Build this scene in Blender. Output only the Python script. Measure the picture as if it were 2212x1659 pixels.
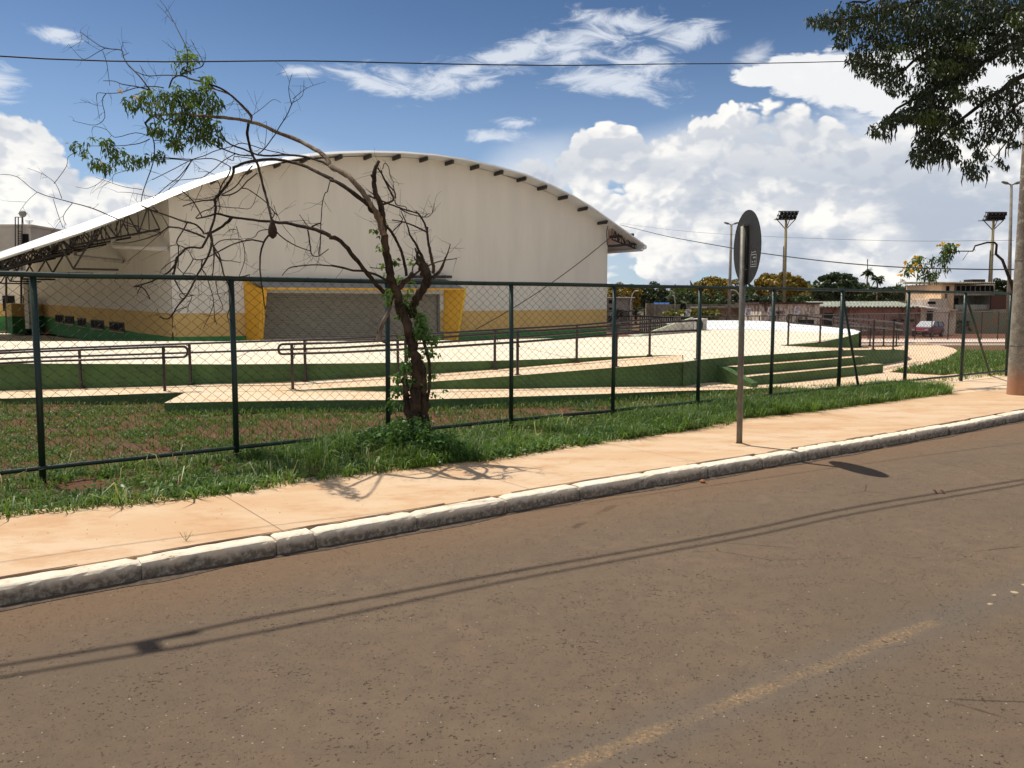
import bpy, bmesh, math, random
import numpy as np
from mathutils import Vector, Matrix
random.seed(7); rng = np.random.default_rng(7)
R = math.radians
for o in list(bpy.data.objects): bpy.data.objects.remove(o)
scene = bpy.context.scene; C = scene.collection

# ---------------------------------------------------------------- camera, sun, sky
F = 1789.; CX = 1106.; CY = 829.5; H = 2.1
PT = math.atan((829.5-660)/F); cp, sp = math.cos(PT), math.sin(PT)
cam_d = bpy.data.cameras.new('camera'); cam = bpy.data.objects.new('camera', cam_d); C.objects.link(cam)
cam.location = (0, 0, H); cam.rotation_euler = (R(90)-PT, 0, 0)
cam_d.sensor_width = 36; cam_d.lens = 36*F/2212; cam_d.clip_start = .05; cam_d.clip_end = 6000
scene.camera = cam
scene.render.engine = 'CYCLES'
scene.view_settings.view_transform = 'Standard'; scene.view_settings.look = 'None'
scene.cycles.use_denoising = True; scene.cycles.use_adaptive_sampling = True; scene.cycles.adaptive_threshold = .02
scene.cycles.max_bounces = 5; scene.cycles.diffuse_bounces = 3; scene.cycles.glossy_bounces = 2; scene.cycles.transmission_bounces = 3
scene.cycles.caustics_reflective = False; scene.cycles.caustics_refractive = False; scene.cycles.sample_clamp_indirect = 4
scene.view_settings.exposure = 0.0; scene.view_settings.gamma = 1
SUN = Vector((-.3703, .3057, .8772)).normalized()
sun_d = bpy.data.lights.new('sun', 'SUN'); sun_d.energy = 4.6; sun_d.angle = R(.53); sun_d.color = (1, .925, .80)
sun = bpy.data.objects.new('sun', sun_d); C.objects.link(sun)
sun.rotation_euler = SUN.to_track_quat('Z', 'Y').to_euler(); sun.location = (0, 0, 40)

class NT:
    """tiny helper for building node trees"""
    def __init__(s, nt): s.nt = nt
    def n(s, t, **k):
        nd = s.nt.nodes.new(t)
        for a, b in k.items(): setattr(nd, a, b)
        return nd
    def put(s, sock, v):
        if hasattr(v, 'is_linked') or isinstance(v, bpy.types.NodeSocket): s.nt.links.new(v, sock)
        elif v is not None: sock.default_value = v
    def m(s, op, a, b=None, c=None, clamp=False):
        nd = s.n('ShaderNodeMath', operation=op, use_clamp=clamp)
        s.put(nd.inputs[0], a)
        if b is not None: s.put(nd.inputs[1], b)
        if c is not None: s.put(nd.inputs[2], c)
        return nd.outputs[0]
    def mix(s, f, a, b, mode='MIX'):
        nd = s.n('ShaderNodeMix', data_type='RGBA', blend_type=mode)
        s.put(nd.inputs[0], f); s.put(nd.inputs[6], a); s.put(nd.inputs[7], b)
        return nd.outputs[2]
    def ss(s, v, a, b, lo=0., hi=1.):
        nd = s.n('ShaderNodeMapRange', interpolation_type='SMOOTHSTEP')
        s.put(nd.inputs[0], v); s.put(nd.inputs[1], a); s.put(nd.inputs[2], b); s.put(nd.inputs[3], lo); s.put(nd.inputs[4], hi)
        return nd.outputs[0]
    def noise(s, vec, scale, detail=4, rough=.55, dist=0.):
        nd = s.n('ShaderNodeTexNoise'); s.put(nd.inputs['Vector'], vec)
        nd.inputs['Scale'].default_value = scale; nd.inputs['Detail'].default_value = detail
        nd.inputs['Roughness'].default_value = rough; nd.inputs['Distortion'].default_value = dist
        return nd.outputs[0]
    def vor(s, vec, scale, feature='F1', out='Distance'):
        nd = s.n('ShaderNodeTexVoronoi', feature=feature); s.put(nd.inputs['Vector'], vec)
        nd.inputs['Scale'].default_value = scale
        return nd.outputs[out]
    def map(s, vec, sc=(1, 1, 1), loc=(0, 0, 0), rot=(0, 0, 0)):
        nd = s.n('ShaderNodeMapping'); s.put(nd.inputs[0], vec)
        nd.inputs[1].default_value = loc; nd.inputs[2].default_value = rot; nd.inputs[3].default_value = sc
        return nd.outputs[0]

world = bpy.data.worlds.new('World'); scene.world = world; world.use_nodes = True
world.cycles.sampling_method = 'MANUAL'; world.cycles.sample_map_resolution = 512
def build_sky():
    nt = world.node_tree; nt.nodes.clear(); k = NT(nt)
    out = k.n('ShaderNodeOutputWorld'); bg = k.n('ShaderNodeBackground')
    bg.inputs[1].default_value = .1
    sky = k.n('ShaderNodeTexSky', sky_type='NISHITA'); sky.sun_disc = False
    sky.sun_elevation = math.asin(SUN.z); sky.sun_rotation = math.atan2(SUN.x, SUN.y)
    sky.altitude = 1000; sky.air_density = 1.0; sky.dust_density = .35; sky.ozone_density = 2.2
    tc = k.n('ShaderNodeTexCoord').outputs['Generated']
    sep = k.n('ShaderNodeSeparateXYZ'); k.put(sep.inputs[0], tc)
    az = k.m('ARCTAN2', sep.outputs[0], sep.outputs[1]); el = k.m('ARCSINE', sep.outputs[2])
    cmb = k.n('ShaderNodeCombineXYZ'); k.put(cmb.inputs[0], az); k.put(cmb.inputs[1], el); P = cmb.outputs[0]
    def n01(v, a=.3, b=.7): return k.ss(v, a, b)
    # cumulus relief: billowing noise, sampled twice so the sunward side is lit
    def puff(off):
        w = k.n('ShaderNodeTexNoise'); k.put(w.inputs['Vector'], k.map(P, (1, 1.25, 1), (off[0], off[1], 0))); w.inputs['Scale'].default_value = 9; w.inputs['Detail'].default_value = 5
        wv = k.n('ShaderNodeVectorMath', operation='MULTIPLY_ADD'); k.put(wv.inputs[0], w.outputs['Color']); wv.inputs[1].default_value = (.075, .075, 0); k.put(wv.inputs[2], k.map(P, (1, 1.25, 1), (off[0], off[1], 0)))
        v = None
        for sc, am in ((17, .42), (39, .26), (90, .14)):
            vo = k.n('ShaderNodeTexVoronoi', feature='F1'); k.put(vo.inputs['Vector'], wv.outputs[0]); vo.inputs['Scale'].default_value = sc
            t = k.m('MULTIPLY', k.m('SUBTRACT', 1., vo.outputs['Distance']), am); v = t if v is None else k.m('ADD', v, t)
        return k.m('MULTIPLY_ADD', w.outputs[0], .5, k.m('SUBTRACT', v, .32))
    nA = puff((3.1, .7)); nB = puff((3.1-.010, .7+.016))
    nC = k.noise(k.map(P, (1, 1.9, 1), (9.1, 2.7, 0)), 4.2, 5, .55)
    # wispy noise, drawn out sideways
    nW = k.noise(k.map(P, (1, 2.9, 1), (.3, 1.7, 0), (0, 0, .2)), 17., 9, .68, .9)
    def blob(x, y, rx, ry, rot=0.):
        # centre and radii given in photo units, turned into azimuth / elevation
        xx = (x-CX)/F; yy = -(y-CY)/F
        d = Vector((xx, cp+yy*sp, -sp+yy*cp)).normalized()
        a, e = math.atan2(d.x, d.y), math.asin(d.z)
        nd = k.n('ShaderNodeMapping', vector_type='TEXTURE'); k.put(nd.inputs[0], P)
        nd.inputs[1].default_value = (a, e, 0); nd.inputs[2].default_value = (0, 0, R(rot))
        nd.inputs[3].default_value = (rx/F, ry/F, 1)
        ln = k.n('ShaderNodeVectorMath', operation='LENGTH'); k.put(ln.inputs[0], nd.outputs[0])
        return k.m('SUBTRACT', 1., ln.outputs['Value'])
    def layer(bl, nz, amp, lo, hi, floor=-.9):
        m = None
        for b in bl:
            v = blob(*b); m = v if m is None else k.m('MAXIMUM', m, v)
        m = k.m('MAXIMUM', m, floor)
        v = k.m('MULTIPLY_ADD', k.m('SUBTRACT', nz, .5), amp, m)
        return k.ss(v, lo, hi)
    wisp = layer([(800,178,95,20,-14), (862,168,60,22,-10), (930,182,120,26,6), (1010,150,110,20,16), (1100,118,150,30,12), (1250,92,170,34,12), (1330,50,110,22,-8),
                  (1330,180,130,28,-8), (1240,120,90,20,10), (1400,130,70,30,0), (1495,75,60,26,0), (1040,180,46,12,10), (655,153,40,12,0), (1105,265,48,12,0), (1075,296,60,16,0),
                  (125,76,36,16,0), (0,180,40,30,0)], nW, 3.6, -.25, 1.0)
    wisp = k.m('MULTIPLY', wisp, .88)
    veil = layer([(1150,385,190,90,18), (1500,330,420,70,2), (1900,340,400,100,0), (560,420,260,120,0)], nC, .9, -.1, .8)
    veil = k.m('MULTIPLY', veil, .8)
    cum = layer([(1330,305,60,38,0), (1450,345,330,80,4), (1900,360,420,110,0), (1850,520,620,210,0), (1400,480,230,120,0), (2300,430,400,280,0), (1560,640,330,50,0), (1640,400,420,150,0),
                 (48,345,84,104,0), (-80,340,110,130,0), (200,480,300,120,0), (-200,480,300,140,0), (500,560,300,120,0)], nA, 1.35, -.12, .0)
    nE = k.m('MULTIPLY_ADD', nW, .5, k.m('MULTIPLY', nA, .5))
    anvil = layer([(1650,165,75,26,-3), (1740,162,120,46,-8), (1840,178,140,62,-14), (1960,200,180,84,-16), (2150,180,260,130,0)], nE, 1.5, -.02, .16)
    curl = k.m('MULTIPLY', layer([(1625,125,42,22,20), (1905,275,80,26,-12), (1850,250,60,16,-20)], nW, 2.4, -.3, 1.2), .75)
    low = k.ss(el, .0, .10, 1., 0.)                     # far cloud deck over the horizon all round
    deck = k.m('MULTIPLY', k.ss(nC, .36, .6), low)
    relief = k.ss(k.m('SUBTRACT', nA, nB), -.11, .07)
    nG = k.noise(k.map(P, (1, 2.2, 1), (5.3, 4.4, 0)), 6.0, 5, .55)
    grey = k.m('MULTIPLY', k.ss(nG, .42, .60), k.ss(el, .08, .27, 1., .1))
    bright = k.mix(relief, (7.1, 7.35, 7.8, 1), (10.2, 10.0, 9.6, 1))
    cumcol = k.mix(grey, bright, (4.9, 5.5, 6.5, 1))
    tint = k.mix(k.ss(el, .08, .42), (.80, .88, .97, 1), (.47, .56, .66, 1)); tint = k.mix(k.ss(az, -.6, .1, .35, 0.), tint, (.84, .94, 1.02, 1))
    col = k.mix(1., sky.outputs[0], tint, 'MULTIPLY')
    hz = k.ss(el, 0., .33, .5, 0.)
    col = k.mix(hz, col, (4.5, 5.9, 7.9, 1))
    side_ = k.m('MULTIPLY', k.ss(k.m('ABSOLUTE', az), .95, 1.4), k.ss(nC, .40, .58)); col = k.mix(side_, col, (6.4, 6.3, 6.1, 1))   # pale cloud added outside the view to whiten the fill light
    col = k.mix(deck, col, (6.0, 6.7, 7.7, 1))
    col = k.mix(veil, col, (7.4, 7.9, 8.6, 1))
    col = k.mix(cum, col, cumcol)
    col = k.mix(curl, col, (8.0, 8.3, 8.8, 1))
    col = k.mix(anvil, col, k.mix(k.ss(nB, .3, .7), (8.9, 9.0, 9.2, 1), (9.9, 9.8, 9.6, 1)))
    col = k.mix(wisp, col, (7.6, 8.1, 8.9, 1))
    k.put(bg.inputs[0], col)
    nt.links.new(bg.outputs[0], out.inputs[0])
build_sky()

# ---------------------------------------------------------------- measuring the photograph: picture point -> point in the world
def ray(px, py):
    x = (px-CX)/F; y = -(py-CY)/F
    return (x, cp+y*sp, -sp+y*cp)
def Z(px, py, z):
    d = ray(px, py); t = (z-H)/d[2]; return Vector((d[0]*t, d[1]*t, z))
def Yd(px, py, Y):
    d = ray(px, py); t = Y/d[1]; return Vector((d[0]*t, Y, H+d[2]*t))
def terr(Y):
    if Y < 24: return .12
    if Y < 60: return .12-(Y-24)*.02
    if Y < 100: return -.6-(Y-60)*.0125
    return -1.1
def G(px, py, dz=0.):
    z = .12
    for _ in range(30): z = terr(Z(px, py, z+dz).y)
    return Z(px, py, z+dz)

# ---------------------------------------------------------------- mesh + object helpers
class MB:
    def __init__(s): s.v = []; s.f = []; s.mi = []
    def add(s, vs, fs, mi=0):
        b = len(s.v); s.v += [tuple(v) for v in vs]; s.f += [tuple(b+i for i in f) for f in fs]; s.mi += [mi]*len(fs); return s
    def box(s, c, size, rz=0., mi=0, tilt=None):
        x, y, z = [v/2 for v in size]
        vs = [Vector((a*x, b*y, d*z)) for a in (-1, 1) for b in (-1, 1) for d in (-1, 1)]
        m = Matrix.Rotation(rz, 3, 'Z')
        if tilt is not None: m = m @ tilt
        vs = [m @ v + Vector(c) for v in vs]
        return s.add(vs, [(0,1,3,2), (4,6,7,5), (0,4,5,1), (2,3,7,6), (0,2,6,4), (1,5,7,3)], mi)
    def tube(s, pts, rad, n=6, mi=0, cap=True):
        pts = [Vector(p) for p in pts]; N = len(pts)
        if not isinstance(rad, (list, tuple)): rad = [rad]*N
        t0 = (pts[1]-pts[0]).normalized(); up = Vector((0, 0, 1)) if abs(t0.z) < .9 else Vector((1, 0, 0))
        a = t0.cross(up).normalized(); b0 = len(s.v)
        for i, p in enumerate(pts):
            t = (pts[min(i+1, N-1)]-pts[max(i-1, 0)])
            t = t.normalized() if t.length > 1e-9 else t0
            a = (a-t*a.dot(t))
            a = a.normalized() if a.length > 1e-6 else t.orthogonal().normalized()
            b = t.cross(a)
            for j in range(n):
                th = 2*math.pi*j/n
                s.v.append(tuple(p+(a*math.cos(th)+b*math.sin(th))*rad[i]))
        for i in range(N-1):
            for j in range(n):
                s.f.append((b0+i*n+j, b0+i*n+(j+1) % n, b0+(i+1)*n+(j+1) % n, b0+(i+1)*n+j)); s.mi.append(mi)
        if cap:
            s.f.append(tuple(b0+j for j in range(n))[::-1]); s.mi.append(mi)
            s.f.append(tuple(b0+(N-1)*n+j for j in range(n))); s.mi.append(mi)
        return s
    def slab(s, top, depth, mi_top=0, mi_side=0):
        """polygon with its own height at each corner, walls going down"""
        n = len(top); b = len(s.v)
        s.v += [tuple(p) for p in top]+[(p[0], p[1], p[2]-depth) for p in top]
        s.f.append(tuple(range(b, b+n))); s.mi.append(mi_top)
        for i in range(n):
            j = (i+1) % n; s.f.append((b+i, b+n+i, b+n+j, b+j)); s.mi.append(mi_side)
        return s
    def lathe(s, prof, c, n=16, mi=0):
        b = len(s.v)
        for r, z in prof:
            for j in range(n):
                th = 2*math.pi*j/n; s.v.append((c[0]+r*math.cos(th), c[1]+r*math.sin(th), c[2]+z))
        for i in range(len(prof)-1):
            for j in range(n):
                s.f.append((b+i*n+j, b+i*n+(j+1) % n, b+(i+1)*n+(j+1) % n, b+(i+1)*n+j)); s.mi.append(mi)
        return s
def obj(name, mb, mats, parent=None, smooth=False, loc=None):
    me = bpy.data.meshes.new(name)
    off = Vector((0, 0, 0))
    q = parent
    while q is not None: off += q.location; q = q.parent
    if loc is not None: off = Vector(loc)
    me.from_pydata([(v[0]-off.x, v[1]-off.y, v[2]-off.z) for v in mb.v], [], mb.f)
    if not isinstance(mats, (list, tuple)): mats = [mats]
    for m in mats: me.materials.append(m)
    if len(mats) > 1: me.polygons.foreach_set('material_index', mb.mi)
    if smooth: me.polygons.foreach_set('use_smooth', [True]*len(me.polygons))
    me.update()
    o = bpy.data.objects.new(name, me); C.objects.link(o)
    if parent is not None: o.parent = parent
    elif loc is not None: o.location = off
    return o
def npobj(name, V, Fq, mats, parent=None, mi=None, smooth=False):
    """big meshes from arrays (quads)"""
    off = np.array(parent.location if parent is not None else (0, 0, 0))
    me = bpy.data.meshes.new(name); nv, nf = len(V), len(Fq); k = Fq.shape[1]
    me.vertices.add(nv); me.vertices.foreach_set('co', (V-off).astype(np.float32).ravel())
    me.loops.add(nf*k); me.loops.foreach_set('vertex_index', Fq.astype(np.int32).ravel())
    me.polygons.add(nf); me.polygons.foreach_set('loop_start', np.arange(0, nf*k, k, dtype=np.int32))
    me.polygons.foreach_set('loop_total', np.full(nf, k, dtype=np.int32))
    if not isinstance(mats, (list, tuple)): mats = [mats]
    for m in mats: me.materials.append(m)
    if mi is not None: me.polygons.foreach_set('material_index', mi.astype(np.int32))
    if smooth: me.polygons.foreach_set('use_smooth', np.ones(nf, dtype=bool))
    me.update(calc_edges=True); me.validate()
    o = bpy.data.objects.new(name, me); C.objects.link(o)
    if parent is not None: o.parent = parent
    return o
def tag(o, label=None, cat=None, group=None, kind=None):
    if label: o['label'] = label
    if cat: o['category'] = cat
    if group: o['group'] = group
    if kind: o['kind'] = kind
    return o
def empty(name, loc, label, cat, group=None):
    o = bpy.data.objects.new(name, None); C.objects.link(o); o.location = loc; o.empty_display_size = .2
    return tag(o, label, cat, group)
def copy_tree(o, loc, label, parent=None):
    c = o.copy(); C.objects.link(c); c.parent = parent
    if parent is None: c.location = loc; c['label'] = label
    for ch in o.children: copy_tree(ch, None, None, c)
    return c

# ---------------------------------------------------------------- materials
MATS = {}
def mat(name, col, rough=.7, var=.0, vscale=3., col2=None, bump=0., bscale=60., metal=0., spec=.4, streak=None):
    if name in MATS: return MATS[name]
    m = bpy.data.materials.new(name); m.use_nodes = True; k = NT(m.node_tree)
    b = m.node_tree.nodes['Principled BSDF']
    b.inputs['Roughness'].default_value = rough; b.inputs['Metallic'].default_value = metal
    b.inputs['Specular IOR Level'].default_value = spec
    tc = k.n('ShaderNodeTexCoord').outputs['Object']
    c4 = (*col, 1)
    if var or col2:
        v = tc if not streak else k.map(tc, streak)
        n = k.ss(k.noise(v, vscale, 6, .6), .32, .68)
        d = (*col2, 1) if col2 else tuple(x*(1-var) for x in col)+(1,)
        k.put(b.inputs['Base Color'], k.mix(n, c4, d))
    else: b.inputs['Base Color'].default_value = c4
    if bump:
        bp = k.n('ShaderNodeBump'); bp.inputs['Strength'].default_value = min(1, bump); bp.inputs['Distance'].default_value = .01
        k.put(bp.inputs['Height'], k.noise(tc, bscale, 5, .6)); k.put(b.inputs['Normal'], bp.outputs[0])
    MATS[name] = m; return m
def leafmat(name, a, b_, c=None, trans=.3, rough=.5):
    """leaf colours vary from leaf to leaf"""
    m = bpy.data.materials.new(name); m.use_nodes = True; nt = m.node_tree; k = NT(nt)
    b = nt.nodes['Principled BSDF']; b.inputs['Roughness'].default_value = rough; b.inputs['Specular IOR Level'].default_value = .35
    ri = k.n('ShaderNodeNewGeometry').outputs['Random Per Island']
    tc = k.n('ShaderNodeTexCoord').outputs['Object']
    col = k.mix(ri, (*a, 1), (*b_, 1))
    big_ = k.ss(k.noise(tc, 1.4, 4, .6), .36, .64); col = k.mix(1., col, k.mix(big_, (.78, .80, .9, 1), (1.35, 1.2, 1.0, 1)), 'MULTIPLY')
    if c: col = k.mix(k.m('MULTIPLY', k.ss(k.m('FRACT', k.m('MULTIPLY', ri, 17.3)), .8, .86), k.ss(k.noise(tc, .8, 2), .35, .6)), col, (*c, 1))
    k.put(b.inputs['Base Color'], col)
    tr = k.n('ShaderNodeBsdfTranslucent'); k.put(tr.inputs[0], k.mix(.5, col, (.25, .40, .04, 1)))
    mx = k.n('ShaderNodeMixShader'); mx.inputs[0].default_value = trans
    nt.links.new(b.outputs[0], mx.inputs[1]); nt.links.new(tr.outputs[0], mx.inputs[2])
    nt.links.new(mx.outputs[0], nt.nodes['Material Output'].inputs[0])
    return m

def asphalt():
    m = bpy.data.materials.new('asphalt'); m.use_nodes = True; k = NT(m.node_tree); b = m.node_tree.nodes['Principled BSDF']
    tc = k.n('ShaderNodeTexCoord').outputs['Object']
    big = k.noise(tc, .55, 5, .6); mid = k.noise(tc, 6, 5, .6); fine = k.noise(tc, 190, 3, .7)
    col = k.mix(k.ss(big, .35, .65), (.208, .152, .102, 1), (.172, .129, .089, 1))
    red = k.ss(k.noise(k.map(tc, loc=(4, 2, 0)), 1.1, 6, .62), .52, .72)
    col = k.mix(k.m('MULTIPLY', red, .45), col, (.215, .135, .095, 1))
    col = k.mix(k.ss(mid, .35, .7), col, (.165, .120, .086, 1))
    # stone chips and pits of several sizes, in loose drifts
    drift = k.ss(k.noise(k.map(tc, loc=(8, 1, 0)), 2.4, 5, .7), .40, .62, .25, 1.)
    wob = k.n('ShaderNodeTexNoise'); k.put(wob.inputs['Vector'], tc); wob.inputs['Scale'].default_value = 40
    wv = k.n('ShaderNodeVectorMath', operation='MULTIPLY_ADD'); k.put(wv.inputs[0], wob.outputs['Color']); wv.inputs[1].default_value = (.03, .03, 0); k.put(wv.inputs[2], tc); tw = wv.outputs[0]
    def chips(sc, ch, lo, r0, r1, sq=(1, 1, 1)):
        v = k.map(tw, sq); s_ = k.n('ShaderNodeSeparateColor'); k.put(s_.inputs[0], k.vor(v, sc, out='Color')); d = k.vor(v, sc)
        return k.m('MULTIPLY', k.ss(s_.outputs[ch], lo, lo+.02), k.ss(d, r0, r1, 1., 0.))
    grain = k.m('MAXIMUM', chips(85, 0, .90, .15, .4), chips(38, 0, .955, .1, .3))
    hole = k.m('MULTIPLY', k.m('MAXIMUM', chips(70, 1, .86, .15, .5), chips(30, 1, .93, .1, .42, (1, 1.5, 1))), drift)
    pit = k.m('MULTIPLY', chips(15, 2, .93, .05, .28, (1, 1.7, 1)), drift)
    col = k.mix(k.m('MULTIPLY', grain, .4), col, (.36, .29, .225, 1))
    col = k.mix(k.m('MULTIPLY', hole, .5), col, (.05, .034, .024, 1))
    col = k.mix(k.m('MULTIPLY', pit, .6), col, (.055, .038, .028, 1))
    f2 = k.noise(tc, 330, 2, .7)
    col = k.mix(k.m('MULTIPLY', k.ss(fine, .42, .66), .45), col, (.255, .195, .145, 1))
    col = k.mix(k.m('MULTIPLY', k.ss(f2, .5, .66), .5), col, (.07, .050, .036, 1))
    # fine cracks
    cr = k.n('ShaderNodeTexVoronoi', feature='DISTANCE_TO_EDGE'); k.put(cr.inputs['Vector'], k.map(tw, (.5, 1.1, 1), rot=(0, 0, .5))); cr.inputs['Scale'].default_value = .8
    ck = k.m('MULTIPLY', k.ss(cr.outputs['Distance'], .0015, .004, 1., 0.), k.ss(k.noise(k.map(tc, loc=(2, 9, 0)), .8, 4, .6), .54, .60))
    col = k.mix(k.m('MULTIPLY', ck, .6), col, (.04, .028, .02, 1))
    # red dust lying along the kerb
    sx = k.n('ShaderNodeSeparateXYZ'); k.put(sx.inputs[0], tc)
    kd = k.m('SUBTRACT', sx.outputs[1], k.m('MULTIPLY_ADD', sx.outputs[0], .735, 8.25))
    dust = k.m('MULTIPLY', k.ss(k.m('MULTIPLY_ADD', big, 1.2, kd), -.9, .35), .5)
    col = k.mix(dust, col, (.235, .145, .088, 1))
    # worn yellow line, painted along the road: distance from the line in the road's own plane
    a = Z(1215, 1659, 0); c = Z(2040, 1335, 0)
    dirv = (c-a).normalized(); ang = math.atan2(dirv.y, dirv.x)
    mp = k.n('ShaderNodeMapping', vector_type='TEXTURE'); k.put(mp.inputs[0], tc)
    mp.inputs[1].default_value = a; mp.inputs[2].default_value = (0, 0, ang)
    sep = k.n('ShaderNodeSeparateXYZ'); k.put(sep.inputs[0], mp.outputs[0])
    across = k.m('ABSOLUTE', k.m('MULTIPLY_ADD', k.m('SUBTRACT', k.noise(tc, 5, 4), .5), .06, sep.outputs[1]))
    band = k.ss(across, .02, .08, 1., 0.)
    L = (c-a).length
    on = k.m('MULTIPLY', k.ss(sep.outputs[0], -1.5, -1.2), k.ss(sep.outputs[0], L-.25, L-.02, 1., 0.))
    halo = k.m('MULTIPLY', k.ss(across, .04, .30, 1., 0.), .45)
    col = k.mix(halo, col, (.155, .135, .115, 1))
    wear = k.m('MULTIPLY', k.m('MULTIPLY_ADD', k.ss(k.noise(tc, 38, 6, .75), .47, .61), .60, .12), k.ss(k.noise(tc, 1.8, 4), .36, .58, .35, 1.))
    col = k.mix(k.m('MULTIPLY', k.m('MULTIPLY', band, on), wear), col, (.48, .30, .14, 1))
    # last pale flakes of the same line further on
    on2 = k.m('MULTIPLY', k.ss(sep.outputs[0], L-.1, L), k.ss(k.vor(tc, 9), .22, .26, 1., 0.))
    on2 = k.m('MULTIPLY', k.m('MULTIPLY', on2, k.ss(across, .03, .05, 1., 0.)), k.ss(k.noise(tc, 1.7, 2), .36, .42))
    col = k.mix(k.m('MULTIPLY', on2, .8), col, (.62, .47, .28, 1))
    k.put(b.inputs['Base Color'], col); b.inputs['Roughness'].default_value = .95; b.inputs['Specular IOR Level'].default_value = .1
    h = k.m('ADD', k.m('MULTIPLY', fine, .5), k.m('MULTIPLY_ADD', grain, .5, k.m('MULTIPLY', k.m('ADD', pit, hole), -1.)))
    h = k.m('MULTIPLY_ADD', mid, .8, h)
    bp = k.n('ShaderNodeBump'); bp.inputs['Strength'].default_value = 1.; bp.inputs['Distance'].default_value = .014
    k.put(bp.inputs['Height'], h); k.put(b.inputs['Normal'], bp.outputs[0])
    return m
def concrete(name, c1, c2, c3, joint=None, grey=None):
    """pale concrete stained by red dust"""
    m = bpy.data.materials.new(name); m.use_nodes = True; k = NT(m.node_tree); b = m.node_tree.nodes['Principled BSDF']
    tc = k.n('ShaderNodeTexCoord').outputs['Object']
    n1 = k.noise(k.map(tc, (.7, 1.6, 1), rot=(0, 0, -.63)), .8, 7, .62, .3); n2 = k.noise(k.map(tc, (.8, 1.3, 1), rot=(0, 0, -.63)), 1.9, 8, .68)
    col = k.mix(k.ss(n1, .36, .62), (*c1, 1), (*c2, 1))
    col = k.mix(k.m('MULTIPLY', k.ss(n2, .47, .66), .7), col, (*c3, 1))
    n3 = k.noise(tc, 130, 3, .7)
    col = k.mix(k.m('MULTIPLY', k.ss(n3, .4, .75), .14), col, tuple(x*.55 for x in c3)+(1,))
    n4 = k.noise(k.map(tc, loc=(5, 5, 0)), 6, 5, .7)
    col = k.mix(k.m('MULTIPLY', k.ss(n4, .66, .72), .35), col, tuple(x*.6 for x in c3)+(1,))
    k.put(b.inputs['Base Color'], col); b.inputs['Roughness'].default_value = .9; b.inputs['Specular IOR Level'].default_value = .25
    bp = k.n('ShaderNodeBump'); bp.inputs['Strength'].default_value = .35; bp.inputs['Distance'].default_value = .005
    k.put(bp.inputs['Height'], k.m('ADD', n3, k.noise(tc, 14, 4))); k.put(b.inputs['Normal'], bp.outputs[0])
    return m
def kerbmat():
    m = bpy.data.materials.new('kerb_whitewash'); m.use_nodes = True; k = NT(m.node_tree); b = m.node_tree.nodes['Principled BSDF']
    tc = k.n('ShaderNodeTexCoord').outputs['Object']
    sep = k.n('ShaderNodeSeparateXYZ'); k.put(sep.inputs[0], tc)
    n1 = k.noise(tc, 5, 8, .72); n2 = k.noise(tc, 22, 6, .7)
    col = k.mix(k.ss(n1, .35, .7), (.88, .80, .66, 1), (.72, .60, .46, 1))
    # road grime splashed on the lower half, paint worn off in patches
    gr = k.ss(k.m('MULTIPLY_ADD', k.m('SUBTRACT', n1, .5), .16, sep.outputs[2]), -.005+.06, .145, 1., 0.)
    col = k.mix(k.m('MULTIPLY', gr, k.m('MULTIPLY_ADD', k.ss(n2, .3, .6), .35, .52)), col, (.055, .036, .024, 1))
    chip = k.ss(k.m('MULTIPLY_ADD', n2, .4, k.m('MULTIPLY', n1, .6)), .60, .63)
    col = k.mix(k.m('MULTIPLY', chip, .8), col, (.20, .11, .06, 1))
    k.put(b.inputs['Base Color'], col); b.inputs['Roughness'].default_value = .95; b.inputs['Specular IOR Level'].default_value = .2
    bp = k.n('ShaderNodeBump'); bp.inputs['Strength'].default_value = .9; bp.inputs['Distance'].default_value = .012
    k.put(bp.inputs['Height'], k.m('ADD', n1, n2)); k.put(b.inputs['Normal'], bp.outputs[0])
    return m
def soilmat():
    m = bpy.data.materials.new('red_earth'); m.use_nodes = True; k = NT(m.node_tree); b = m.node_tree.nodes['Principled BSDF']
    tc = k.n('ShaderNodeTexCoord').outputs['Object']; sep = k.n('ShaderNodeSeparateXYZ'); k.put(sep.inputs[0], tc)
    n1 = k.noise(tc, 2.5, 6, .65); n2 = k.noise(tc, 45, 5, .7)
    col = k.mix(k.ss(n1, .35, .65), (.20, .062, .030, 1), (.13, .048, .026, 1))
    col = k.mix(k.m('MULTIPLY', k.ss(n2, .45, .7), .6), col, (.23, .085, .040, 1))
    g = k.ss(k.noise(k.map(tc, loc=(3, 3, 0)), 1.3, 7, .7), .44, .58)
    far = k.ss(sep.outputs[1], 22, 30, .35, .8)
    dirt = k.m('MULTIPLY', k.ss(sep.outputs[1], 60, 62), k.ss(sep.outputs[1], 85, 92, 1., .0))
    far = k.m('MULTIPLY', far, k.m('SUBTRACT', 1., k.m('MULTIPLY', dirt, .8)))
    col = k.mix(k.m('MULTIPLY', g, far), col, (.065, .10, .025, 1))
    k.put(b.inputs['Base Color'], col); b.inputs['Roughness'].default_value = .95
    bp = k.n('ShaderNodeBump'); bp.inputs['Strength'].default_value = 1.; bp.inputs['Distance'].default_value = .03
    k.put(bp.inputs['Height'], n2); k.put(b.inputs['Normal'], bp.outputs[0])
    return m
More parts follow.
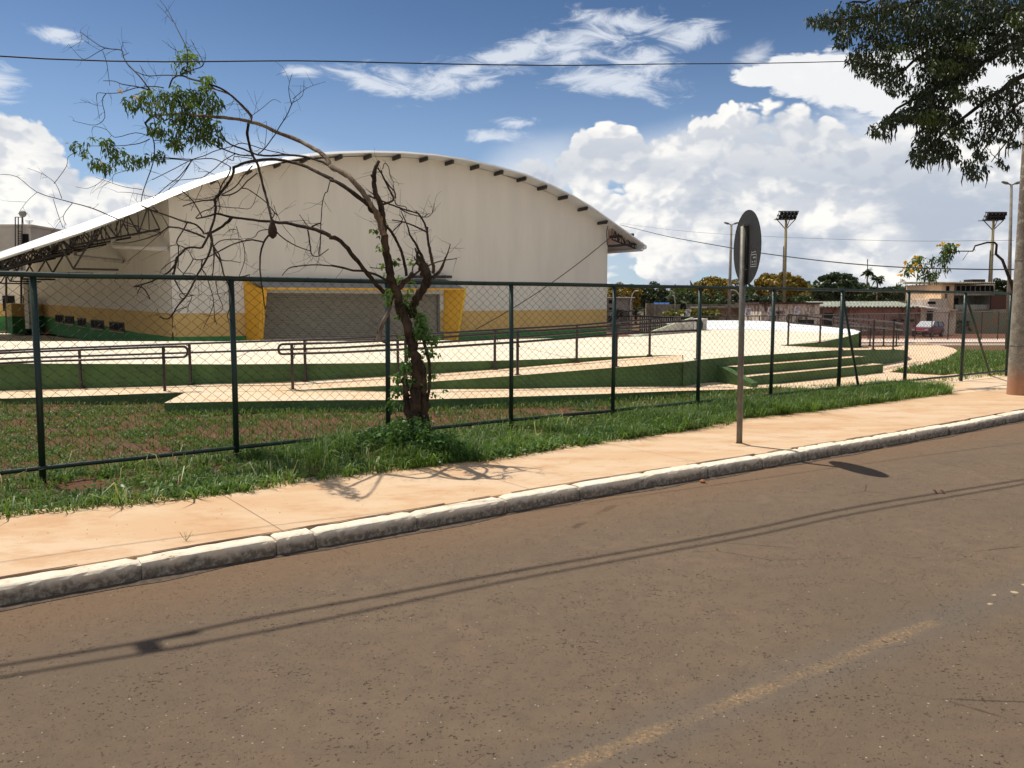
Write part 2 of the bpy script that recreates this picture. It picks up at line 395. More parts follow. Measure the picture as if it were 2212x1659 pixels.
def barkmat(name, a, b_, sc=30):
    m = bpy.data.materials.new(name); m.use_nodes = True; k = NT(m.node_tree); b = m.node_tree.nodes['Principled BSDF']
    tc = k.n('ShaderNodeTexCoord').outputs['Object']
    n1 = k.noise(k.map(tc, (1, 1, .25)), sc, 6, .7); n2 = k.noise(tc, 3.5, 4)
    col = k.mix(k.ss(n1, .35, .65), (*a, 1), (*b_, 1)); col = k.mix(k.ss(n2, .45, .7), col, tuple(x*1.5 for x in b_)+(1,))
    k.put(b.inputs['Base Color'], col); b.inputs['Roughness'].default_value = .9; b.inputs['Specular IOR Level'].default_value = .2
    bp = k.n('ShaderNodeBump'); bp.inputs['Strength'].default_value = 1.; bp.inputs['Distance'].default_value = .015
    k.put(bp.inputs['Height'], n1); k.put(b.inputs['Normal'], bp.outputs[0])
    return m
M_road = asphalt(); M_kerb = kerbmat(); M_soil = soilmat()
M_walk = concrete('pavement_concrete', (.61, .41, .245), (.66, .49, .33), (.54, .315, .165))
M_path = concrete('path_concrete', (.80, .58, .38), (.78, .62, .45), (.70, .44, .24))
M_deck = concrete('deck_concrete', (.82, .72, .55), (.83, .76, .62), (.74, .60, .42))
M_bank = mat('bowl_white', (.80, .82, .84), .8, .08, 1.5)
M_green = mat('green_wall_paint', (.085, .165, .050), .75, .35, 1.6, bump=.2)
M_fence = mat('fence_green_paint', (.007, .032, .022), .42, .3, 9, spec=.5)
M_wire = mat('fence_wire', (.020, .025, .020), .6, .4, 30, spec=.3)
M_rail = mat('handrail_brown', (.040, .026, .022), .35, .3, 12, spec=.6)
M_galv = mat('galvanised_steel', (.20, .19, .165), .55, .35, 7, bump=.2, metal=.3)
M_signback = mat('sign_back_black', (.022, .022, .021), .55, .3, 4)
M_white = mat('hall_white_wall', (.77, .715, .625), .85, .08, .9, streak=(1, 1, .16), bump=.1, bscale=12)
M_ylw = mat('hall_ochre_paint', (.70, .46, .17), .8, .10, .6)
M_ylw2 = mat('portal_yellow_paint', (.82, .42, .035), .7, .08, .8)
M_hgreen = mat('hall_green_paint', (.06, .24, .07), .8, .15, .8)
M_roof = mat('roof_sheet', (.74, .75, .76), .35, .1, 1.2, metal=.2)
M_flash = mat('white_sheet_metal', (.86, .87, .88), .4, .05, 2)
M_steel = mat('dark_steel', (.045, .038, .034), .6, .3, 6)
M_shut = mat('shutter_steel', (.37, .33, .26), .6, .12, 2)
M_canopy = mat('canopy_grey', (.26, .27, .28), .6, .15, 1)
M_dark = mat('dark_glass', (.012, .011, .011), .75, spec=.1)
M_frame = mat('window_frame_dark', (.028, .02, .017), .6)
M_pvc = mat('drain_pipe', (.68, .62, .55), .6, .2, 3)
M_cable = mat('cable_black', (.012, .012, .013), .6)
M_pole = mat('pole_concrete', (.30, .27, .23), .9, .3, 4, bump=.6, bscale=40)
M_bark = barkmat('bark', (.016, .011, .008), (.060, .041, .028))
M_bark2 = barkmat('bark_pale', (.12, .085, .055), (.26, .20, .14), 40)
M_grass = leafmat('grass_blades', (.040, .105, .015), (.150, .265, .055), (.36, .40, .18), .35)
M_lawn = leafmat('lawn_blades', (.045, .105, .016), (.13, .22, .045), (.30, .24, .10), .3)
M_weed = leafmat('weed_leaves', (.040, .115, .022), (.095, .215, .052), (.17, .30, .10), .25, .4)
M_leaf = leafmat('tree_leaves', (.012, .032, .009), (.040, .082, .020), (.14, .20, .03), .22)
M_leafl = leafmat('young_leaves', (.06, .14, .02), (.15, .25, .04), None, .4)
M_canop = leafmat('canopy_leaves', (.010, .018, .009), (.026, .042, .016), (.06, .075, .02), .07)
M_flower = leafmat('yellow_petals', (.75, .42, .02), (.85, .55, .05), None, .3)

# ---------------------------------------------------------------- ground, road, kerb, pavement
KB = [(-30, -14.5), (-12, -.9), (-8, 2.25), (-5.5, 4.16), (-3.58, 5.62), (-2.53, 6.41), (-1.44, 7.18), (-.3, 8.05), (.75, 8.84), (2.04, 9.72), (3.33, 10.62), (5.2, 11.95),
      (6.99, 13.24), (9.38, 15.05), (12.5, 17.6), (17, 21.6), (24, 28.5), (40, 46)]
def kerb_y(x):
    for (a, b), (c, d) in zip(KB, KB[1:]):
        if x <= c: return b+(d-b)*(x-a)/(c-a)
    return KB[-1][1]
def smooth_line(pts, step=.25, it=3):
    P = [Vector((x, y, 0)) for x, y in pts]; out = []
    for a, b in zip(P, P[1:]):
        n = max(1, int((b-a).length/step))
        out += [a.lerp(b, i/n) for i in range(n)]
    out.append(P[-1])
    for _ in range(it*6):
        out = [out[0]]+[(out[i-1]+out[i]*2+out[i+1])/4 for i in range(1, len(out)-1)]+[out[-1]]
    return out
KL = smooth_line(KB)
KN = []
for i in range(len(KL)):
    t = (KL[min(i+1, len(KL)-1)]-KL[max(i-1, 0)]).normalized(); KN.append(Vector((-t.y, t.x, 0)))
def kdist(x, y):   # signed distance behind the kerb foot, quick
    e = .01; g = (kerb_y(x+e)-kerb_y(x-e))/(2*e)
    return (y-kerb_y(x))/math.sqrt(1+g*g)

def ground_sheet():
    xs = list(np.concatenate([[-900, -400, -200, -100, -60], np.arange(-40, 60, .8), [60, 90, 150, 300, 900]]))
    ys = list(np.concatenate([[-60, -30], np.arange(-16, 24, .8), np.arange(24, 60.1, 2), [70, 80, 90, 100, 150, 300, 600, 1500, 3500]]))
    mb = MB()
    for y in ys:
        for x in xs:
            d = kdist(x, y)
            z = terr(y)
            if d < 1.2: z = -.08 if d < .6 else -.08+(z+.08)*(d-.6)/.6
            elif y < 24: z += .012*math.sin(x*2.1+y)*math.sin(y*1.7)
            mb.v.append((x, y, z))
    n = len(xs)
    for j in range(len(ys)-1):
        for i in range(n-1):
            mb.f.append((j*n+i, j*n+i+1, (j+1)*n+i+1, (j+1)*n+i)); mb.mi.append(0)
    o = obj('ground', mb, M_soil); tag(o, kind='structure')
ground_sheet()
# road: one sheet on the camera's side of the kerb
mb = MB()
rb = [k_+n_*.06 for k_, n_ in zip(KL, KN)]
for i, p in enumerate(rb):
    q = p-KN[i]*9.5
    mb.v += [(p.x, p.y, 0), (q.x, q.y, 0)]
for i in range(len(rb)-1): mb.f.append((2*i, 2*i+1, 2*i+3, 2*i+2)); mb.mi.append(0)
tag(obj('road', mb, M_road), kind='structure')
# thin tar and silt lip in the gutter, ragged along its front
mb = MB()
for i, p in enumerate(KL):
    w = .07+.05*math.sin(i*.9)*math.sin(i*.37+1)+.03*random.random()
    q = p-KN[i]*w
    mb.v += [(p.x, p.y, .012), (q.x, q.y, .004)]
for i in range(len(KL)-1): mb.f.append((2*i, 2*i+1, 2*i+3, 2*i+2)); mb.mi.append(0)
tag(obj('gutter_strip', mb, mat('gutter_silt', (.13, .095, .07), .95, .5, 14, bump=.8, bscale=90)), kind='structure')
# kerb stones: separate cast stones in a row, joints uneven, ends chipped
def kerb():
    cum = [0]
    for a, b in zip(KL, KL[1:]): cum.append(cum[-1]+(b-a).length)
    def at(s):
        s = max(0, min(cum[-1]-1e-4, s)); i = np.searchsorted(cum, s, side='right')-1
        f = (s-cum[i])/(cum[i+1]-cum[i]); return KL[i].lerp(KL[i+1], f), KN[i].lerp(KN[i+1], f).normalized()
    mb = MB(); s = 0; r = random.Random(3)
    while s < cum[-1]-1.2:
        Ls = r.uniform(.95, 1.08) if r.random() > .12 else r.uniform(.3, .5)
        n = 14; rows = []; wob = r.uniform(-.012, .012); hz = r.uniform(-.008, .006)
        for i in range(n+1):
            t = i/n; p, nn = at(s+.006+t*(Ls-.012))
            e = min(t, 1-t)*n
            ch = .022*max(0, 1-e)*(.5+r.random()) + (.010*r.random() if r.random() < .2 else 0)
            h = .150+hz-ch*.7; j = lambda a: r.uniform(-a, a)
            prof = [(.0+ch*.4+j(.003), -.05), (.004+ch+j(.005), .05), (.012+ch+j(.005), h*.80), (.022+ch+j(.005), h*.93), (.040+ch, h-.003+j(.003)), (.09, h+j(.003)), (.175, h+j(.002)), (.20, h-.01), (.20, -.05)]
            rows.append([(p.x+nn.x*(d+wob), p.y+nn.y*(d+wob), z) for d, z in prof])
        b = len(mb.v); w = len(rows[0])
        for rr in rows: mb.v += rr
        for i in range(n):
            for q in range(w-1): mb.f.append((b+i*w+q, b+(i+1)*w+q, b+(i+1)*w+q+1, b+i*w+q+1)); mb.mi.append(0)
        mb.f.append(tuple(b+q for q in range(w))); mb.mi.append(0); mb.f.append(tuple(b+n*w+q for q in range(w))[::-1]); mb.mi.append(0)
        s += Ls
    # mortar bed that shows in the joints
    b = len(mb.v)
    for p, nn in zip(KL, KN):
        for d, z in ((.035, -.05), (.035, .112), (.16, .128), (.16, -.05)): mb.v.append((p.x+nn.x*d, p.y+nn.y*d, z))
    for i in range(len(KL)-1):
        for q in range(3): mb.f.append((b+i*4+q, b+(i+1)*4+q, b+(i+1)*4+q+1, b+i*4+q+1)); mb.mi.append(0)
    tag(obj('kerb', mb, M_kerb, smooth=False), kind='structure')
kerb()
def noise1(x): return math.sin(x*1.7)*.5+math.sin(x*4.3+1)*.3+math.sin(x*9.1+2)*.2
GE = [(-900, 1345), (-500, 1225), (-200, 1152), (0, 1118), (150, 1105), (300, 1090), (440, 1075), (600, 1052), (700, 1036), (850, 1018), (1000, 1000), (1100, 990), (1240, 965), (1400, 943), (1500, 928), (1600, 905),
      (1750, 890), (1900, 870), (2000, 858), (2055, 850)]
grass_edge = [Z(x, y, .15) for x, y in GE]
def edge_y(x):
    for a, b in zip(grass_edge, grass_edge[1:]):
        if x <= b.x: return a.y+(b.y-a.y)*(x-a.x)/(b.x-a.x)
    return grass_edge[-1].y
# pavement slabs with thin joints
mb = MB(); js = 0
KBk = [k_+n_*.207 for k_, n_ in zip(KL, KN)]
pts = []
for i, p in enumerate(KBk):
    x = p.x
    if x < -12 or x > 30: continue
    n = KN[i]
    if x < 9.2:
        w = .3
        while edge_y((p+n*w).x) > (p+n*w).y and w < 4: w += .02
        w += .22
    else: w = 4.2
    pts.append((p, p+n*w))
for i, (a, b) in enumerate(pts):
    mb.v += [(a.x, a.y, .146), (b.x, b.y, .150), (a.x, a.y, .05), (b.x, b.y, .02)]
for i in range(len(pts)-1):
    q = 4*i; mb.f += [(q, q+4, q+5, q+1), (q+1, q+5, q+7, q+3), (q+2, q+6, q+4, q)]; mb.mi += [0]*3
tag(obj('pavement', mb, M_walk), kind='structure')
mb = MB(); acc = 0   # sawn joints, dark hairlines 4 mm above the slab
for i in range(8, len(pts)-1, 10):
    a, b = pts[i]; d = (pts[i+1][0]-a).normalized()*.0022
    if (b-a).length > 3.9: continue
    mb.v += [(a.x-d.x, a.y-d.y, .1505), (b.x-d.x, b.y-d.y, .1545), (b.x+d.x, b.y+d.y, .1545), (a.x+d.x, a.y+d.y, .1505)]
    k0 = len(mb.v)-4; mb.f.append((k0, k0+1, k0+2, k0+3)); mb.mi.append(0)
tag(obj('pavement_joints', mb, mat('joint_dirt', (.20, .12, .07), .95)), kind='structure')
# ragged gap of earth between kerb and pavement
mb = MB()
for i, p in enumerate(KL):
    n = KN[i]; r1 = .012*random.random(); 
    a = p+n*(.197-r1); b = p+n*(.212+.016*random.random()*(random.random() < .7))
    mb.v += [(a.x, a.y, .1545), (b.x, b.y, .1545)]
for i in range(len(KL)-1):
    if random.random() < .8: mb.f.append((2*i, 2*i+2, 2*i+3, 2*i+1)); mb.mi.append(0)
tag(obj('gap_earth', mb, mat('gap_earth', (.12, .06, .035), .95)), kind='structure')

# ---------------------------------------------------------------- paths behind the fence
def sheet(name, poly, m, dz=.03, cuts=(24., 60.), thick=.25):
    bm = bmesh.new(); vs = [bm.verts.new(p) for p in poly]; f = bm.faces.new(vs)
    for c in cuts: bmesh.ops.bisect_plane(bm, geom=bm.verts[:]+bm.edges[:]+bm.faces[:], plane_co=(0, c, 0), plane_no=(0, 1, 0))
    r = bmesh.ops.extrude_face_region(bm, geom=bm.faces[:])
    for v in bm.verts: v.co.z = terr(v.co.y)+dz
    for e in r['geom']:
        if isinstance(e, bmesh.types.BMVert): e.co.z -= thick
    bmesh.ops.recalc_face_normals(bm, faces=bm.faces[:])
    me = bpy.data.meshes.new(name); bm.to_mesh(me); bm.free(); me.materials.append(m)
    o = bpy.data.objects.new(name, me); C.objects.link(o); return tag(o, kind='structure')
dz = .03
g = lambda x, y: G(x, y, dz)
path_poly = [g(1490, 818), g(1600, 800), g(1841, 770), g(1990, 738), g(2058, 751.5), g(2068, 757), g(2066, 764), g(2048, 775), g(2008, 787), g(1960, 797), g(1918, 803.6), g(1960, 807), g(2041, 811), g(2110, 812.5), g(2200, 813.5), g(2330, 814),
             g(2330, 830), g(2200, 836), g(2065, 850), g(1900, 850), g(1791, 842), g(1725, 838.6), g(1690, 836), g(1661, 833), g(1600, 836)]
sheet('footpath', path_poly, M_path)
sheet('bounce_paving', [Yd(-900, 740, 31), Yd(1372, 735, 36), Vector((9.5, 62, 0)), Vector((7.3, 60.3, 0)), Vector((-18.4, 44.9, 0)), Vector((-56, 95, 0)), Vector((-110, 95, 0))], M_deck, cuts=(60.,))  # unseen pale paving, added to bounce light onto the hall walls
sheet('far_pavement', [G(1860, 741, .03), G(2400, 741, .03), G(2400, 733.5, .03), G(1860, 733.5, .03)], mat('far_walk', (.74, .60, .50), .9, .1, 1), dz=.10)
sheet('far_path', [G(1860, 746, .03), G(2400, 746, .03), G(2400, 741.6, .03), G(1860, 741.6, .03)], mat('far_road', (.50, .36, .27), .9, .2, 1), dz=.03)

# ---------------------------------------------------------------- the skate plaza: raised deck, ramps, steps
plaza = empty('skate_plaza', Z(700, 787, 0), 'raised pale concrete skate plaza with dark green edge walls in front of the hall', 'skate plaza')
zd = .83
deck = [Z(-420, 783, zd), Z(0, 785, zd), Z(250, 786, zd), Z(500, 787, zd), Z(737, 785, zd), Z(937, 782, zd), Z(1070, 779, zd), Z(1106, 778, zd), Z(1250, 773, zd), Z(1330, 770, zd), Z(1420, 767.5, zd), Z(1476, 766.8, zd),
        Z(1476, 782, zd), Z(1508, 777, zd), Z(1590, 770, zd), Z(1671, 765, zd), Z(1740, 760.5, zd), Z(1801, 756.5, zd), Z(1683, 746, zd), Yd(1772, 739, 28.2), Yd(1820, 729.5, 29.4), Yd(1856, 719.5, 30.2),
        Yd(1841, 722.5, 33.2), Z(1775, 718.6, zd), Z(1688, 713.6, zd), Z(1588, 710, zd), Z(1500, 711, zd), Z(1440, 718, zd), Z(1377, 727, zd), Z(1310, 728.3, zd), Z(1000, 735, zd), Z(650, 737.3, zd), Z(0, 737, zd), Z(-420, 736, zd)]
mb = MB(); mb.slab(deck, 1.6, 0, 1)
deck_o = obj('deck', mb, [M_deck, M_green], plaza)
bpy.context.view_layer.update()
crest = [Yd(1856, 717.4, 30.6), Yd(1846, 714, 34), Yd(1838, 711.6, 36), Yd(1775, 703.6, 41.5), Yd(1700, 696.5, 47), Yd(1641, 693.4, 51), Yd(1580, 692.2, 53.), Yd(1521, 692.3, 54.), Yd(1470, 694, 53.)]
inner = [Yd(1855, 720.2, 30.5), Yd(1841, 723.1, 33.1), Yd(1825, 720.8, 36.), Z(1775, 719.4, zd+.01), Z(1688, 714.4, zd+.01), Z(1620, 712, zd+.01), Z(1560, 711.6, zd+.01), Z(1500, 712.4, zd+.01), Z(1440, 719, zd+.01)]
mb = MB(); n = len(crest); rows = 5
for r_ in range(rows+1):
    t = r_/rows
    for a, b in zip(inner, crest):
        p = a.lerp(b, t); p.z = a.z+(b.z-a.z)*(t**1.8); mb.v.append(tuple(p))
for a in crest: mb.v.append((a.x+.25, a.y+.4, a.z-.002))
for a in crest: mb.v.append((a.x+.25, a.y+.4, -1.2))
for r_ in range(rows+2):
    for i in range(n-1): mb.f.append((r_*n+i, r_*n+i+1, (r_+1)*n+i+1, (r_+1)*n+i)); mb.mi.append(0 if r_ < rows+1 else 1)
b = len(mb.v); mb.v += [tuple(inner[0]), tuple(crest[0]), (crest[0].x, crest[0].y, -.8), (inner[0].x, inner[0].y, -.8)]; mb.f.append((b, b+1, b+2, b+3)); mb.mi.append(1)
obj('curved_bank', mb, [M_bank, M_green], plaza, smooth=False)
# ramp that climbs to the deck from the left, along the front wall
back = [(-420, .15), (0, .235), (353, .357), (467, .42), (633, .45), (737, .50), (937, .575), (1106, .655), (1250, .725), (1400, .80), (1480, .832)]
def deck_y_at(px):
    L = deck[:12]
    for a, b in zip(L, L[1:]):
        pa = CX+F*a.x/(a.y*cp-(a.z-H)*sp); pb = CX+F*b.x/(b.y*cp-(b.z-H)*sp)
        if px <= pb: return a.lerp(b, max(0, (px-pa)/(pb-pa)))
    return L[-1]
bk = []
for px, z in back:
    p = deck_y_at(px); bk.append(Vector((p.x-.02, p.y+.05, z-.004)))
fr = [Z(-420, 872, .14), Z(0, 861, .235), Z(200, 854.5, .30), Z(400, 847.5, .345), Z(520, 845.5, .347), Z(617, 843.8, .349), Z(737, 837.2, .40), Z(870, 832, .475), Z(937, 823.8, .50), Z(1104, 812, .60), Z(1330, 793.6, .73), Z(1475.5, 782, .826)]
mb = MB(); allp = fr+bk[::-1]
bm = bmesh.new()
# strip between the two edges
def resample(L, n):
    d = [0]
    for a, b in zip(L, L[1:]): d.append(d[-1]+(b-a).length)
    out = []
    for i in range(n):
        s = d[-1]*i/(n-1); j = min(len(d)-2, max(0, int(np.searchsorted(d, s, side='right')-1)))
        out.append(L[j].lerp(L[j+1], (s-d[j])/(d[j+1]-d[j])))
    return out
def strip(mb, A, B, n=30, depth=.9, mi=(0, 1)):
    """walking surface between two edges, with side walls"""
    A, B = resample(A, n), resample(B, n); b = len(mb.v)
    for p, q in zip(A, B): mb.v += [tuple(p), tuple(q), (p.x, p.y, p.z-depth), (q.x, q.y, q.z-depth)]
    for i in range(n-1):
        k0 = b+4*i
        mb.f += [(k0, k0+4, k0+5, k0+1), (k0+2, k0+6, k0+4, k0), (k0+1, k0+5, k0+7, k0+3)]; mb.mi += [mi[0], mi[1], mi[1]]
    mb.f += [(b, b+1, b+3, b+2), (b+4*n-4, b+4*n-2, b+4*n-1, b+4*n-3)]; mb.mi += [mi[1]]*2
bm.free()
mb = MB(); strip(mb, fr, bk, 60)
obj('access_ramp', mb, [M_path, M_green], plaza)
# low landing slab in front
sl_f = [Z(355, 870, .345), Z(500, 867, .345), Z(737, 863.6, .345), Z(870, 863.6, .34), Z(1070, 858, .33), Z(1317, 850, .30), Z(1475, 843.6, .27), Z(1598, 840.5, .20), Z(1680, 836.5, .155)]
sl_b = [Z(400, 847.4, .346), Z(500, 843, .346), Z(617, 841, .345), Z(737, 841, .345), Z(937, 838, .34), Z(1110, 835, .33), Z(1330, 829, .31), Z(1475, 824, .29), Z(1560, 818, .25), Z(1690, 800, .156)]
mb = MB(); strip(mb, [p-Vector((0, 0, .003)) for p in sl_f], [p-Vector((0, 0, .003)) for p in sl_b], 40, .6)
obj('landing_slab', mb, [M_path, M_green], plaza)
# second ramp, going down to the right
r2f = [Z(1799, 756.6, zd-.003), Yd(1860, 755.6, 26.6), Yd(1905, 755, 28.6), Yd(1940, 755, 30.6), Yd(1960, 756.5, 33.0)]
r2b = [Z(1681, 745.6, zd-.003), Yd(1750, 749, 28.6), Yd(1800, 750, 29.6), Yd(1860, 750.5, 31.2), Yd(1950, 749.5, 36.5)]
mb = MB(); strip(mb, r2f, r2b, 24, .9)
obj('exit_ramp', mb, [M_path, M_green], plaza)
# three steps up to the deck
def front_edge(px0, px1, n=14):
    L = [deck[12], deck[13], deck[14], deck[15], deck[16], deck[17]]; L = resample(L, 60); out = []
    for p in L:
        q = CX+F*p.x/(p.y*cp-(p.z-H)*sp)
        if px0 <= q <= px1: out.append(p)
    return out
base = front_edge(1560, 1845)
def offs(L, d, z):
    out = []
    for i, p in enumerate(L):
        t = (L[min(i+1, len(L)-1)]-L[max(i-1, 0)]).normalized(); out.append(Vector((p.x+t.y*d, p.y-t.x*d, z)))
    return out
for d, z, e in ((.34, .62, 0), (.68, .40, 0)):
    A = offs(base, d, z); B = offs(base, d-.36, z)
    dirn = (A[-1]-A[-2]).normalized(); A.append(A[-1]+dirn*(.9+d)); B.append(B[-1]+dirn*(.9+d)); B[-1].z = A[-1].z = z
    mb = MB(); strip(mb, A, B, 24, .6); obj('step', mb, [M_path, M_green], plaza)
# cheek wall on the left of the steps
A0 = offs(base, 0, 0)[0]; A1 = offs(base, .95, 0)[0]; t = (base[1]-base[0]).normalized()
mb = MB(); c0 = A0-t*.28; c1 = A1-t*.34
mb.add([(c0.x, c0.y, .66), (c1.x, c1.y, .28), (c1.x+t.x*.3, c1.y+t.y*.3, .28), (A0.x, A0.y, .66), (c0.x, c0.y, -.2), (c1.x, c1.y, -.2), (c1.x+t.x*.3, c1.y+t.y*.3, -.2), (A0.x, A0.y, -.2)],
       [(0,1,2,3), (0,4,5,1), (1,5,6,2), (2,6,7,3), (3,7,4,0)])
obj('cheek_wall', mb, M_green, plaza)
# small quarter-pipe ramp and boxes at the back of the deck
q = empty('skate_ramp', Z(1440, 716, zd), 'sloping skate ramp with pale green side edge beside the bowl', 'skate ramp')
a0 = Yd(1377, 727, 33.9); a1 = Yd(1498, 685.5, 40); b0 = Yd(1440, 724, 34); b1 = Yd(1545, 700, 40)
mb = MB()
mb.add([a0, a1, (a1.x, a1.y, zd-.5), (a0.x+.01, a0.y, zd-.5)], [(0,1,2,3)], 0)
w = .12; nn = Vector((a1.y-a0.y, -(a1.x-a0.x), 0)).normalized()*w
mb.add([a0, a1, a1-nn, a0-nn], [(0,1,2,3)], 1)
mb.add([a0-nn, a1-nn, Vector((a1.x, a1.y+4, zd)), Vector((a0.x, a0.y+4, zd))], [(0,1,2,3)], 0)
obj('slope', mb, [mat('ramp_concrete', (.50, .47, .42), .85, .1, 1), mat('ramp_green', (.36, .46, .26), .8)], q)
grp = 'concrete skate boxes by the bowl'
for (x0, x1, y0, y1, Yv, lab) in ((1449, 1478, 700, 712, 38.5, 'left and lowest grey concrete skate box beside the sloping ramp'), (1483, 1500, 694, 706, 40.5, 'middle grey concrete skate box behind the handrail loop'), (1503, 1527, 690, 702, 42.5, 'right and farthest grey concrete skate box at the edge of the white bowl')):
    p0 = Yd(x0, y0, Yv); p1 = Yd(x1, y0, Yv); mb = MB()
    cz = (p0.z+zd)/2
    mb.box(((p0.x+p1.x)/2, Yv+.5, cz-.02), (p1.x-p0.x, 1., p0.z-zd+.04))
    mb.box(((p0.x+p1.x)/2, Yv+.48, p0.z+.02), (p1.x-p0.x+.06, 1.06, .05), mi=1)
    tag(obj('concrete_box', mb, [mat('box_concrete', (.42, .40, .37), .85, .1, 1), mat('box_top', (.70, .68, .64), .8)], loc=(p0.x, Yv, zd)), lab, 'skate box', grp)

# thin expansion joints across the deck
mb = MB()
for i in range(-9, 9):
    a = Vector((i*4.+1.5, 18.6+max(0, (i*4+1.5)*.42), zd+.004)); b = Vector((i*4.+.5-1, 29.5+max(0, i*.5), zd+.004)); a.y += .3
    if a.x > 9: continue
    t = Vector((.012, 0, 0)); mb.v += [tuple(a-t), tuple(a+t), tuple(b+t), tuple(b-t)]; k_ = len(mb.v)-4; mb.f.append((k_, k_+1, k_+2, k_+3)); mb.mi.append(0)
obj('joints', mb, mat('joint_dirt', (.20, .12, .07), .95), plaza)

# ---------------------------------------------------------------- handrails
def arc_pts(c, up, out, r, n=8):
    return [c+up*(r*math.cos(math.pi*i/n))+out*(r*math.sin(math.pi*i/n)) for i in range(n+1)]
def handrail(name, label, posts, up, lo, rp=.032, rr=.025, loop_l=None, loop_r=None):
    """posts: (px top, py top, px base, py base, Y); up/lo: (px, py, Y) points; loops join the two bars at an end"""
    b0 = posts[0]; base = Yd(b0[2], b0[3], b0[4])
    e = empty(name, base, label, 'handrail', 'brown steel handrails on the skate plaza ramps')
    for (x0, y0, x1, y1, Yv) in posts:
        B = Yd(x1, y1, Yv); T = Yd(x0, y0, Yv); T = Vector((B.x, B.y, T.z))
        mb = MB(); mb.tube([B-Vector((0, 0, .03)), T], rp, 8); mb.lathe([(0, .022), (.07, .022), (.075, 0), (.075, -.02)], B, 10)
        po = obj('post', mb, M_rail, e, smooth=False)
        # small bent brackets that carry the bars
    U = [Yd(*p) for p in up]; L = [Yd(*p) for p in lo]
    def bend(a, b, d, n=8):
        c = (a+b)/2; r = (a-b).length/2; u_ = (a-b).normalized()
        return [c+u_*(r*math.cos(math.pi*i/n))+d*(r*.8*math.sin(math.pi*i/n)) for i in range(n+1)]
    line = list(U)
    if loop_r is not None: line = line+bend(U[-1], L[-1], (U[-1]-U[-2]).normalized())[1:-1]+L[::-1]
    if loop_l is not None:
        if loop_r is None: line = U[::-1]+bend(U[0], L[0], (U[0]-U[1]).normalized())[1:-1]+L
        else: line = line+bend(L[0], U[0], (U[0]-U[1]).normalized())[1:]
    mb = MB(); mb.tube(line, rr, 8)
    if loop_r is None and loop_l is None: mb.tube(L, rr, 8)
    obj('bars', mb, M_rail, e, smooth=True)
    for (x0, y0, x1, y1, Yv) in posts:
        B = Yd(x1, y1, Yv)
        for line_ in (U, L):
            best = min(resample(line_, 80), key=lambda p: (p.x-B.x)**2+(p.y-B.y)**2)
            mb = MB(); mb.tube([Vector((B.x, B.y, best.z-.10)), Vector((B.x+.05, B.y-.03, best.z-.10)), best], .009, 5); obj('bracket', mb, M_rail, e)
    return e
YB = lambda x: deck_y_at(x).y-.10
handrail('handrail', 'long brown handrail along the deck wall, on the inner edge of the access ramp', [
    (-120, 760, -120, 846, YB(-120)), (175.4, 752, 175.4, 837, YB(175)), (412, 742, 412, 829, YB(412)), (660, 734, 660, 824, YB(660)), (860, 725, 860, 812, YB(860)), (1069, 712, 1069, 797, YB(1069)), (1245.6, 703, 1245.6, 783, YB(1245)), (1403, 690, 1403, 767.5, YB(1403))],
    [(-300, 772, YB(-300)), (55, 755.4, YB(55)), (412, 742, YB(412)), (548, 737.5, YB(548)), (737, 732, YB(737)), (937, 720.8, YB(937)), (1114, 710.3, YB(1114)), (1246, 703, YB(1246)), (1332, 695.7, YB(1332)), (1421, 688.6, YB(1421))],
    [(-300, 789, YB(-300)), (55, 773.2, YB(55)), (412, 761.5, YB(412)), (548, 757.2, YB(548)), (737, 751, YB(737)), (937, 740, YB(937)), (1114, 729.4, YB(1114)), (1246, 718.9, YB(1246)), (1332, 711.6, YB(1332)), (1421, 704.6, YB(1421))], loop_r=1)
YF = lambda x: float(np.interp(x, [617, 737, 870, 937, 1104, 1330, 1475, 1510], [Z(617, 843.8, .349).y, Z(737, 837.2, .40).y, Z(870, 832, .475).y, Z(937, 823.8, .5).y, Z(1104, 812, .6).y, Z(1330, 793.6, .73).y, Z(1475, 782, .826).y, Z(1508, 777, .83).y]))+.12
handrail('handrail', 'brown handrail with rounded loop ends on the outer edge of the long access ramp', [
    (632.5, 743, 632.5, 842, YF(632)), (877, 734, 877, 829, YF(877)), (1118, 717, 1118, 810.5, YF(1118)), (1331, 703, 1331, 793, YF(1331)), (1506, 692, 1506, 776, YF(1506))],
    [(610, 743.6, YF(610)), (737, 740, YF(737)), (877, 734, YF(877)), (1114, 717.5, YF(1114)), (1246, 709, YF(1246)), (1332, 703.6, YF(1332)), (1510, 691.6, YF(1510))],
    [(610, 765, YF(610)), (737, 761, YF(737)), (877, 754.6, YF(877)), (1114, 739.4, YF(1114)), (1246, 729.4, YF(1246)), (1332, 721.5, YF(1332)), (1510, 713.2, YF(1510))], loop_l=1, loop_r=1)
yf = lambda x: float(np.interp(x, [-200, 0, 400], [15.9, 16.4, 17.1]))
handrail('handrail', 'brown handrail ending in a loop at the left corner of the low landing', [
    (-110, 768, -110, 866, yf(-110)), (356.2, 749, 356.2, 848, yf(356))],
    [(-300, 778, yf(-200)), (55, 760, yf(55)), (356, 749, yf(356)), (396, 748.7, yf(396))],
    [(-300, 802, yf(-200)), (90.6, 780, yf(90)), (356, 772.5, yf(356)), (396, 771, yf(396))], loop_r=1)
yr = lambda x: float(np.interp(x, [1790, 1801, 1860, 1905, 1940, 1960], [23.3, 23.5, 26.7, 28.7, 30.7, 33.1]))
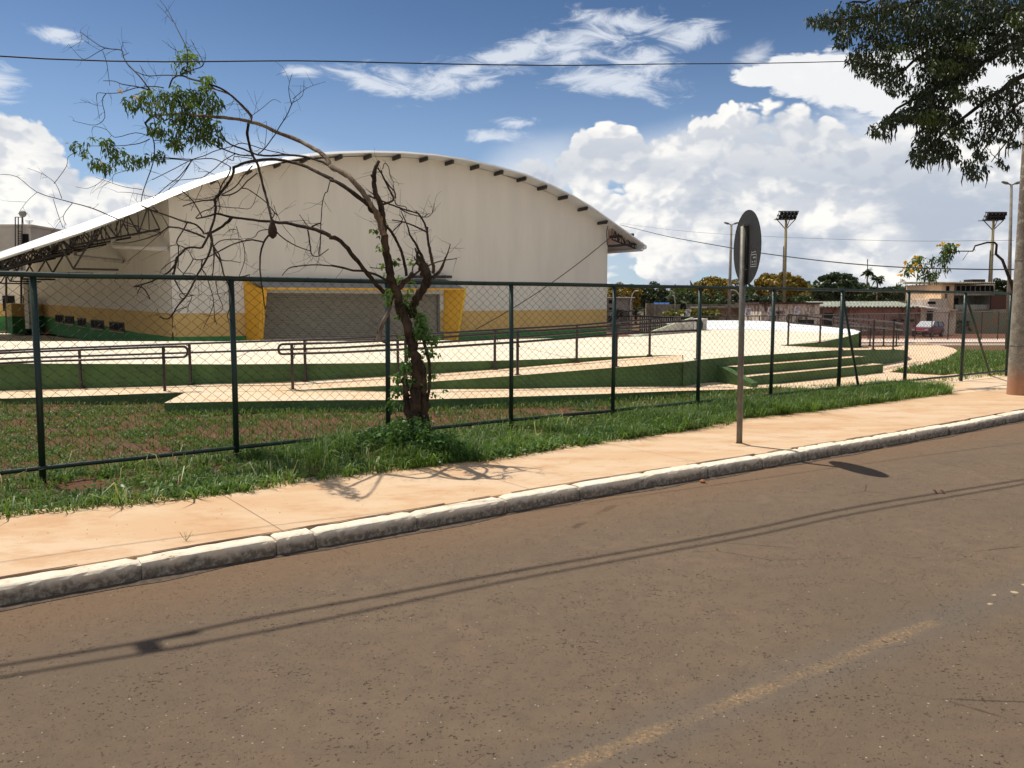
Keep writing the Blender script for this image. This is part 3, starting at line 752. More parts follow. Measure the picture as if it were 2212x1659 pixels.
handrail('handrail', 'brown handrail on the near side of the ramp that leaves the deck to the right', [
    (1816, 687, 1816, 755.5, yr(1816)), (1886, 691.5, 1886, 755, yr(1886)), (1929, 695, 1929, 755, yr(1929))],
    [(1801, 684.8, yr(1801)), (1885, 691.5, yr(1885)), (1931, 696, yr(1931)), (1949, 699, yr(1949))],
    [(1801, 702, yr(1801)), (1884, 706, yr(1884)), (1930, 710, yr(1930)), (1949, 713, yr(1949))], loop_l=1)
y2 = lambda x: float(np.interp(x, [1690, 1702, 1771, 1858, 1880, 1936], [26.4, 26.6, 28.0, 31., 32.4, 36.]))
handrail('handrail', 'brown handrail against the curved white bank on the far side of the right ramp', [
    (1702, 680, 1702, 746.5, y2(1702)), (1771, 687, 1771, 739.5, y2(1771)), (1858.6, 700, 1858.6, 748, y2(1858))],
    [(1703, 679.7, y2(1703)), (1769, 686.5, y2(1769)), (1846, 698, y2(1846)), (1868, 701.5, y2(1868))],
    [(1703, 697, y2(1703)), (1774, 703, y2(1774)), (1846, 710.5, y2(1846)), (1868, 713.5, y2(1868))], loop_l=1, loop_r=1)
handrail('handrail', 'short brown handrail beyond the foot of the right ramp', [
    (1879, 705, 1879, 746, 36), (1908.5, 703, 1908.5, 746, 36.5), (1936, 701, 1936, 746.5, 37)],
    [(1872, 703.5, 36), (1908, 701.5, 36.5), (1946, 700, 37.2)], [(1872, 714.5, 36), (1908, 712, 36.5), (1946, 710, 37.2)])

# ---------------------------------------------------------------- street fence of chain link
ZT, ZB = 2.435, .30
FP = [(-324, 1062), (93, 1010), (512, 967), (838, 932), (1107, 908), (1324, 887), (1508, 868.6), (1665, 853.6), (1801, 838.3), (1955, 822.5), (2084, 810.5), (2170, 800.5), (2262, 791.5)]
fpts = [Z(x, y, ZB) for x, y in FP]
fpts = [fpts[0]]+[(fpts[i-1]+fpts[i]*2+fpts[i+1])/4 if i not in (1, 2) else fpts[i] for i in range(1, len(fpts)-1)]+[fpts[-1]]
fence = empty('chain_link_fence', fpts[1], 'tall dark green chain link fence with round posts beside the pavement', 'fence')
for i, p in enumerate(fpts):
    mb = MB(); r = .036 if i not in (8, 9, 10) else .043
    ln = random.uniform(-.012, .012); gz = .06
    mb.tube([(p.x-.01, p.y, gz), (p.x+ln*.3, p.y, 1.2), (p.x+ln, p.y, ZT)], r, 10); obj('post', mb, M_fence, fence, smooth=True)
mb = MB(); mb.tube([(p.x, p.y, ZT+random.uniform(-.004, .004)) for p in resample(fpts, 40)], .031, 8); obj('top_rail', mb, M_fence, fence, smooth=True)
mb = MB(); mb.tube([(p.x, p.y, ZB+random.uniform(-.006, .006)) for p in resample(fpts, 40)], .026, 8); obj('bottom_rail', mb, M_fence, fence, smooth=True)
for (a, b) in (((1811, 630), (1856, 846)), ((2094, 636), (2139, 812))):
    pa = min(fpts, key=lambda p: abs(CX+F*p.x/(p.y*cp-(p.z-H)*sp)-a[0]+8))
    A = Vector((pa.x, pa.y-.03, 2.33)); B = Z(b[0], b[1], .14)
    mb = MB(); mb.tube([A, B], .03, 8); obj('brace', mb, M_fence, fence, smooth=True)
def chain_mesh():
    path = resample(fpts, 400); d = [0]
    for a, b in zip(path, path[1:]): d.append(d[-1]+(b-a).length)
    Lt = d[-1]; w = .143; hh = .118; rw = .0023
    def at(s):
        s = min(max(s, 0), Lt-1e-4); j = int(np.searchsorted(d, s, side='right')-1); f = (s-d[j])/(d[j+1]-d[j]); return path[j].lerp(path[j+1], f)
    n = int((ZT-ZB)/(hh/2)); V = []; Fq = []; ncol = int(Lt/(w/2))
    A = np.array([at(c*w/2) for c in range(ncol+2)])
    wob = rng.normal(0, .004, (ncol+2, n+1))
    for c in range(ncol):
        # wire c swings between column line c and c+1
        idx = (np.arange(n+1)+c) % 2
        X = np.where(idx[:, None] == 0, A[c], A[c+1]).astype(float)
        z = ZB+np.arange(n+1)*(ZT-ZB)/n+wob[c]*.6
        X[:, 2] = z; X[:, 0] += wob[c]; X[:, 1] += rng.normal(0, .003, n+1)
        t = (A[c+1]-A[c]); t = t/np.linalg.norm(t); nn = np.array([-t[1], t[0], 0])
        ring = [nn*rw, np.array([0, 0, rw*1.25]), -nn*rw, -np.array([0, 0, rw*1.25])]
        b = len(V)*0+(c*(n+1)*4)
        V.append(np.stack([X+r_ for r_ in ring], 1).reshape(-1, 3))
        i = np.arange(n)[:, None]; j = np.arange(4)[None, :]
        q = np.stack([b+i*4+j, b+i*4+(j+1) % 4, b+(i+1)*4+(j+1) % 4, b+(i+1)*4+j], -1).reshape(-1, 4)
        Fq.append(q)
    npobj('wire_mesh', np.concatenate(V), np.concatenate(Fq), M_wire, fence)
chain_mesh()
# tie wires round the rails
mb = MB()
for p in resample(fpts, 110):
    for z, r in ((ZT, .036), (ZB, .031)):
        s = random.uniform(-.02, .02); mb.tube([(p.x+s, p.y-r, z-.02), (p.x+s+.004, p.y-r*.5, z+r), (p.x+s+.012, p.y+r, z+.01), (p.x+s, p.y+r*.6, z-r), (p.x+s, p.y-r, z-.02)], .0028, 4)
tag(obj('tie_wires', mb, M_wire, fence), kind='stuff')

# ---------------------------------------------------------------- far fence round the plaza
FT = [(1425, 684, 62), (1646, 682.4, 63), (1795, 679.5, 64), (1951, 677, 65), (2080, 674.2, 65), (2230, 670, 65)]
ff = [Yd(*p) for p in FT]; e = empty('far_fence', Vector((ff[0].x, ff[0].y, terr(62))), 'thin grey chain link fence along the far pavement in front of the old buildings', 'fence')
mb = MB(); mb.tube(ff, .045, 6); obj('top_rail', mb, M_galv, e)
zz = [p.z for p in ff]; 
for p in resample(ff, 24):
    mb = MB(); mb.tube([(p.x, p.y, terr(p.y)-.05), (p.x, p.y, p.z)], .04, 6); obj('post', mb, M_steel, e)
mb = MB(); L = resample(ff, 130)
for i in range(0, len(L)-14, 1):
    a, b = L[i], L[i+11]
    mb.tube([(a.x, a.y, terr(a.y)+.05), (b.x, b.y, b.z)], .006, 3); mb.tube([(b.x, b.y, terr(b.y)+.05), (a.x, a.y, a.z)], .006, 3)
obj('wire_mesh', mb, M_steel, e)

# ---------------------------------------------------------------- sports hall
A_ = Yd(372, 660, 45.); B_ = Yd(1311, 660, 60.); A_.z = B_.z = 0
u = (B_-A_).normalized(); nf = Vector((u.y, -u.x, 0))       # facade direction and its outward normal
ax = Vector((-.6, .8, 0))
def on_plane(px, py, P0, n):
    d = Vector(ray(px, py)); o = Vector((0, 0, H)); t = (P0-o).dot(n)/d.dot(n); return o+d*t
def fac(px, py, off=0.): return on_plane(px, py, A_+nf*off, nf)
ns = Vector((-ax.y, ax.x, 0))                                 # side wall normal
def side(px, py, off=0.): return on_plane(px, py, A_+ns*off, ns)
hall = empty('sports_hall', A_, 'large sports hall with arched roof, white wall over ochre and green bands, and grey shutter', 'sports hall')
WT = [(372, 424), (430, 398), (500, 377), (560, 362), (640, 348), (737, 339), (800, 337.5), (870, 340), (940, 346), (1004, 357), (1070, 373), (1137, 395), (1200, 423), (1237, 441), (1280, 467), (1314, 492)]
ZG = -.6
mb = MB()
top = [fac(x, y) for x, y in WT]
yt = [(372, 677.2), (531, 676), (800, 673.8), (1005, 671.5), (1311, 668.3)]
ytw = [fac(x, y) for x, y in yt]
gt = [(372, 728), (531, 725.7), (800, 720), (1005, 714.5), (1311, 709)]
gtw = [fac(x, y) for x, y in gt]
bot = [Vector((p.x, p.y, ZG)) for p in gtw]
def poly(mb, P, mi):
    b = len(mb.v); mb.v += [tuple(p) for p in P]; mb.f.append(tuple(range(b, b+len(P)))); mb.mi.append(mi)
# white part as columns so the big face stays planar and well shaped
def colfill(mb, topL, botL, mi, nseg=60):
    def key(p): return (p-A_).dot(u)
    tk = [key(p) for p in topL]; tz = [p.z for p in topL]; bk_ = [key(p) for p in botL]; bz = [p.z for p in botL]
    s0, s1 = 0, (B_-A_).length; b = len(mb.v)
    for i in range(nseg+1):
        s = s0+(s1-s0)*i/nseg; q = A_+u*s
        mb.v += [(q.x, q.y, float(np.interp(s, tk, tz))), (q.x, q.y, float(np.interp(s, bk_, bz)))]
    for i in range(nseg): mb.f.append((b+2*i, b+2*i+1, b+2*i+3, b+2*i+2)); mb.mi.append(mi)
colfill(mb, top, ytw, 0); colfill(mb, ytw, gtw, 1); colfill(mb, gtw, bot, 2)
obj('front_wall', mb, [M_white, M_ylw, M_hgreen], hall)
# left side wall under the roof overhang
xs = [372, 300, 250, 200, 160, 128, 95, 60]
stop = [side(x, 390) for x in xs]
mb = MB()
yb = [677.2, 671.5, 667.8, 664.3, 661.6, 659.6, 657.5, 655.5]; gb = [728, 719, 709, 699, 692, 687.5, 684, 681]
for i in range(len(xs)-1):
    a, b = xs[i], xs[i+1]
    pa, pb = side(a, yb[i]), side(b, yb[i+1]); ga, gb_ = side(a, gb[i]), side(b, gb[i+1])
    ha, hb = pa.copy(), pb.copy(); ha.z = hb.z = 7.95
    poly(mb, [ha, pa, pb, hb], 0); poly(mb, [pa, ga, gb_, pb], 1)
    za, zb_ = ga.copy(), gb_.copy(); za.z = zb_.z = ZG; poly(mb, [ga, za, zb_, gb_], 2)
obj('side_wall', mb, [M_white, M_ylw, M_hgreen], hall)
endp = side(60, 660); bk0 = endp; bk1 = endp+u*29.5; mb = MB()
poly(mb, [Vector((bk0.x, bk0.y, ZG)), Vector((bk1.x, bk1.y, ZG)), Vector((bk1.x, bk1.y, 6)), Vector((bk0.x+u.x*14, bk0.y+u.y*14, 11)), Vector((bk0.x, bk0.y, 7.9))], 0)
poly(mb, [Vector((B_.x, B_.y, ZG)), Vector((bk1.x, bk1.y, ZG)), Vector((bk1.x, bk1.y, 7.2)), Vector((B_.x, B_.y, 7.2))], 0)
obj('rear_walls', mb, M_white, hall)
# windows in the side wall, each set deep in its opening
for (x0, x1, t0, t1, b0_, b1_) in ((120, 137, 679.5, 681.3, 695.2, 697.3), (141, 159.5, 682, 684, 698.3, 700.8), (168, 185.5, 686.5, 688.8, 703, 706), (197, 224, 690.2, 693.3, 707.3, 711.5), (237, 268, 694.5, 698.3, 712.3, 717)):
    P = [side(x0, t0, .02), side(x1, t1, .02), side(x1, b1_, .02), side(x0, b0_, .02)]
    mb = MB(); zt = max(P[0].z, P[1].z); zb2 = min(P[2].z, P[3].z)
    a = P[0]; b = P[1]; d = (b-a); d.z = 0; Ln = d.length; d.normalize(); m = (a+b)/2
    def q(s, z, o): v = a+d*s+ns*o; return (v.x, v.y, z)
    # frame: four bars and two mullions, proud of the glass
    for (s0, s1, z0, z1) in ((0, Ln, zt-.09, zt), (0, Ln, zb2, zb2+.09), (0, .12, zb2, zt), (Ln-.12, Ln, zb2, zt), (Ln*.33, Ln*.33+.1, zb2, zt), (Ln*.66, Ln*.66+.1, zb2, zt)):
        mb.add([q(s0, z0, .05), q(s1, z0, .05), q(s1, z1, .05), q(s0, z1, .05), q(s0, z0, -.02), q(s1, z0, -.02), q(s1, z1, -.02), q(s0, z1, -.02)], [(0,1,2,3), (0,4,5,1), (1,5,6,2), (2,6,7,3), (3,7,4,0)])
    w_ = obj('window', mb, M_frame, hall)
    g_ = MB(); g_.add([q(.05, zb2+.05, .012), q(Ln-.05, zb2+.05, .012), q(Ln-.05, zt-.05, .012), q(.05, zt-.05, .012)], [(0,1,2,3)])
    po = obj('pane', g_, M_dark, hall); mw = po.matrix_world.copy(); po.parent = w_; po.matrix_parent_inverse = Matrix(); 
    s_ = MB(); s_.add([q(-.05, zb2-.07, .08), q(Ln+.05, zb2-.07, .08), q(Ln+.05, zb2-.02, .08), q(-.05, zb2-.02, .08), q(-.05, zb2-.07, 0), q(Ln+.05, zb2-.07, 0), q(Ln+.05, zb2-.02, 0), q(-.05, zb2-.02, 0)], [(0,1,2,3), (3,2,6,7), (0,4,5,1)])
    so = obj('sill', s_, M_ylw, hall); so.parent = w_
mb = MB(); P = [side(97, 712, .05), side(106, 713, .05)]
a, b = P; mb.add([a, b, (b.x, b.y, ZG), (a.x, a.y, ZG)], [(0,1,2,3)]); tag(obj('door', mb, mat('orange_door', (.62, .13, .04), .6), hall), 'orange door in the green part of the side wall')
# low block sticking out at the far left
mb = MB(); lf = Yd(13, 655, 80.5); c1 = Yd(24, 655.5, 78.5); c2 = side(93, 657.5); 
def wall2(p, q_, ztop, zmid):
    poly(mb, [Vector((p.x, p.y, ztop)), Vector((p.x, p.y, zmid)), Vector((q_.x, q_.y, zmid)), Vector((q_.x, q_.y, ztop))], 0)
    poly(mb, [Vector((p.x, p.y, zmid)), Vector((p.x, p.y, ZG)), Vector((q_.x, q_.y, ZG)), Vector((q_.x, q_.y, zmid))], 1)
zt_ = Yd(24, 655.5, 78.5).z; zm_ = Yd(24, 684, 78.5).z
wall2(lf, c1, zt_, zm_); wall2(c1, c2, zt_, zm_)
bkc = Vector((c2.x*1.16-.6, c2.y*1.16, 0)); bkl = Vector((lf.x*1.16+.6, lf.y*1.16, 0)); wall2(lf, bkl, zt_, zm_)
poly(mb, [Vector((p.x, p.y, zt_)) for p in (lf, c1, c2, bkc, bkl)], 0)
obj('annex', mb, [M_ylw, M_hgreen], hall)
a = Yd(53, 714.5, 80.2); b = Yd(71.5, 729, 80.2); mb = MB(); mb.box(((a.x+b.x)/2, 80.3, (a.z+b.z)/2), (b.x-a.x, .1, a.z-b.z)); obj('window', mb, M_dark, hall)
mb = MB(); a = Yd(56, 600, 72); mb.box((a.x, 72, 2.3), (.35, .35, 4.4)); obj('column', mb, M_white, hall)
# roof sheet
RT = [(-260, 612), (-120, 583), (-40, 560), (0, 547.6), (50, 529), (100, 511), (177, 484.5), (230, 465), (287, 444.5), (330, 427), (367, 412), (430, 389), (500, 368), (560, 353), (620, 340.5), (667, 333), (700, 330), (737, 328), (800, 326.6), (870.6, 328.3), (940, 334), (1004, 343.5),
      (1070, 358), (1137, 377), (1190, 399), (1237, 422), (1280, 448), (1320.6, 477), (1350, 498), (1380, 519.5), (1394, 530)]
rf = [fac(x, y, 1.15) for x, y in RT]
RD = 60.
def rsheet(L, dz, d0, d1):
    return [Vector((p.x+ax.x*d0, p.y+ax.y*d0, p.z+dz)) for p in L], [Vector((p.x+ax.x*d1, p.y+ax.y*d1, p.z+dz)) for p in L]
mb = MB(); f0, f1 = rsheet(rf, 0, 0, RD); n = len(rf)
th = [Vector((0, 0, -.10))]*n
mb.v += [tuple(p) for p in f0]+[tuple(p) for p in f1]+[tuple(p+Vector((0, 0, -.1))) for p in f0]+[tuple(p+Vector((0, 0, -.1))) for p in f1]
for i in range(n-1):
    mb.f += [(i, i+1, n+i+1, n+i), (2*n+i, 3*n+i, 3*n+i+1, 2*n+i+1), (i, 2*n+i, 2*n+i+1, i+1)]; mb.mi += [0]*3
mb.f += [(n-1, 3*n-1, 4*n-1, 2*n-1), (0, n, 3*n, 2*n)]; mb.mi += [0, 0]
obj('roof', mb, M_roof, hall)
# added white strip, tilted to catch sun and imitate the lit roof top
mb = MB()
for i, ((x, y), p) in enumerate(zip(RT, rf)):
    wd = .85 if x < 300 else (.85-(x-300)/400*.62 if x < 700 else .23-.15*min(1, (x-700)/300))
    wd *= (.55+.45*min(1, max(0, (x+20)/160))) 
    a = p+nf*.02+Vector((0, 0, .04-wd*.0)); b = p+nf*(wd*.85)+Vector((0, 0, -wd*.48)); c = b-nf*.03-Vector((0, 0, .03))
    mb.v += [tuple(a+ax*.3), tuple(a), tuple(b), tuple(c)]
for i in range(n-1):
    for k_ in range(3): mb.f.append((4*i+k_, 4*i+k_+1, 4*i+k_+5, 4*i+k_+4)); mb.mi.append(0)
obj('added_roof_edge', mb, M_flash, hall)
# purlin ends under the front overhang
def along(L, px):
    for (x0, y0), a, b, (x1, y1) in zip(RT, L, L[1:], RT[1:]):
        if x0 <= px <= x1: return a.lerp(b, (px-x0)/(x1-x0)), (b-a).normalized()
for x in (397, 470, 548, 610, 668, 745, 808, 871, 930, 986, 1041, 1093, 1143, 1188, 1233, 1276, 1319):
    p, t = along(rf, x-6); nrm = Vector((-t.z*u.x, -t.z*u.y, t.dot(u)))
    m = Matrix.Rotation(-math.atan2(t.z, t.dot(u)), 3, 'Y')
    c = p-nf*.62+Vector((0, 0, -.24)); mb = MB()
    mb.box(c, (.13, 1.05, .22), math.atan2(u.y, u.x), tilt=m); obj('purlin', mb, M_steel, hall)
# eave truss and gutter on the right
mb = MB()
pe = fac(1394, 530, 1.15); 
for dd in (0.,): 
    mb.tube([pe+Vector((0, 0, -.12)), pe+ax*30+Vector((0, 0, -.12))], .17, 8); mb.tube([pe-u*.25+Vector((0, 0, -.32)), pe-u*.25+ax*30+Vector((0, 0, -.32))], .12, 6)
obj('gutter', mb, M_roof, hall)
def truss(P, Q, depth0, depth1, n, off=Vector((0, 0, 0)), parent=None, r=.05, stub=0):
    """lattice between two roof points: chords plus zigzag web"""
    mb = MB(); top = [P.lerp(Q, i/n)+off for i in range(n+1)]
    if callable(depth0): bt = [p-Vector((0, 0, depth0(i/n))) for i, p in enumerate(top)]
    else: bt = [p-Vector((0, 0, depth0+(depth1-depth0)*i/n)) for i, p in enumerate(top)]
    mb.tube(top, r, 4); mb.tube(bt, r*1.1, 4)
    for i in range(n):
        mb.tube([top[i], bt[i+1]] if i % 2 else [bt[i], top[i+1]], r*.8, 4); mb.tube([bt[i], top[i]], r*.6, 4)
    if stub: mb.tube([bt[0], bt[0]+u*stub], r*1.2, 4); mb.tube([bt[0], bt[0]+u*stub+ax*.02], r, 4)
    return obj('truss', mb, M_steel, parent)
a = fac(1322, 494, .4); b = fac(1384, 531, .4)
truss(a, b, .75, .35, 9, parent=hall)
p0 = fac(1345, 511, 0)+ax*1; mb = MB(); mb.tube([fac(1318, 512, .3), fac(1368, 507, .3)], .12, 6); obj('purlin', mb, M_steel, hall)
mb = MB(); mb.tube([fac(1314, 532, .6), fac(1388, 526, .6)], .10, 6); obj('purlin', mb, M_steel, hall)
# left overhang: one lattice after the other going back under the roof
Rl = [p for (x, y), p in zip(RT, rf) if x <= 372]
def roofpt(s, w):   # s metres along the facade (negative = left of the corner), w metres back
    ks = [(p-A_).dot(u) for p in rf]; z = float(np.interp(s, ks, [p.z for p in rf])); q = A_+u*s+ax*w; return Vector((q.x, q.y, z))
for w in (.3, 7, 14, 21, 28, 35):
    P = roofpt(-9.5, w)-Vector((0, 0, .28)); Q = roofpt(-.4, w)-Vector((0, 0, .28))
    mid = roofpt(-4.6, w)-Vector((0, 0, .28))
    truss(mid, Q, .55, 1.45, 8, parent=hall, r=.05, stub=0)
    truss(P, mid, .35, .8, 8, parent=hall, r=.045)
    mb = MB(); s0 = roofpt(-5.2, w)-Vector((0, 0, .45)); s1 = roofpt(-4.6, w)-Vector((0, 0, 2.0)); s2 = roofpt(-3.4, w)-Vector((0, 0, .45)); s3 = s1+u*2.1
    mb.tube([s0, s1, s3], .06, 5); mb.tube([s2, s1], .05, 5); obj('strut', mb, M_steel, hall)
mb = MB(); gl = roofpt(-11.0, -1.0); 
g0 = fac(367, 419, 1.0); g1 = fac(0, 556, 1.0)
mb.tube([fac(262, 462, 1.0), fac(180, 494, 1.0)], .24, 8); mb.tube([fac(176, 495.5, 1.0), fac(70, 531, 1.0)], .22, 8); mb.tube([fac(66, 532, 1.), fac(-20, 560, 1.)], .2, 8)
obj('gutter', mb, M_roof, hall, smooth=True)
for (x0, y0, x1, y1, xe, ye) in ((243, 490, 243, 528, 361, 538), (160, 505, 160, 550, 265, 565), (30, 560, 30, 590, 107, 601)):
    off = 2.2 if x0 > 100 else 2.2
    mb = MB(); pt = [side(x0, y0, off), side(x1, y1, off), side(x1+4, y1+4, off), side(xe, ye, .15)]
    pt[1] = Vector((pt[0].x, pt[0].y, pt[1].z)); mb.tube(pt, .13, 8); obj('drain_pipe', mb, M_pvc, hall, smooth=True)
# roller shutter with real slats
s0_, s1_ = 570, 946.5
mb = MB(); zt2 = fac(760, 634).z; nsl = 30; z0 = -.4
pa, pb = fac(s0_-14, 650), fac(s1_, 650)
for i in range(nsl):
    za = zt2-(zt2-z0)*i/nsl; zb3 = zt2-(zt2-z0)*(i+1)/nsl; zm = (za+zb3*2)/3
    for (zz0, o0, zz1, o1) in ((za, .05, zm, .11), (zm, .11, zb3, .05)):
        mb.add([pa+nf*o0, pb+nf*o0, pb+nf*o1, pa+nf*o1], [])
        k_ = len(mb.v)-4
        for t_, zv in zip(range(4), (zz0, zz0, zz1, zz1)): mb.v[k_+t_] = (mb.v[k_+t_][0], mb.v[k_+t_][1], zv)
        mb.f.append((k_, k_+1, k_+2, k_+3)); mb.mi.append(0)
    
sh = obj('roller_shutter', mb, M_shut, hall)
for xx in (s0_-14, s1_):
    p = fac(xx, 650, .10); mb = MB(); mb.box((p.x, p.y, (zt2+z0)/2), (.16, .16, zt2-z0), math.atan2(u.y, u.x)); obj('shutter_rail', mb, M_galv, sh if False else hall)
mb = MB(); a = fac(555, 626, .14); b = fac(958, 626, .14); zl = fac(760, 634, .14).z
for (c, d_) in ((a, b),):
    za = fac(760, 621, .14).z; mb.add([(a.x, a.y, zl), (b.x, b.y, zl), (b.x, b.y, za), (a.x, a.y, za), (a.x-nf.x*.1, a.y-nf.y*.1, zl), (b.x-nf.x*.1, b.y-nf.y*.1, zl)], [(0,1,2,3), (0,4,5,1)])
obj('lintel', mb, M_white, hall)
# portal: two tapering yellow fins carrying a grey canopy
def fin(wt, wb, ot, ob_, o, lab):
    W0, W1 = fac(*wt, .03), fac(*wb, .03); O0, O1 = fac(*ot, o), fac(*ob_, o*.8); mb = MB(); W1.z = O1.z = z0
    t = u*.28
    mb.add([W0, O0, O1, W1, W0+t, O0+t, O1+t, W1+t], [(0,1,2,3), (4,7,6,5), (1,5,6,2), (0,4,5,1), (2,6,7,3)]); return obj('portal_fin', mb, M_ylw2, hall)
fin((526, 607.5), (533, 737), (566, 625), (555, 737), 1.6, '')
W0, W1 = fac(958.6, 626, .04), fac(959.5, 737, .04); O0, O1 = fac(1004, 625, .5), fac(984, 737, .5); W1.z = O1.z = z0
mb = MB(); mb.add([W0, O0, O1, W1], [(0,1,2,3)], 0); e1 = u*.12; mb.add([O0+e1, O1+e1], [], 0); b = len(mb.v); mb.v += [tuple(O0), tuple(O0+e1), tuple(O1+e1), tuple(O1)]; mb.f.append((b, b+1, b+2, b+3)); mb.mi.append(1)
Wb0, Wb1 = fac(1004, 625, .0)+u*.1, fac(986, 737, 0)+u*.1; Wb1.z = z0; mb.add([O0+e1, O1+e1, Wb1, Wb0], [(0,1,2,3)], 0)
obj('portal_fin', mb, [M_ylw2, mat('portal_edge', (.85, .56, .04), .6)], hall)
mb = MB(); cA, cB = fac(545, 601, .03), fac(962, 603, .03); oA, oB = fac(568, 621, 1.65), fac(1004, 623, 1.1)
fA, fB = fac(546, 608, 1.0), fac(972, 607, .8)
mb.add([cA, cB, fB, fA], [(0,1,2,3)], 0); mb.add([fA, fB, oB, oA], [(0,1,2,3)], 0)
lo_ = Vector((0, 0, -.11)); mb.add([oA, oB, oB+lo_, oA+lo_], [(0,1,2,3)], 1); mb.add([oA+lo_, oB+lo_, cB+lo_*4, cA+lo_*4], [(0,1,2,3)], 0)
obj('canopy', mb, [M_canopy, M_ylw2], hall)
for i, x in enumerate((905, 925, 945, 962)):
    p = fac(x, 602, .5); mb = MB(); mb.box((p.x, p.y, p.z+.12), (.7, .5, .16), math.atan2(u.y, u.x)); obj('canopy_rib', mb, M_steel, hall)
# lightning rods on the ridge
for (x, y) in ((808, 327), (1041, 350), (869, 329), (930, 333)):
    p, t = along(rf, x); p = p+ax*6; mb = MB()
    mb.tube([p, p+Vector((0, 0, .75))], .02, 4); mb.tube([p-u*.35, p-u*.35+Vector((0, 0, .3)), p+Vector((0, 0, .42))], .018, 4); mb.box(p+Vector((0, 0, .45)), (.12, .12, .08)); obj('lightning_rod', mb, M_steel, hall)
# grey cable dropping across the wall
def sag(P, Q, s, n=30): return [P.lerp(Q, i/n)-Vector((0, 0, s*4*(i/n)*(1-i/n))) for i in range(n+1)]
mb = MB(); mb.tube(sag(fac(1316, 515, .5), fac(1027, 712, 3.0), .35), .028, 5)
tag(obj('drop_cable', mb, M_cable), 'slack black cable hanging diagonally across the right half of the hall wall', 'cable')
mb = MB(); mb.tube([fac(1312, 530, .35), fac(1310, 500, .35), fac(1314, 486, .4), fac(1330, 484, .6)], .03, 5); tag(obj('cable_loop', mb, M_cable, hall))

# ---------------------------------------------------------------- tower block at far left with tank ball
tw = empty('tower_block', Yd(30, 600, 110), 'flat roofed beige block behind the left end of the hall roof', 'building')
a = Yd(-60, 487, 110); b = Yd(65.5, 493, 110); mb = MB(); mb.box(((a.x+b.x)/2, 114, (a.z-1)/2), (b.x-a.x, 8, a.z+1)); mb.box(((a.x+b.x)/2, 114, a.z-.02), (b.x-a.x+.4, 8.4, .3))
obj('wall', mb, mat('block_beige', (.52, .47, .40), .9, .15, .4), tw)
a = Yd(54, 518, 109.9); mb = MB(); mb.box((a.x, 109.95, a.z), (.9, .12, 1.5)); obj('window', mb, M_dark, tw)
mb = MB()
for x in (33, 39.5, 47.5): a = Yd(x, 469, 109.5); c = Yd(x, 600, 109.5); mb.tube([c, a], .07, 5)
for y in range(500, 600, 5): a = Yd(39.5, y, 109.5); c = Yd(47.5, y, 109.5); mb.tube([a, c], .045, 4)
a = Yd(33, 469, 109.5); c = Yd(47.5, 469, 109.5); mb.tube([a, c], .05, 4); obj('ladder', mb, M_steel, tw)
s_ = Yd(49, 462, 111); mb = MB(); mb.lathe([(.01, .46), (.25, .38), (.40, .22), (.46, 0), (.40, -.22), (.25, -.38), (.05, -.46), (.05, -2)], s_, 14)
for x in (47.5, 50.5): a = Yd(x, 491, 110.8); mb.tube([a, s_-Vector((0, 0, .3))], .05, 4)
tag(obj('tank_ball', mb, mat('ball_grey', (.26, .24, .21), .7)), 'small round grey ball on a thin mast on top of the beige block', 'tank')
mb = MB(); a = Yd(63, 491, 110); b = Yd(63, 477, 110); mb.tube([a, b], .04, 4)
for dx, dz_ in ((.55, 0), (.4, -.15), (.25, -.3)): mb.tube([b-Vector((dx, 0, -dz_)), b+Vector((dx, 0, dz_))], .03, 4)
tag(obj('tv_antenna', mb, M_steel), 'thin television antenna at the right edge of the beige block', 'antenna')
# shaded back building and its poles behind the low block
sb = empty('rear_block', Yd(20, 700, 95), 'shaded cream and green block with black openings behind the low ochre annex', 'building')
a = Yd(-200, 600, 95); b = Yd(57, 600, 95); mb = MB(); 
zc = [Yd(0, y, 95).z for y in (585, 657, 683)]+[-.8]
for i in range(3):
    poly(mb, [Vector((a.x, 95, zc[i])), Vector((b.x, 95, zc[i])), Vector((b.x, 95, zc[i+1])), Vector((a.x, 95, zc[i+1]))], i)
poly(mb, [Vector((b.x, 95, zc[0])), Vector((b.x, 105, zc[0])), Vector((b.x, 105, -.8)), Vector((b.x, 95, -.8))], 0); poly(mb, [Vector((a.x, 95, zc[0])), Vector((b.x, 95, zc[0])), Vector((b.x, 105, zc[0])), Vector((a.x, 105, zc[0]))], 0)
obj('wall', mb, [M_white, M_ylw, M_hgreen], sb)
for (x0, x1, y0, y1) in ((5, 31, 639, 655), (6, 17, 655, 672), (49, 56, 639, 655)):
    p, q = Yd(x0, y0, 94.9), Yd(x1, y1, 94.9); mb = MB(); mb.box(((p.x+q.x)/2, 94.93, (p.z+q.z)/2), (q.x-p.x, .12, p.z-q.z)); obj('opening', mb, M_dark, sb)
for x in (13.5, 46): mb = MB(); mb.tube([Yd(x, 598, 90), Yd(x, 745, 90)], .11, 6); tag(obj('thin_post', mb, M_steel), ('leftmost' if x < 20 else 'right hand')+' of two thin dark posts in front of the shaded block at far left', 'post', 'thin posts by the shaded block')

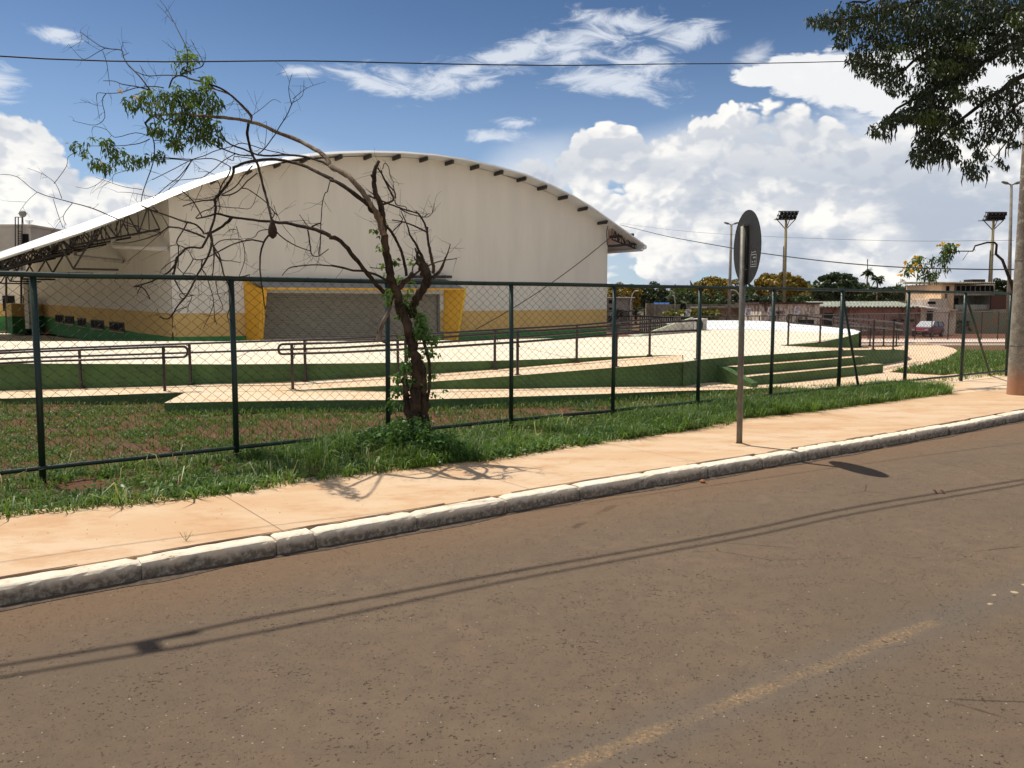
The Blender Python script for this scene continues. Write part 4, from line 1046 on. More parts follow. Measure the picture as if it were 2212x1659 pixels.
# ---------------------------------------------------------------- round traffic sign seen from behind
e = empty('traffic_sign', Z(1597, 960, .15), 'round traffic sign seen from its dark back on a grey steel pole at the kerb', 'traffic sign')
B = Z(1597, 960, .15); c = Yd(1617.5, 535, B.y); 
mb = MB(); T = Yd(1606, 489, B.y); mb.tube([B-Vector((0, 0, .05)), T], .041, 14); obj('pole', mb, M_galv, e, smooth=True)
mb = MB(); dd = Vector((math.sin(R(-5)), math.cos(R(-5)), 0)); nrm = Vector((dd.y, -dd.x, 0)); cc = Vector((T.x+.055, T.y, c.z)); Rr = .512
for k_ in range(2):
    o_ = nrm*(.004 if k_ else -.004); b = len(mb.v)
    mb.v += [tuple(cc+o_+dd*(Rr*math.cos(2*math.pi*i/48))+Vector((0, 0, Rr*math.sin(2*math.pi*i/48)))) for i in range(48)]
    mb.f.append(tuple(range(b, b+48)) if k_ else tuple(range(b, b+48))[::-1]); mb.mi.append(k_)
for i in range(48): mb.f.append((i, (i+1) % 48, 48+(i+1) % 48, 48+i)); mb.mi.append(0)
obj('disc', mb, [M_signback, mat('sign_front_red', (.5, .03, .03), .4)], e)
mb = MB()
for z in (.3, -.3): mb.box((T.x+.02, T.y, c.z+z), (.06, .09, .018))
obj('clamp', mb, M_galv, e)
mb = MB(); mb.lathe([(.06, .02), (.13, .004), (.16, .0)], B, 10); obj('mortar_foot', mb, M_walk, e)
mb = MB(); sc_ = cc-nrm*.006-dd*.27-Vector((0, 0, .18)); up = Vector((0, 0, 1))
def stroke(mb, P, Q, w=.003):
    t = (Q-P).normalized(); pn = t.cross(nrm)*w; mb.add([P-pn, Q-pn, Q+pn, P+pn], [(0,1,2,3)])
sd = -1
def sp_(a, b): return sc_+dd*(-a)*1.0+up*b
for (a, b, c_, d_) in ((-.10, -.09, .10, -.09), (.10, -.09, .10, .07), (.10, .07, -.10, .07), (-.10, .07, -.10, -.09), (-.06, .10, .08, .105), (-.02, .035, .07, .035), (-.02, .025, .07, .025), (-.06, -.02, -.02, -.02), (.03, -.02, .07, -.02), (-.06, -.03, -.02, -.03), (.03, -.03, .07, -.03), (-.07, -.06, .08, -.06), (-.085, .12, -.07, .08)):
    stroke(mb, sp_(a, b), sp_(c_, d_))
obj('sticker', mb, mat('sticker_white', (.5, .5, .48), .6), e)

# ---------------------------------------------------------------- utility pole and overhead cables
pb_ = Z(2199, 852, .15); e = empty('utility_pole', pb_, 'thick concrete utility pole with red dust on its foot at the right edge', 'utility pole')
def polemat():
    m = bpy.data.materials.new('pole_weathered'); m.use_nodes = True; k = NT(m.node_tree); b = m.node_tree.nodes['Principled BSDF']
    tc = k.n('ShaderNodeTexCoord').outputs['Object']; sep = k.n('ShaderNodeSeparateXYZ'); k.put(sep.inputs[0], tc)
    n1 = k.noise(tc, 5, 7, .7); n2 = k.noise(tc, 40, 5, .7)
    col = k.mix(k.ss(n1, .35, .65), (.34, .31, .25, 1), (.20, .175, .14, 1))
    col = k.mix(k.m('MULTIPLY', k.ss(n2, .5, .68), .6), col, (.08, .065, .05, 1))
    st = k.ss(k.m('MULTIPLY_ADD', n1, .5, k.m('MULTIPLY', sep.outputs[2], -1)), -.5, .1)
    col = k.mix(k.m('MULTIPLY', st, .85), col, (.42, .20, .11, 1))
    mossy = k.m('MULTIPLY', k.ss(sep.outputs[2], 1.8, 4.5), k.ss(n1, .40, .52)); col = k.mix(k.m('MULTIPLY', mossy, .7), col, (.09, .06, .045, 1))
    k.put(b.inputs['Base Color'], col); b.inputs['Roughness'].default_value = .9
    bp = k.n('ShaderNodeBump'); bp.inputs['Strength'].default_value = .6; bp.inputs['Distance'].default_value = .01
    k.put(bp.inputs['Height'], n2); k.put(b.inputs['Normal'], bp.outputs[0]); return m
mb = MB(); mb.lathe([(.225, -.15), (.222, .3), (.212, 2), (.20, 4), (.17, 9), (.02, 9.02)], (pb_.x, pb_.y, .15), 20); obj('shaft', mb, polemat(), e, smooth=True)
mb = MB()
for z in (1.05, 2.9, 5.6): mb.lathe([(.224-.012*z*.5, z), (.228-.012*z*.5, z+.01), (.228-.012*z*.5, z+.03), (.224-.012*z*.5, z+.04)], (pb_.x, pb_.y, .15), 18)
obj('band', mb, M_galv, e)
def cable(pts, r, label, name='overhead_cable', n=8):
    P = [Vector(p) for p in pts]; out = []
    for i in range(len(P)-1):
        p0 = P[max(i-1, 0)]; p1 = P[i]; p2 = P[i+1]; p3 = P[min(i+2, len(P)-1)]
        for j in range(n):
            t = j/n; out.append(.5*((2*p1)+(p2-p0)*t+(2*p0-5*p1+4*p2-p3)*t*t+(3*p1-p0-3*p2+p3)*t**3))
    out.append(P[-1]); mb = MB(); mb.tube(out, r, 6)
    return tag(obj(name, mb, M_cable, smooth=True), label, 'cable')
top = Vector((pb_.x-.2, pb_.y-.1, 7.35))
cable([(-24, -6.5, 4.4), (-12, 2.8, 4.2), (-5.71, 7.66, 4.41), (-2.08, 9.95, 4.93), (.49, 11.65, 5.36), (2.16, 12.8, 5.7), (5.14, 14.72, 6.27), top], .0075, 'thin black cable crossing the sky above the hall roof')
def shadow_cable(S, z0_, slope, label, r):
    pts = []
    for (x, y) in S:
        G0 = Z(x, y, 0); zt3 = z0_+slope*G0.x; pts.append(G0+SUN*(zt3/SUN.z))
    a = pts[0]+(pts[0]-pts[1]).normalized()*12; b = pts[-1]+(pts[-1]-pts[-2]).normalized()*8
    cable([a]+pts+[b], r, label)
    return pts
b1_ = shadow_cable([(0, 1438.5), (290, 1390), (550, 1336), (800, 1291), (1106, 1235), (1581, 1151), (1856, 1094), (2212, 1036)], 6.6, .08, 'upper thick overhead cable whose shadow crosses the road', .022)
b2_ = shadow_cable([(0, 1463.5), (300, 1413.5), (650, 1348.5), (1106, 1253.5), (1606, 1161), (1856, 1108), (2212, 1046)], 6.35, .08, 'lower thick overhead cable casting the second shadow on the road', .019)
S0 = Z(320, 1396, 0); bx = S0+SUN*(6.3/SUN.z); mb = MB(); mb.box(bx, (.12, .15, .16), .6); mb.box(bx+Vector((0, 0, .10)), (.05, .05, .08), .6)
tag(obj('cable_splice_box', mb, M_cable, loc=bx), 'small black splice box hanging on the overhead cables above the road', 'splice box')
hc = fac(1339, 485.5, .6)
pt = [hc, Yd(1426, 507, 42), Yd(1475, 517, 36), Yd(1588, 537, 28.), Yd(1658, 548.6, 25), Yd(1800, 566, 22), Yd(1941, 577, 20.2), Yd(2100, 581.5, 18.9), Yd(2190, 582, 18.3)]
cable(pt, .015, 'black service cable sagging from the hall eave to the utility pole')
pt = [hc+Vector((0, 0, .1)), Yd(1475, 499, 42), Yd(1645, 510, 35), Yd(1800, 516.5, 31), Yd(1975, 520.7, 27), Yd(2190, 519, 22)]
cable(pt, .0055, 'hair thin wire running high from the hall eave towards the right')

# ---------------------------------------------------------------- leaves by the thousand
def leaves(name, P, size, m, parent=None, droop=.5, aspect=.38, curl=.25, updir=None):
    """P: (n,3) positions; folded two-quad leaves with a random lie"""
    P = np.asarray(P, float); n = len(P); size = size*rng.uniform(.6, 1.3, n)
    th = rng.uniform(0, 2*np.pi, n); ph = rng.normal(-droop, .5, n)
    d = np.stack([np.cos(th)*np.cos(ph), np.sin(th)*np.cos(ph), np.sin(ph)], 1)
    s = np.cross(d, rng.normal(0, 1, (n, 3))); s /= np.linalg.norm(s, axis=1)[:, None]; nn = np.cross(d, s)
    w = size*aspect*.5
    a = P; t = P+d*size[:, None]+np.array([0, 0, -1])*(size*curl)[:, None]; mid = P+d*(size*.5)[:, None]-nn*(size*.04)[:, None]
    l = mid+s*w[:, None]+nn*(w*.35)[:, None]; r = mid-s*w[:, None]+nn*(w*.35)[:, None]
    V = np.stack([a, l, mid, t, r], 1).reshape(-1, 3)
    b = np.arange(n)[:, None]*5
    Fq = np.concatenate([b+np.array([[0, 2, 3, 1]]), b+np.array([[0, 4, 3, 2]])], 1).reshape(-1, 4)
    return npobj(name, V, Fq, m, parent)

# ---------------------------------------------------------------- half dead tree on the verge
TB = Z(912, 985, .13); DT = 11.0
def T1(x, y): return (329.2+x/5.04, 219.4+y/5.04)
def T2(x, y): return (274.3+x/5.04, 466.3+y/5.04)
def T3(x, y): return (713.2+x/4.32, 301.7+y/4.32)
def T4(x, y): return (740.6+x/4.32, 658.3+y/4.32)
def TA(x, y): return (x/3, y/3)
def dep(x, y):
    h = max(0, (900-y)/500); dx = (x-905)/600
    return TB.y+2.7*min(1, max(0, (470-x)/150))*min(1, max(0, (450-y)/150))-.5*min(1, max(0, (860-x)/150))+h*(.5*math.sin(x*.011+1)*min(1, abs(dx)*2.2)+.45*math.sin(y*.013+x*.006)*min(1, abs(dx)*2))+dx*dx*.3-.0
dtree = empty('leaning_tree', TB, 'half dead leaning tree with bare branches and few leaf clumps on the grass verge', 'tree')
def lim(name, f, pts, w0, w1, m=M_bark, jit=.012, n=8, parent=None, sub=4):
    P = [f(*p) for p in pts]; Q = []
    for i in range(len(P)-1):
        p0, p1, p2, p3 = P[max(i-1, 0)], P[i], P[i+1], P[min(i+2, len(P)-1)]
        for j in range(sub):
            t = j/sub; Q.append(tuple(.5*((2*p1[a])+(p2[a]-p0[a])*t+(2*p0[a]-5*p1[a]+4*p2[a]-p3[a])*t*t+(3*p1[a]-p0[a]-3*p2[a]+p3[a])*t**3) for a in (0, 1)))
    Q.append(P[-1]); W = [Yd(x, y, dep(x, y)) for x, y in Q]; N = len(W)
    rad = [max(.002, (w0+(w1-w0)*(i/(N-1)))*DT/F/2*(1+random.uniform(-.09, .09)*(w0 > 5))) for i in range(N)]
    W = [p+Vector((random.uniform(-jit, jit), random.uniform(-jit, jit), random.uniform(-jit, jit)))*min(1, rad[i]*18) for i, p in enumerate(W)]
    mb = MB(); mb.tube(W, rad, n); TW.append((W, rad)); return obj(name, mb, m, parent or dtree, smooth=True)
TW = []
lim('trunk', T4, [(725, 1450), (715, 1250), (690, 1100), (678, 950), (685, 780), (680, 640), (665, 450), (640, 300), (600, 150), (545, 20)], 30, 18, n=12, jit=.03)
lim('trunk', T4, [(660, 1450), (640, 1250), (615, 1000), (598, 860), (590, 780), (578, 700)], 19, 11, n=10, jit=.03)
lim('trunk', T4, [(800, 1450), (790, 1250), (775, 1100), (768, 900), (765, 760), (762, 640), (735, 520)], 22, 9, n=10, jit=.03)
lim('branch', T4, [(790, 900), (812, 700), (808, 560), (770, 400), (740, 280), (700, 180)], 7, 6)
lim('trunk', T3, [(680, 1659), (625, 1450), (565, 1290), (540, 1130), (515, 980), (500, 830), (485, 700), (468, 590), (425, 500), (410, 430), (410, 330), (428, 250), (455, 203)], 20, 6, n=10)
lim('trunk', T3, [(745, 1640), (790, 1530), (850, 1420), (905, 1330), (905, 1260), (865, 1190), (835, 1120)], 17, 19, n=10, jit=.02)
lim('stump', T3, [(905, 1270), (870, 1200), (840, 1140), (815, 1080), (790, 1010)], 22, 2, m=M_bark, jit=.03)
for pts_ in ([(820, 1140), (775, 1180), (770, 1250)], [(850, 1130), (800, 1120), (780, 1090)], [(880, 1160), (830, 1120), (800, 1080)], [(870, 1150), (915, 1160)]): lim('splinter', T3, pts_, 5, 1.5)
for (pts_, a, b) in (
    ([(955, 1290), (1010, 1240), (1050, 1180), (1070, 1120), (1095, 1060), (1122, 975)], 8, 1.5),
    ([(960, 1250), (962, 1180), (940, 1080), (915, 950), (905, 860), (910, 815)], 7, 4),
    ([(908, 850), (870, 760), (840, 710), (800, 668)], 4.5, 3), ([(905, 865), (850, 835), (760, 795), (675, 765), (580, 750)], 4, 2),
    ([(672, 768), (640, 800), (580, 860)], 3, 2), ([(660, 765), (675, 740), (645, 700)], 2.5, 1.5),
    ([(870, 1130), (835, 1050), (790, 960), (745, 890), (720, 800), (660, 665)], 7, 1.5),
    ([(762, 1285), (830, 1225), (930, 1170), (1040, 1130), (1180, 1110)], 5, 1.5),
    ([(650, 1380), (690, 1330), (740, 1290), (770, 1240)], 13, 8),
    ([(712, 1275), (700, 1190), (675, 1080), (640, 990), (590, 890), (520, 800), (490, 760)], 6.5, 5),
    ([(330, 510), (400, 540), (500, 580), (620, 625), (720, 660), (830, 690)], 3.5, 3), ([(650, 645), (740, 690), (870, 722), (930, 710), (960, 660), (972, 595)], 2.5, 1),
    ([(498, 605), (590, 560), (560, 480), (510, 380), (470, 300), (442, 265)], 4.5, 3), ([(606, 550), (603, 490), (560, 440), (515, 380), (485, 330), (480, 285)], 3, 2.5),
    ([(490, 275), (508, 218), (545, 255), (560, 330), (595, 405)], 2, 1.3), ([(605, 560), (620, 610), (700, 625), (715, 660)], 2.2, 1.5), ([(420, 525), (390, 500), (362, 482)], 3, 1.5),
    ([(880, 720), (910, 695), (935, 690)], 2, 1), ([(370, 1190), (430, 1200), (515, 1195)], 1.5, 2), ([(385, 330), (400, 360), (412, 380)], 4, 5)):
    lim('branch', T3, pts_, a, b)
lim('branch', T3, [(500, 880), (470, 760), (435, 700), (370, 600), (330, 520), (200, 370), (100, 300), (0, 250)], 15, 10, m=M_bark2)
lim('branch', T1, [(1940, 705), (1880, 600), (1780, 525), (1620, 440), (1400, 350), (1200, 262), (1040, 215), (830, 180), (600, 158), (450, 148), (250, 132), (0, 160)], 10, 5, m=M_bark2)
lim('branch', T3, [(435, 700), (375, 650), (350, 605), (220, 500), (100, 420), (0, 370)], 10, 7)
lim('branch', T1, [(1960, 845), (1800, 770), (1650, 700), (1480, 650), (1300, 628), (1120, 642), (1000, 670), (880, 722)], 7, 6)
lim('branch', T1, [(885, 722), (868, 820), (800, 920), (735, 1000), (680, 1075), (690, 1150), (680, 1240), (640, 1380), (600, 1480), (540, 1590)], 6, 4.5)
lim('branch', T2, [(812, 350), (660, 347), (600, 400), (540, 462), (520, 570), (510, 650)], 4, 4)
lim('branch', T3, [(505, 1425), (430, 1355), (330, 1225), (230, 1100), (100, 950), (0, 905)], 9, 9)
lim('branch', T1, [(1935, 1460), (1850, 1420), (1700, 1375), (1500, 1330), (1330, 1312), (1100, 1290), (860, 1258), (710, 1222), (600, 1250), (480, 1275)], 8.5, 3)
lim('branch', T1, [(860, 1262), (820, 1310), (740, 1370), (640, 1425), (575, 1440)], 7, 4)
lim('branch', T1, [(1045, 240), (1035, 330), (1050, 450), (1090, 580), (1150, 700), (1200, 900), (1250, 1080), (1300, 1290)], 6, 5)
lim('branch', T1, [(1070, 225), (1075, 165), (1000, 80), (930, 0), (870, -60), (760, -110), (620, -150)], 4, 2.5, m=M_bark2)
lim('branch', TA, [(1630, 770), (1620, 735), (1500, 620), (1400, 560), (1250, 515), (1170, 490), (1120, 510), (1095, 570)], 4, 3)
lim('branch', T1, [(1930, 700), (1800, 640), (1640, 595), (1450, 580), (1250, 590), (1120, 572), (1000, 520), (870, 475), (780, 420), (690, 365)], 5, 3)
for (f, pts_, a, b) in (
    (T1, [(1150, 570), (1220, 510), (1340, 350), (1380, 280), (1450, 170), (1500, 70), (1520, 10)], 2.6, 2), (TA, [(1890, 680), (1870, 570), (1895, 475)], 1.8, .8), (TA, [(1890, 670), (1960, 620), (1970, 520)], 1.6, .8), (TA, [(1900, 640), (1990, 570), (2110, 530)], 1.5, .6),
    (T1, [(1220, 515), (1240, 350), (1240, 215)], 1.5, .8), (T1, [(1460, 575), (1300, 540), (1180, 510), (980, 452), (870, 490), (700, 530), (560, 590), (430, 632), (250, 725), (100, 800), (0, 850)], 2.2, 1.6),
    (T1, [(700, 495), (800, 530), (900, 568), (980, 585), (1090, 590)], 3, 3), (T1, [(1080, 620), (980, 605), (890, 600), (885, 640), (830, 630)], 2, 1.5), (T1, [(0, 610), (200, 615), (430, 630), (640, 620), (760, 660), (850, 712)], 2.2, 2),
    (T1, [(435, 635), (300, 810), (180, 900), (0, 1060)], 2.4, 1.4), (T1, [(900, 568), (780, 640), (690, 720), (600, 790), (530, 830), (350, 850), (200, 862)], 2.2, 1.2), (T1, [(1090, 700), (1000, 800), (900, 930), (760, 1010)], 3, 2.5), (T1, [(1145, 780), (1040, 860), (950, 960), (850, 1015), (750, 1020)], 2.8, 3),
    (T1, [(680, 1070), (540, 1080), (430, 1105), (330, 1140)], 3.5, 2), (T1, [(325, 975), (430, 1070), (500, 1180), (540, 1260)], 3, 2.5), (T1, [(700, 1020), (560, 1060), (350, 1080)], 1.6, 1), (T1, [(470, 1270), (540, 1200), (660, 1150), (740, 1000)], 2.2, 2), (T1, [(700, 850), (740, 930), (720, 1050), (735, 1150), (715, 1210)], 2, 1.6),
    (T1, [(710, 1140), (800, 1150), (940, 1160), (1070, 1160), (1130, 1030), (1170, 900)], 1.8, 1), (T1, [(530, 830), (540, 920), (500, 1010), (420, 1190)], 1.5, 1), (T1, [(960, 940), (1040, 955), (1130, 1015), (1230, 1090), (1290, 1160), (1360, 1240)], 2.4, 2), (T1, [(1320, 1130), (1350, 1210), (1420, 1350), (1540, 1490)], 1.6, .8), (T1, [(1290, 1290), (1330, 1220), (1300, 1170)], 2.5, 1.5),
    (T1, [(1600, 1230), (1650, 1300), (1700, 1360)], 1.4, 1), (T1, [(1410, 1305), (1560, 1300), (1680, 1292)], 1.4, .8), (T1, [(740, 835), (620, 770), (500, 765)], 1.4, .8), (T1, [(850, 710), (840, 780), (760, 900), (720, 1010)], 3.5, 3), (T1, [(1970, 840), (1930, 880), (1905, 980), (1878, 1000), (1848, 1120), (1838, 1280), (1832, 1350), (1832, 1500), (1815, 1655)], 2.2, 1.8),
    (T1, [(1735, 1365), (1780, 1340), (1832, 1325)], 4, 3), (T1, [(1690, 1395), (1705, 1480), (1725, 1640)], 3.4, 2.6), (T2, [(1620, 165), (1700, 240), (1850, 330), (2000, 382)], 3, 2), (T2, [(2000, 380), (2020, 432), (2090, 437), (2195, 360)], 2.5, 1.8), (T2, [(2110, 190), (2100, 330), (2090, 437)], 1.8, 1.8),
    (T2, [(1555, 145), (1440, 165), (1400, 220), (1350, 245), (1290, 255)], 2, 1.2), (T2, [(1545, 210), (1490, 290), (1455, 400), (1447, 560), (1460, 700), (1480, 850), (1508, 1020)], 4.5, 2), (T2, [(1480, 285), (1370, 262), (1260, 275), (1130, 320), (960, 410), (820, 475), (720, 465), (670, 380), (560, 320), (470, 325)], 3.4, 1.4),
    (T2, [(945, 330), (1010, 275), (1120, 255), (1240, 262), (1275, 340), (1283, 450), (1265, 540), (1220, 660)], 2.2, 1.4), (T2, [(1190, 115), (1215, 210), (1220, 290)], 1.5, 1), (T2, [(1190, 150), (1125, 148), (1040, 225)], 1.4, .8), (T2, [(900, 170), (925, 250), (915, 340), (880, 450), (770, 640), (700, 780), (640, 880), (560, 970), (490, 1080), (435, 1125), (355, 1095)], 5, 2.5),
    (T2, [(880, 180), (920, 260), (960, 400), (1020, 500), (1050, 630), (1100, 740), (1150, 900), (1120, 1010), (1090, 1100), (1140, 1140)], 4.5, 1.6), (T2, [(935, 300), (948, 400), (945, 520), (930, 660)], 3, 2), (T2, [(940, 330), (1000, 420), (1030, 480), (1130, 490), (1240, 510)], 3, 1.2), (T2, [(820, 480), (812, 570), (860, 640), (900, 760), (940, 900), (955, 1100), (980, 1190)], 2.6, 1.2),
    (T2, [(945, 960), (900, 1080), (830, 1230)], 1.8, 1), (T2, [(960, 650), (990, 850), (1045, 1005), (955, 1085), (955, 1160)], 2, 1), (T2, [(722, 465), (690, 530), (610, 640), (550, 700)], 2.4, 1.6), (T2, [(545, 455), (520, 600), (495, 640), (560, 770), (635, 870), (730, 862)], 3.4, 2),
    (T2, [(525, 480), (450, 520), (375, 582)], 2.2, 1.2), (T2, [(530, 520), (470, 600), (380, 660), (250, 720), (75, 772)], 4, 3), (T2, [(80, 770), (160, 775), (210, 830), (250, 905)], 3, 2.2), (T2, [(170, 745), (140, 790), (110, 838)], 2, 1.5), (T2, [(550, 560), (610, 620), (700, 625), (770, 660)], 2, 1.2),
    (T2, [(640, 880), (600, 900), (575, 850), (700, 860), (690, 930), (665, 990), (665, 1050)], 2, 1.2), (T2, [(660, 990), (560, 1020), (500, 1060)], 1.8, 1), (T2, [(840, 190), (760, 100), (650, 70), (500, 20), (300, -50), (160, -110)], 4, 3), (T2, [(655, 75), (610, 160), (540, 280), (560, 340), (555, 550)], 3, 2.2), (T2, [(850, 235), (700, 175), (560, 130), (450, 118)], 4.2, 3.2),
    (T2, [(450, 118), (380, 175), (230, 240), (0, 295), (-150, 290)], 3, 1.6), (T2, [(385, 180), (280, 170), (150, 140), (-60, 90)], 2, 1.5), (T2, [(450, 118), (420, 60), (385, 0)], 1.8, 1.2), (T2, [(370, 190), (200, 340), (0, 500)], 1.4, .8), (TA, [(0, 1130), (110, 1145), (240, 1245), (420, 1300), (600, 1350), (750, 1415), (900, 1470)], 1.2, 2.8),
    (TA, [(400, 1285), (360, 1190), (280, 1130), (180, 1090)], 1.6, .8), (TA, [(350, 1190), (430, 1080), (440, 1020), (500, 980)], 1.5, 1.2), (TA, [(240, 1245), (170, 1310), (115, 1390)], 1.2, .7), (TA, [(470, 1315), (410, 1400), (430, 1460)], 1.6, 1), (TA, [(345, 1290), (380, 1400), (410, 1480)], 1.4, 1), (TA, [(960, 580), (880, 560), (790, 545), (740, 525), (670, 523)], 3, 1.6),
    (TA, [(1060, 570), (1000, 560), (880, 570), (780, 600), (690, 605), (632, 603), (628, 660), (645, 770)], 2.6, 1), (TA, [(688, 605), (662, 655), (680, 760), (620, 810), (520, 795), (470, 780)], 2, 1), (TA, [(632, 685), (590, 670), (520, 645)], 1.5, .8), (TA, [(970, 580), (900, 490), (830, 420), (800, 370), (785, 325), (680, 312), (600, 265), (520, 205)], 3.4, 2),
    (TA, [(682, 312), (630, 340), (548, 384), (500, 350), (443, 285)], 1.8, 1), (TA, [(665, 330), (690, 400), (700, 470), (712, 555)], 2, 1), (TA, [(785, 325), (795, 292)], 2, 1.2), (TA, [(520, 205), (530, 250), (515, 275)], 1.2, .8), (TA, [(530, 250), (600, 300), (660, 330)], 1.1, .9), (TA, [(800, 360), (835, 342)], 1.8, 1),
    (TA, [(870, 458), (950, 490), (1050, 488), (1160, 488)], 2, 2.4), (TA, [(905, 420), (950, 485), (1000, 508)], 1.4, 1), (TA, [(1165, 490), (1240, 455), (1310, 430), (1310, 390), (1270, 320), (1235, 255)], 2.4, 1), (TA, [(1210, 470), (1215, 350), (1200, 290), (1150, 190), (1110, 110), (1075, 50), (1020, -20)], 2.4, 1.2), (TA, [(1120, 140), (1070, 80), (1010, 20)], 1.5, .8), (TA, [(1205, 300), (1205, 190)], 1, .7), (TA, [(1160, 450), (1160, 350), (1100, 300), (1050, 260)], 1.3, .8),
    (TA, [(940, 790), (970, 860), (1000, 930), (990, 1060), (930, 1230), (915, 1310)], 4, 1.6), (TA, [(940, 800), (990, 750), (1050, 745)], 5, 5), (TA, [(970, 900), (900, 930), (760, 945), (570, 945)], 2.6, 1.2), (TA, [(960, 880), (880, 860), (745, 890), (690, 840), (610, 820), (595, 855)], 2, 1), (TA, [(1000, 910), (1150, 905), (1300, 880), (1400, 850)], 2, 1.5),
    (TA, [(1240, 1045), (1110, 1030), (980, 1045), (880, 1110)], 2, 1.2), (TA, [(1240, 1045), (1150, 1180), (1000, 1290)], 1.8, 1), (TA, [(850, 1100), (740, 1130), (730, 1190)], 1.4, .8), (TA, [(920, 1228), (800, 1210), (680, 1170), (620, 1150)], 1.5, .8), (TA, [(1000, 1280), (860, 1250), (760, 1245)], 1.5, .8), (TA, [(710, 1110), (650, 1180), (570, 1220), (490, 1210)], 1.3, .8),
    (TA, [(1020, 1370), (1000, 1350), (985, 1330)], 3.5, 2), (TA, [(1630, 750), (1700, 700), (1770, 645), (1820, 665)], 1.4, .8), (T2, [(1060, 660), (1150, 665), (1240, 665), (1340, 640)], 2.2, 2.4), (T2, [(2212, 545), (2060, 532), (1900, 545), (1780, 560), (1720, 610), (1690, 650)], 3, 1.5)):
    lim('branch', f, pts_, a, b, n=5, sub=3)
lim('branch', T3, [(545, 1330), (450, 1270), (320, 1228), (215, 1220), (100, 1190), (0, 1172)], 5, 4)
# broken slab of bark hanging on the left
lim('hanging_branch', T3, [(600, 1400), (580, 1500), (550, 1590), (510, 1700), (440, 1800)], 4, 4)
lim('hanging_branch', T4, [(450, 0), (420, 80), (375, 160), (345, 250), (340, 335)], 6, 11, m=barkmat('bark_old', (.05, .035, .025), (.17, .13, .10), 25)); lim('hanging_branch', T4, [(365, 340), (400, 360), (430, 380)], 4, 3)
# hanging nest ball
c = Yd(*T1(1308, 1405), dep(*T1(1308, 1405))); mb = MB()
mb.lathe([(.015, .14), (.035, .08), (.055, .02), (.058, -.03), (.045, -.07), (.01, -.10)], c, 12); obj('nest', mb, mat('nest_mud', (.07, .045, .03), .95, .3, 20, bump=.8), dtree, smooth=True)
# fine twigs on every branch
def twigs():
    V = []; mb = MB(); r = random.Random(5)
    cand = [(W, rad) for W, rad in TW if rad[0] < .026]
    for W, rad in cand:
        k_ = max(1, int(len(W)/3.5))
        for _ in range(k_):
            i = r.randrange(1, len(W)); p = W[i]; t = (W[i]-W[i-1]).normalized()
            d = (t*.7+Vector((r.uniform(-1, .6), r.uniform(-1, 1), r.uniform(-1, .9)))).normalized(); L = r.uniform(.10, .42); n = 5; P = [p]
            cur = Vector((r.uniform(-1, 1), r.uniform(-1, 1), r.uniform(-1, 1)))*.35
            for j in range(n): P.append(P[-1]+d*(L/n)); d = (d+cur*.4+Vector((r.uniform(-.25, .25), r.uniform(-.25, .25), r.uniform(-.25, .25)))).normalized()
            mb.tube(P, [.0029*(1-.65*j/n) for j in range(n+1)], 3, cap=False)
            if r.random() < .45:
                q = P[2]; d2 = (d+Vector((r.uniform(-1, 1), r.uniform(-1, 1), r.uniform(-1, 1)))).normalized(); mb.tube([q, q+d2*L*.25, q+d2*L*.4+Vector((0, 0, r.uniform(-.05, .05)))], [.0025, .002, .001], 3, cap=False)
    tag(obj('twigs', mb, M_bark, dtree), kind='stuff')
twigs()
def clump(f, ells, size, m, name='foliage', parent=None, Yc=None, ys=.3, droop=.5, dens=1., aspect=.34, tw=True):
    pts_ = []
    for (x, y, rx, ry, n) in ells:
        for _ in range(int(n*dens)):
            while True:
                a, b, c_ = random.uniform(-1, 1), random.uniform(-1, 1), random.uniform(-1, 1)
                if a*a+b*b+c_*c_ < 1: break
            X, Y_ = f(x+a*rx, y+b*ry); D = (Yc if Yc else dep(*f(x, y)))+c_*ys; pts_.append(tuple(Yd(X, Y_, D)))
    return leaves(name, pts_, size, m, parent or dtree, droop=droop, aspect=aspect)
clump(TA, [(1150, 690, 215, 120, 330), (1020, 650, 130, 85, 160), (1250, 760, 165, 130, 270), (1350, 850, 110, 95, 170), (1200, 880, 165, 90, 190), (1130, 920, 60, 40, 70), (1300, 620, 110, 70, 120), (1400, 660, 50, 60, 60), (880, 660, 90, 50, 70), (850, 700, 40, 50, 25), (1000, 830, 60, 50, 80), (1040, 850, 50, 40, 45)], .085, M_leaf, ys=.35, droop=.75)
clump(TA, [(700, 960, 60, 70, 100), (760, 1010, 70, 60, 100), (850, 1040, 80, 55, 85), (620, 1060, 60, 45, 70), (520, 950, 70, 45, 60), (700, 1080, 60, 30, 60), (930, 1030, 50, 35, 40), (1030, 1010, 50, 45, 60), (560, 1000, 30, 30, 20), (450, 940, 15, 12, 5)], .075, M_leaf, ys=.2, droop=.8)
clump(TA, [(1190, 380, 60, 60, 75), (1250, 380, 30, 40, 30), (1350, 510, 40, 35, 45), (1140, 560, 30, 20, 20), (1330, 560, 60, 30, 40), (680, 920, 50, 30, 45), (600, 890, 20, 10, 8), (550, 1010, 20, 20, 12), (1120, 400, 20, 20, 10), (960, 590, 60, 20, 30)], .08, M_leafl, ys=.15, droop=.3)
clump(TA, [(1200, 450, 60, 30, 40), (1170, 620, 120, 50, 90)], .07, M_leaf, ys=.15, droop=.5)
def flowers(f, L, D=None, parent=None, s=.035):
    P = []
    for (x, y) in L:
        for _ in range(7): X, Y_ = f(x+random.uniform(-9, 9), y+random.uniform(-9, 9)); P.append(tuple(Yd(X, Y_, (D or dep(*f(x, y)))-.12+random.uniform(-.03, .03))))
    tag(leaves('flowers', P, s, M_flower, parent or dtree, droop=0, aspect=.9, curl=0), kind='stuff')
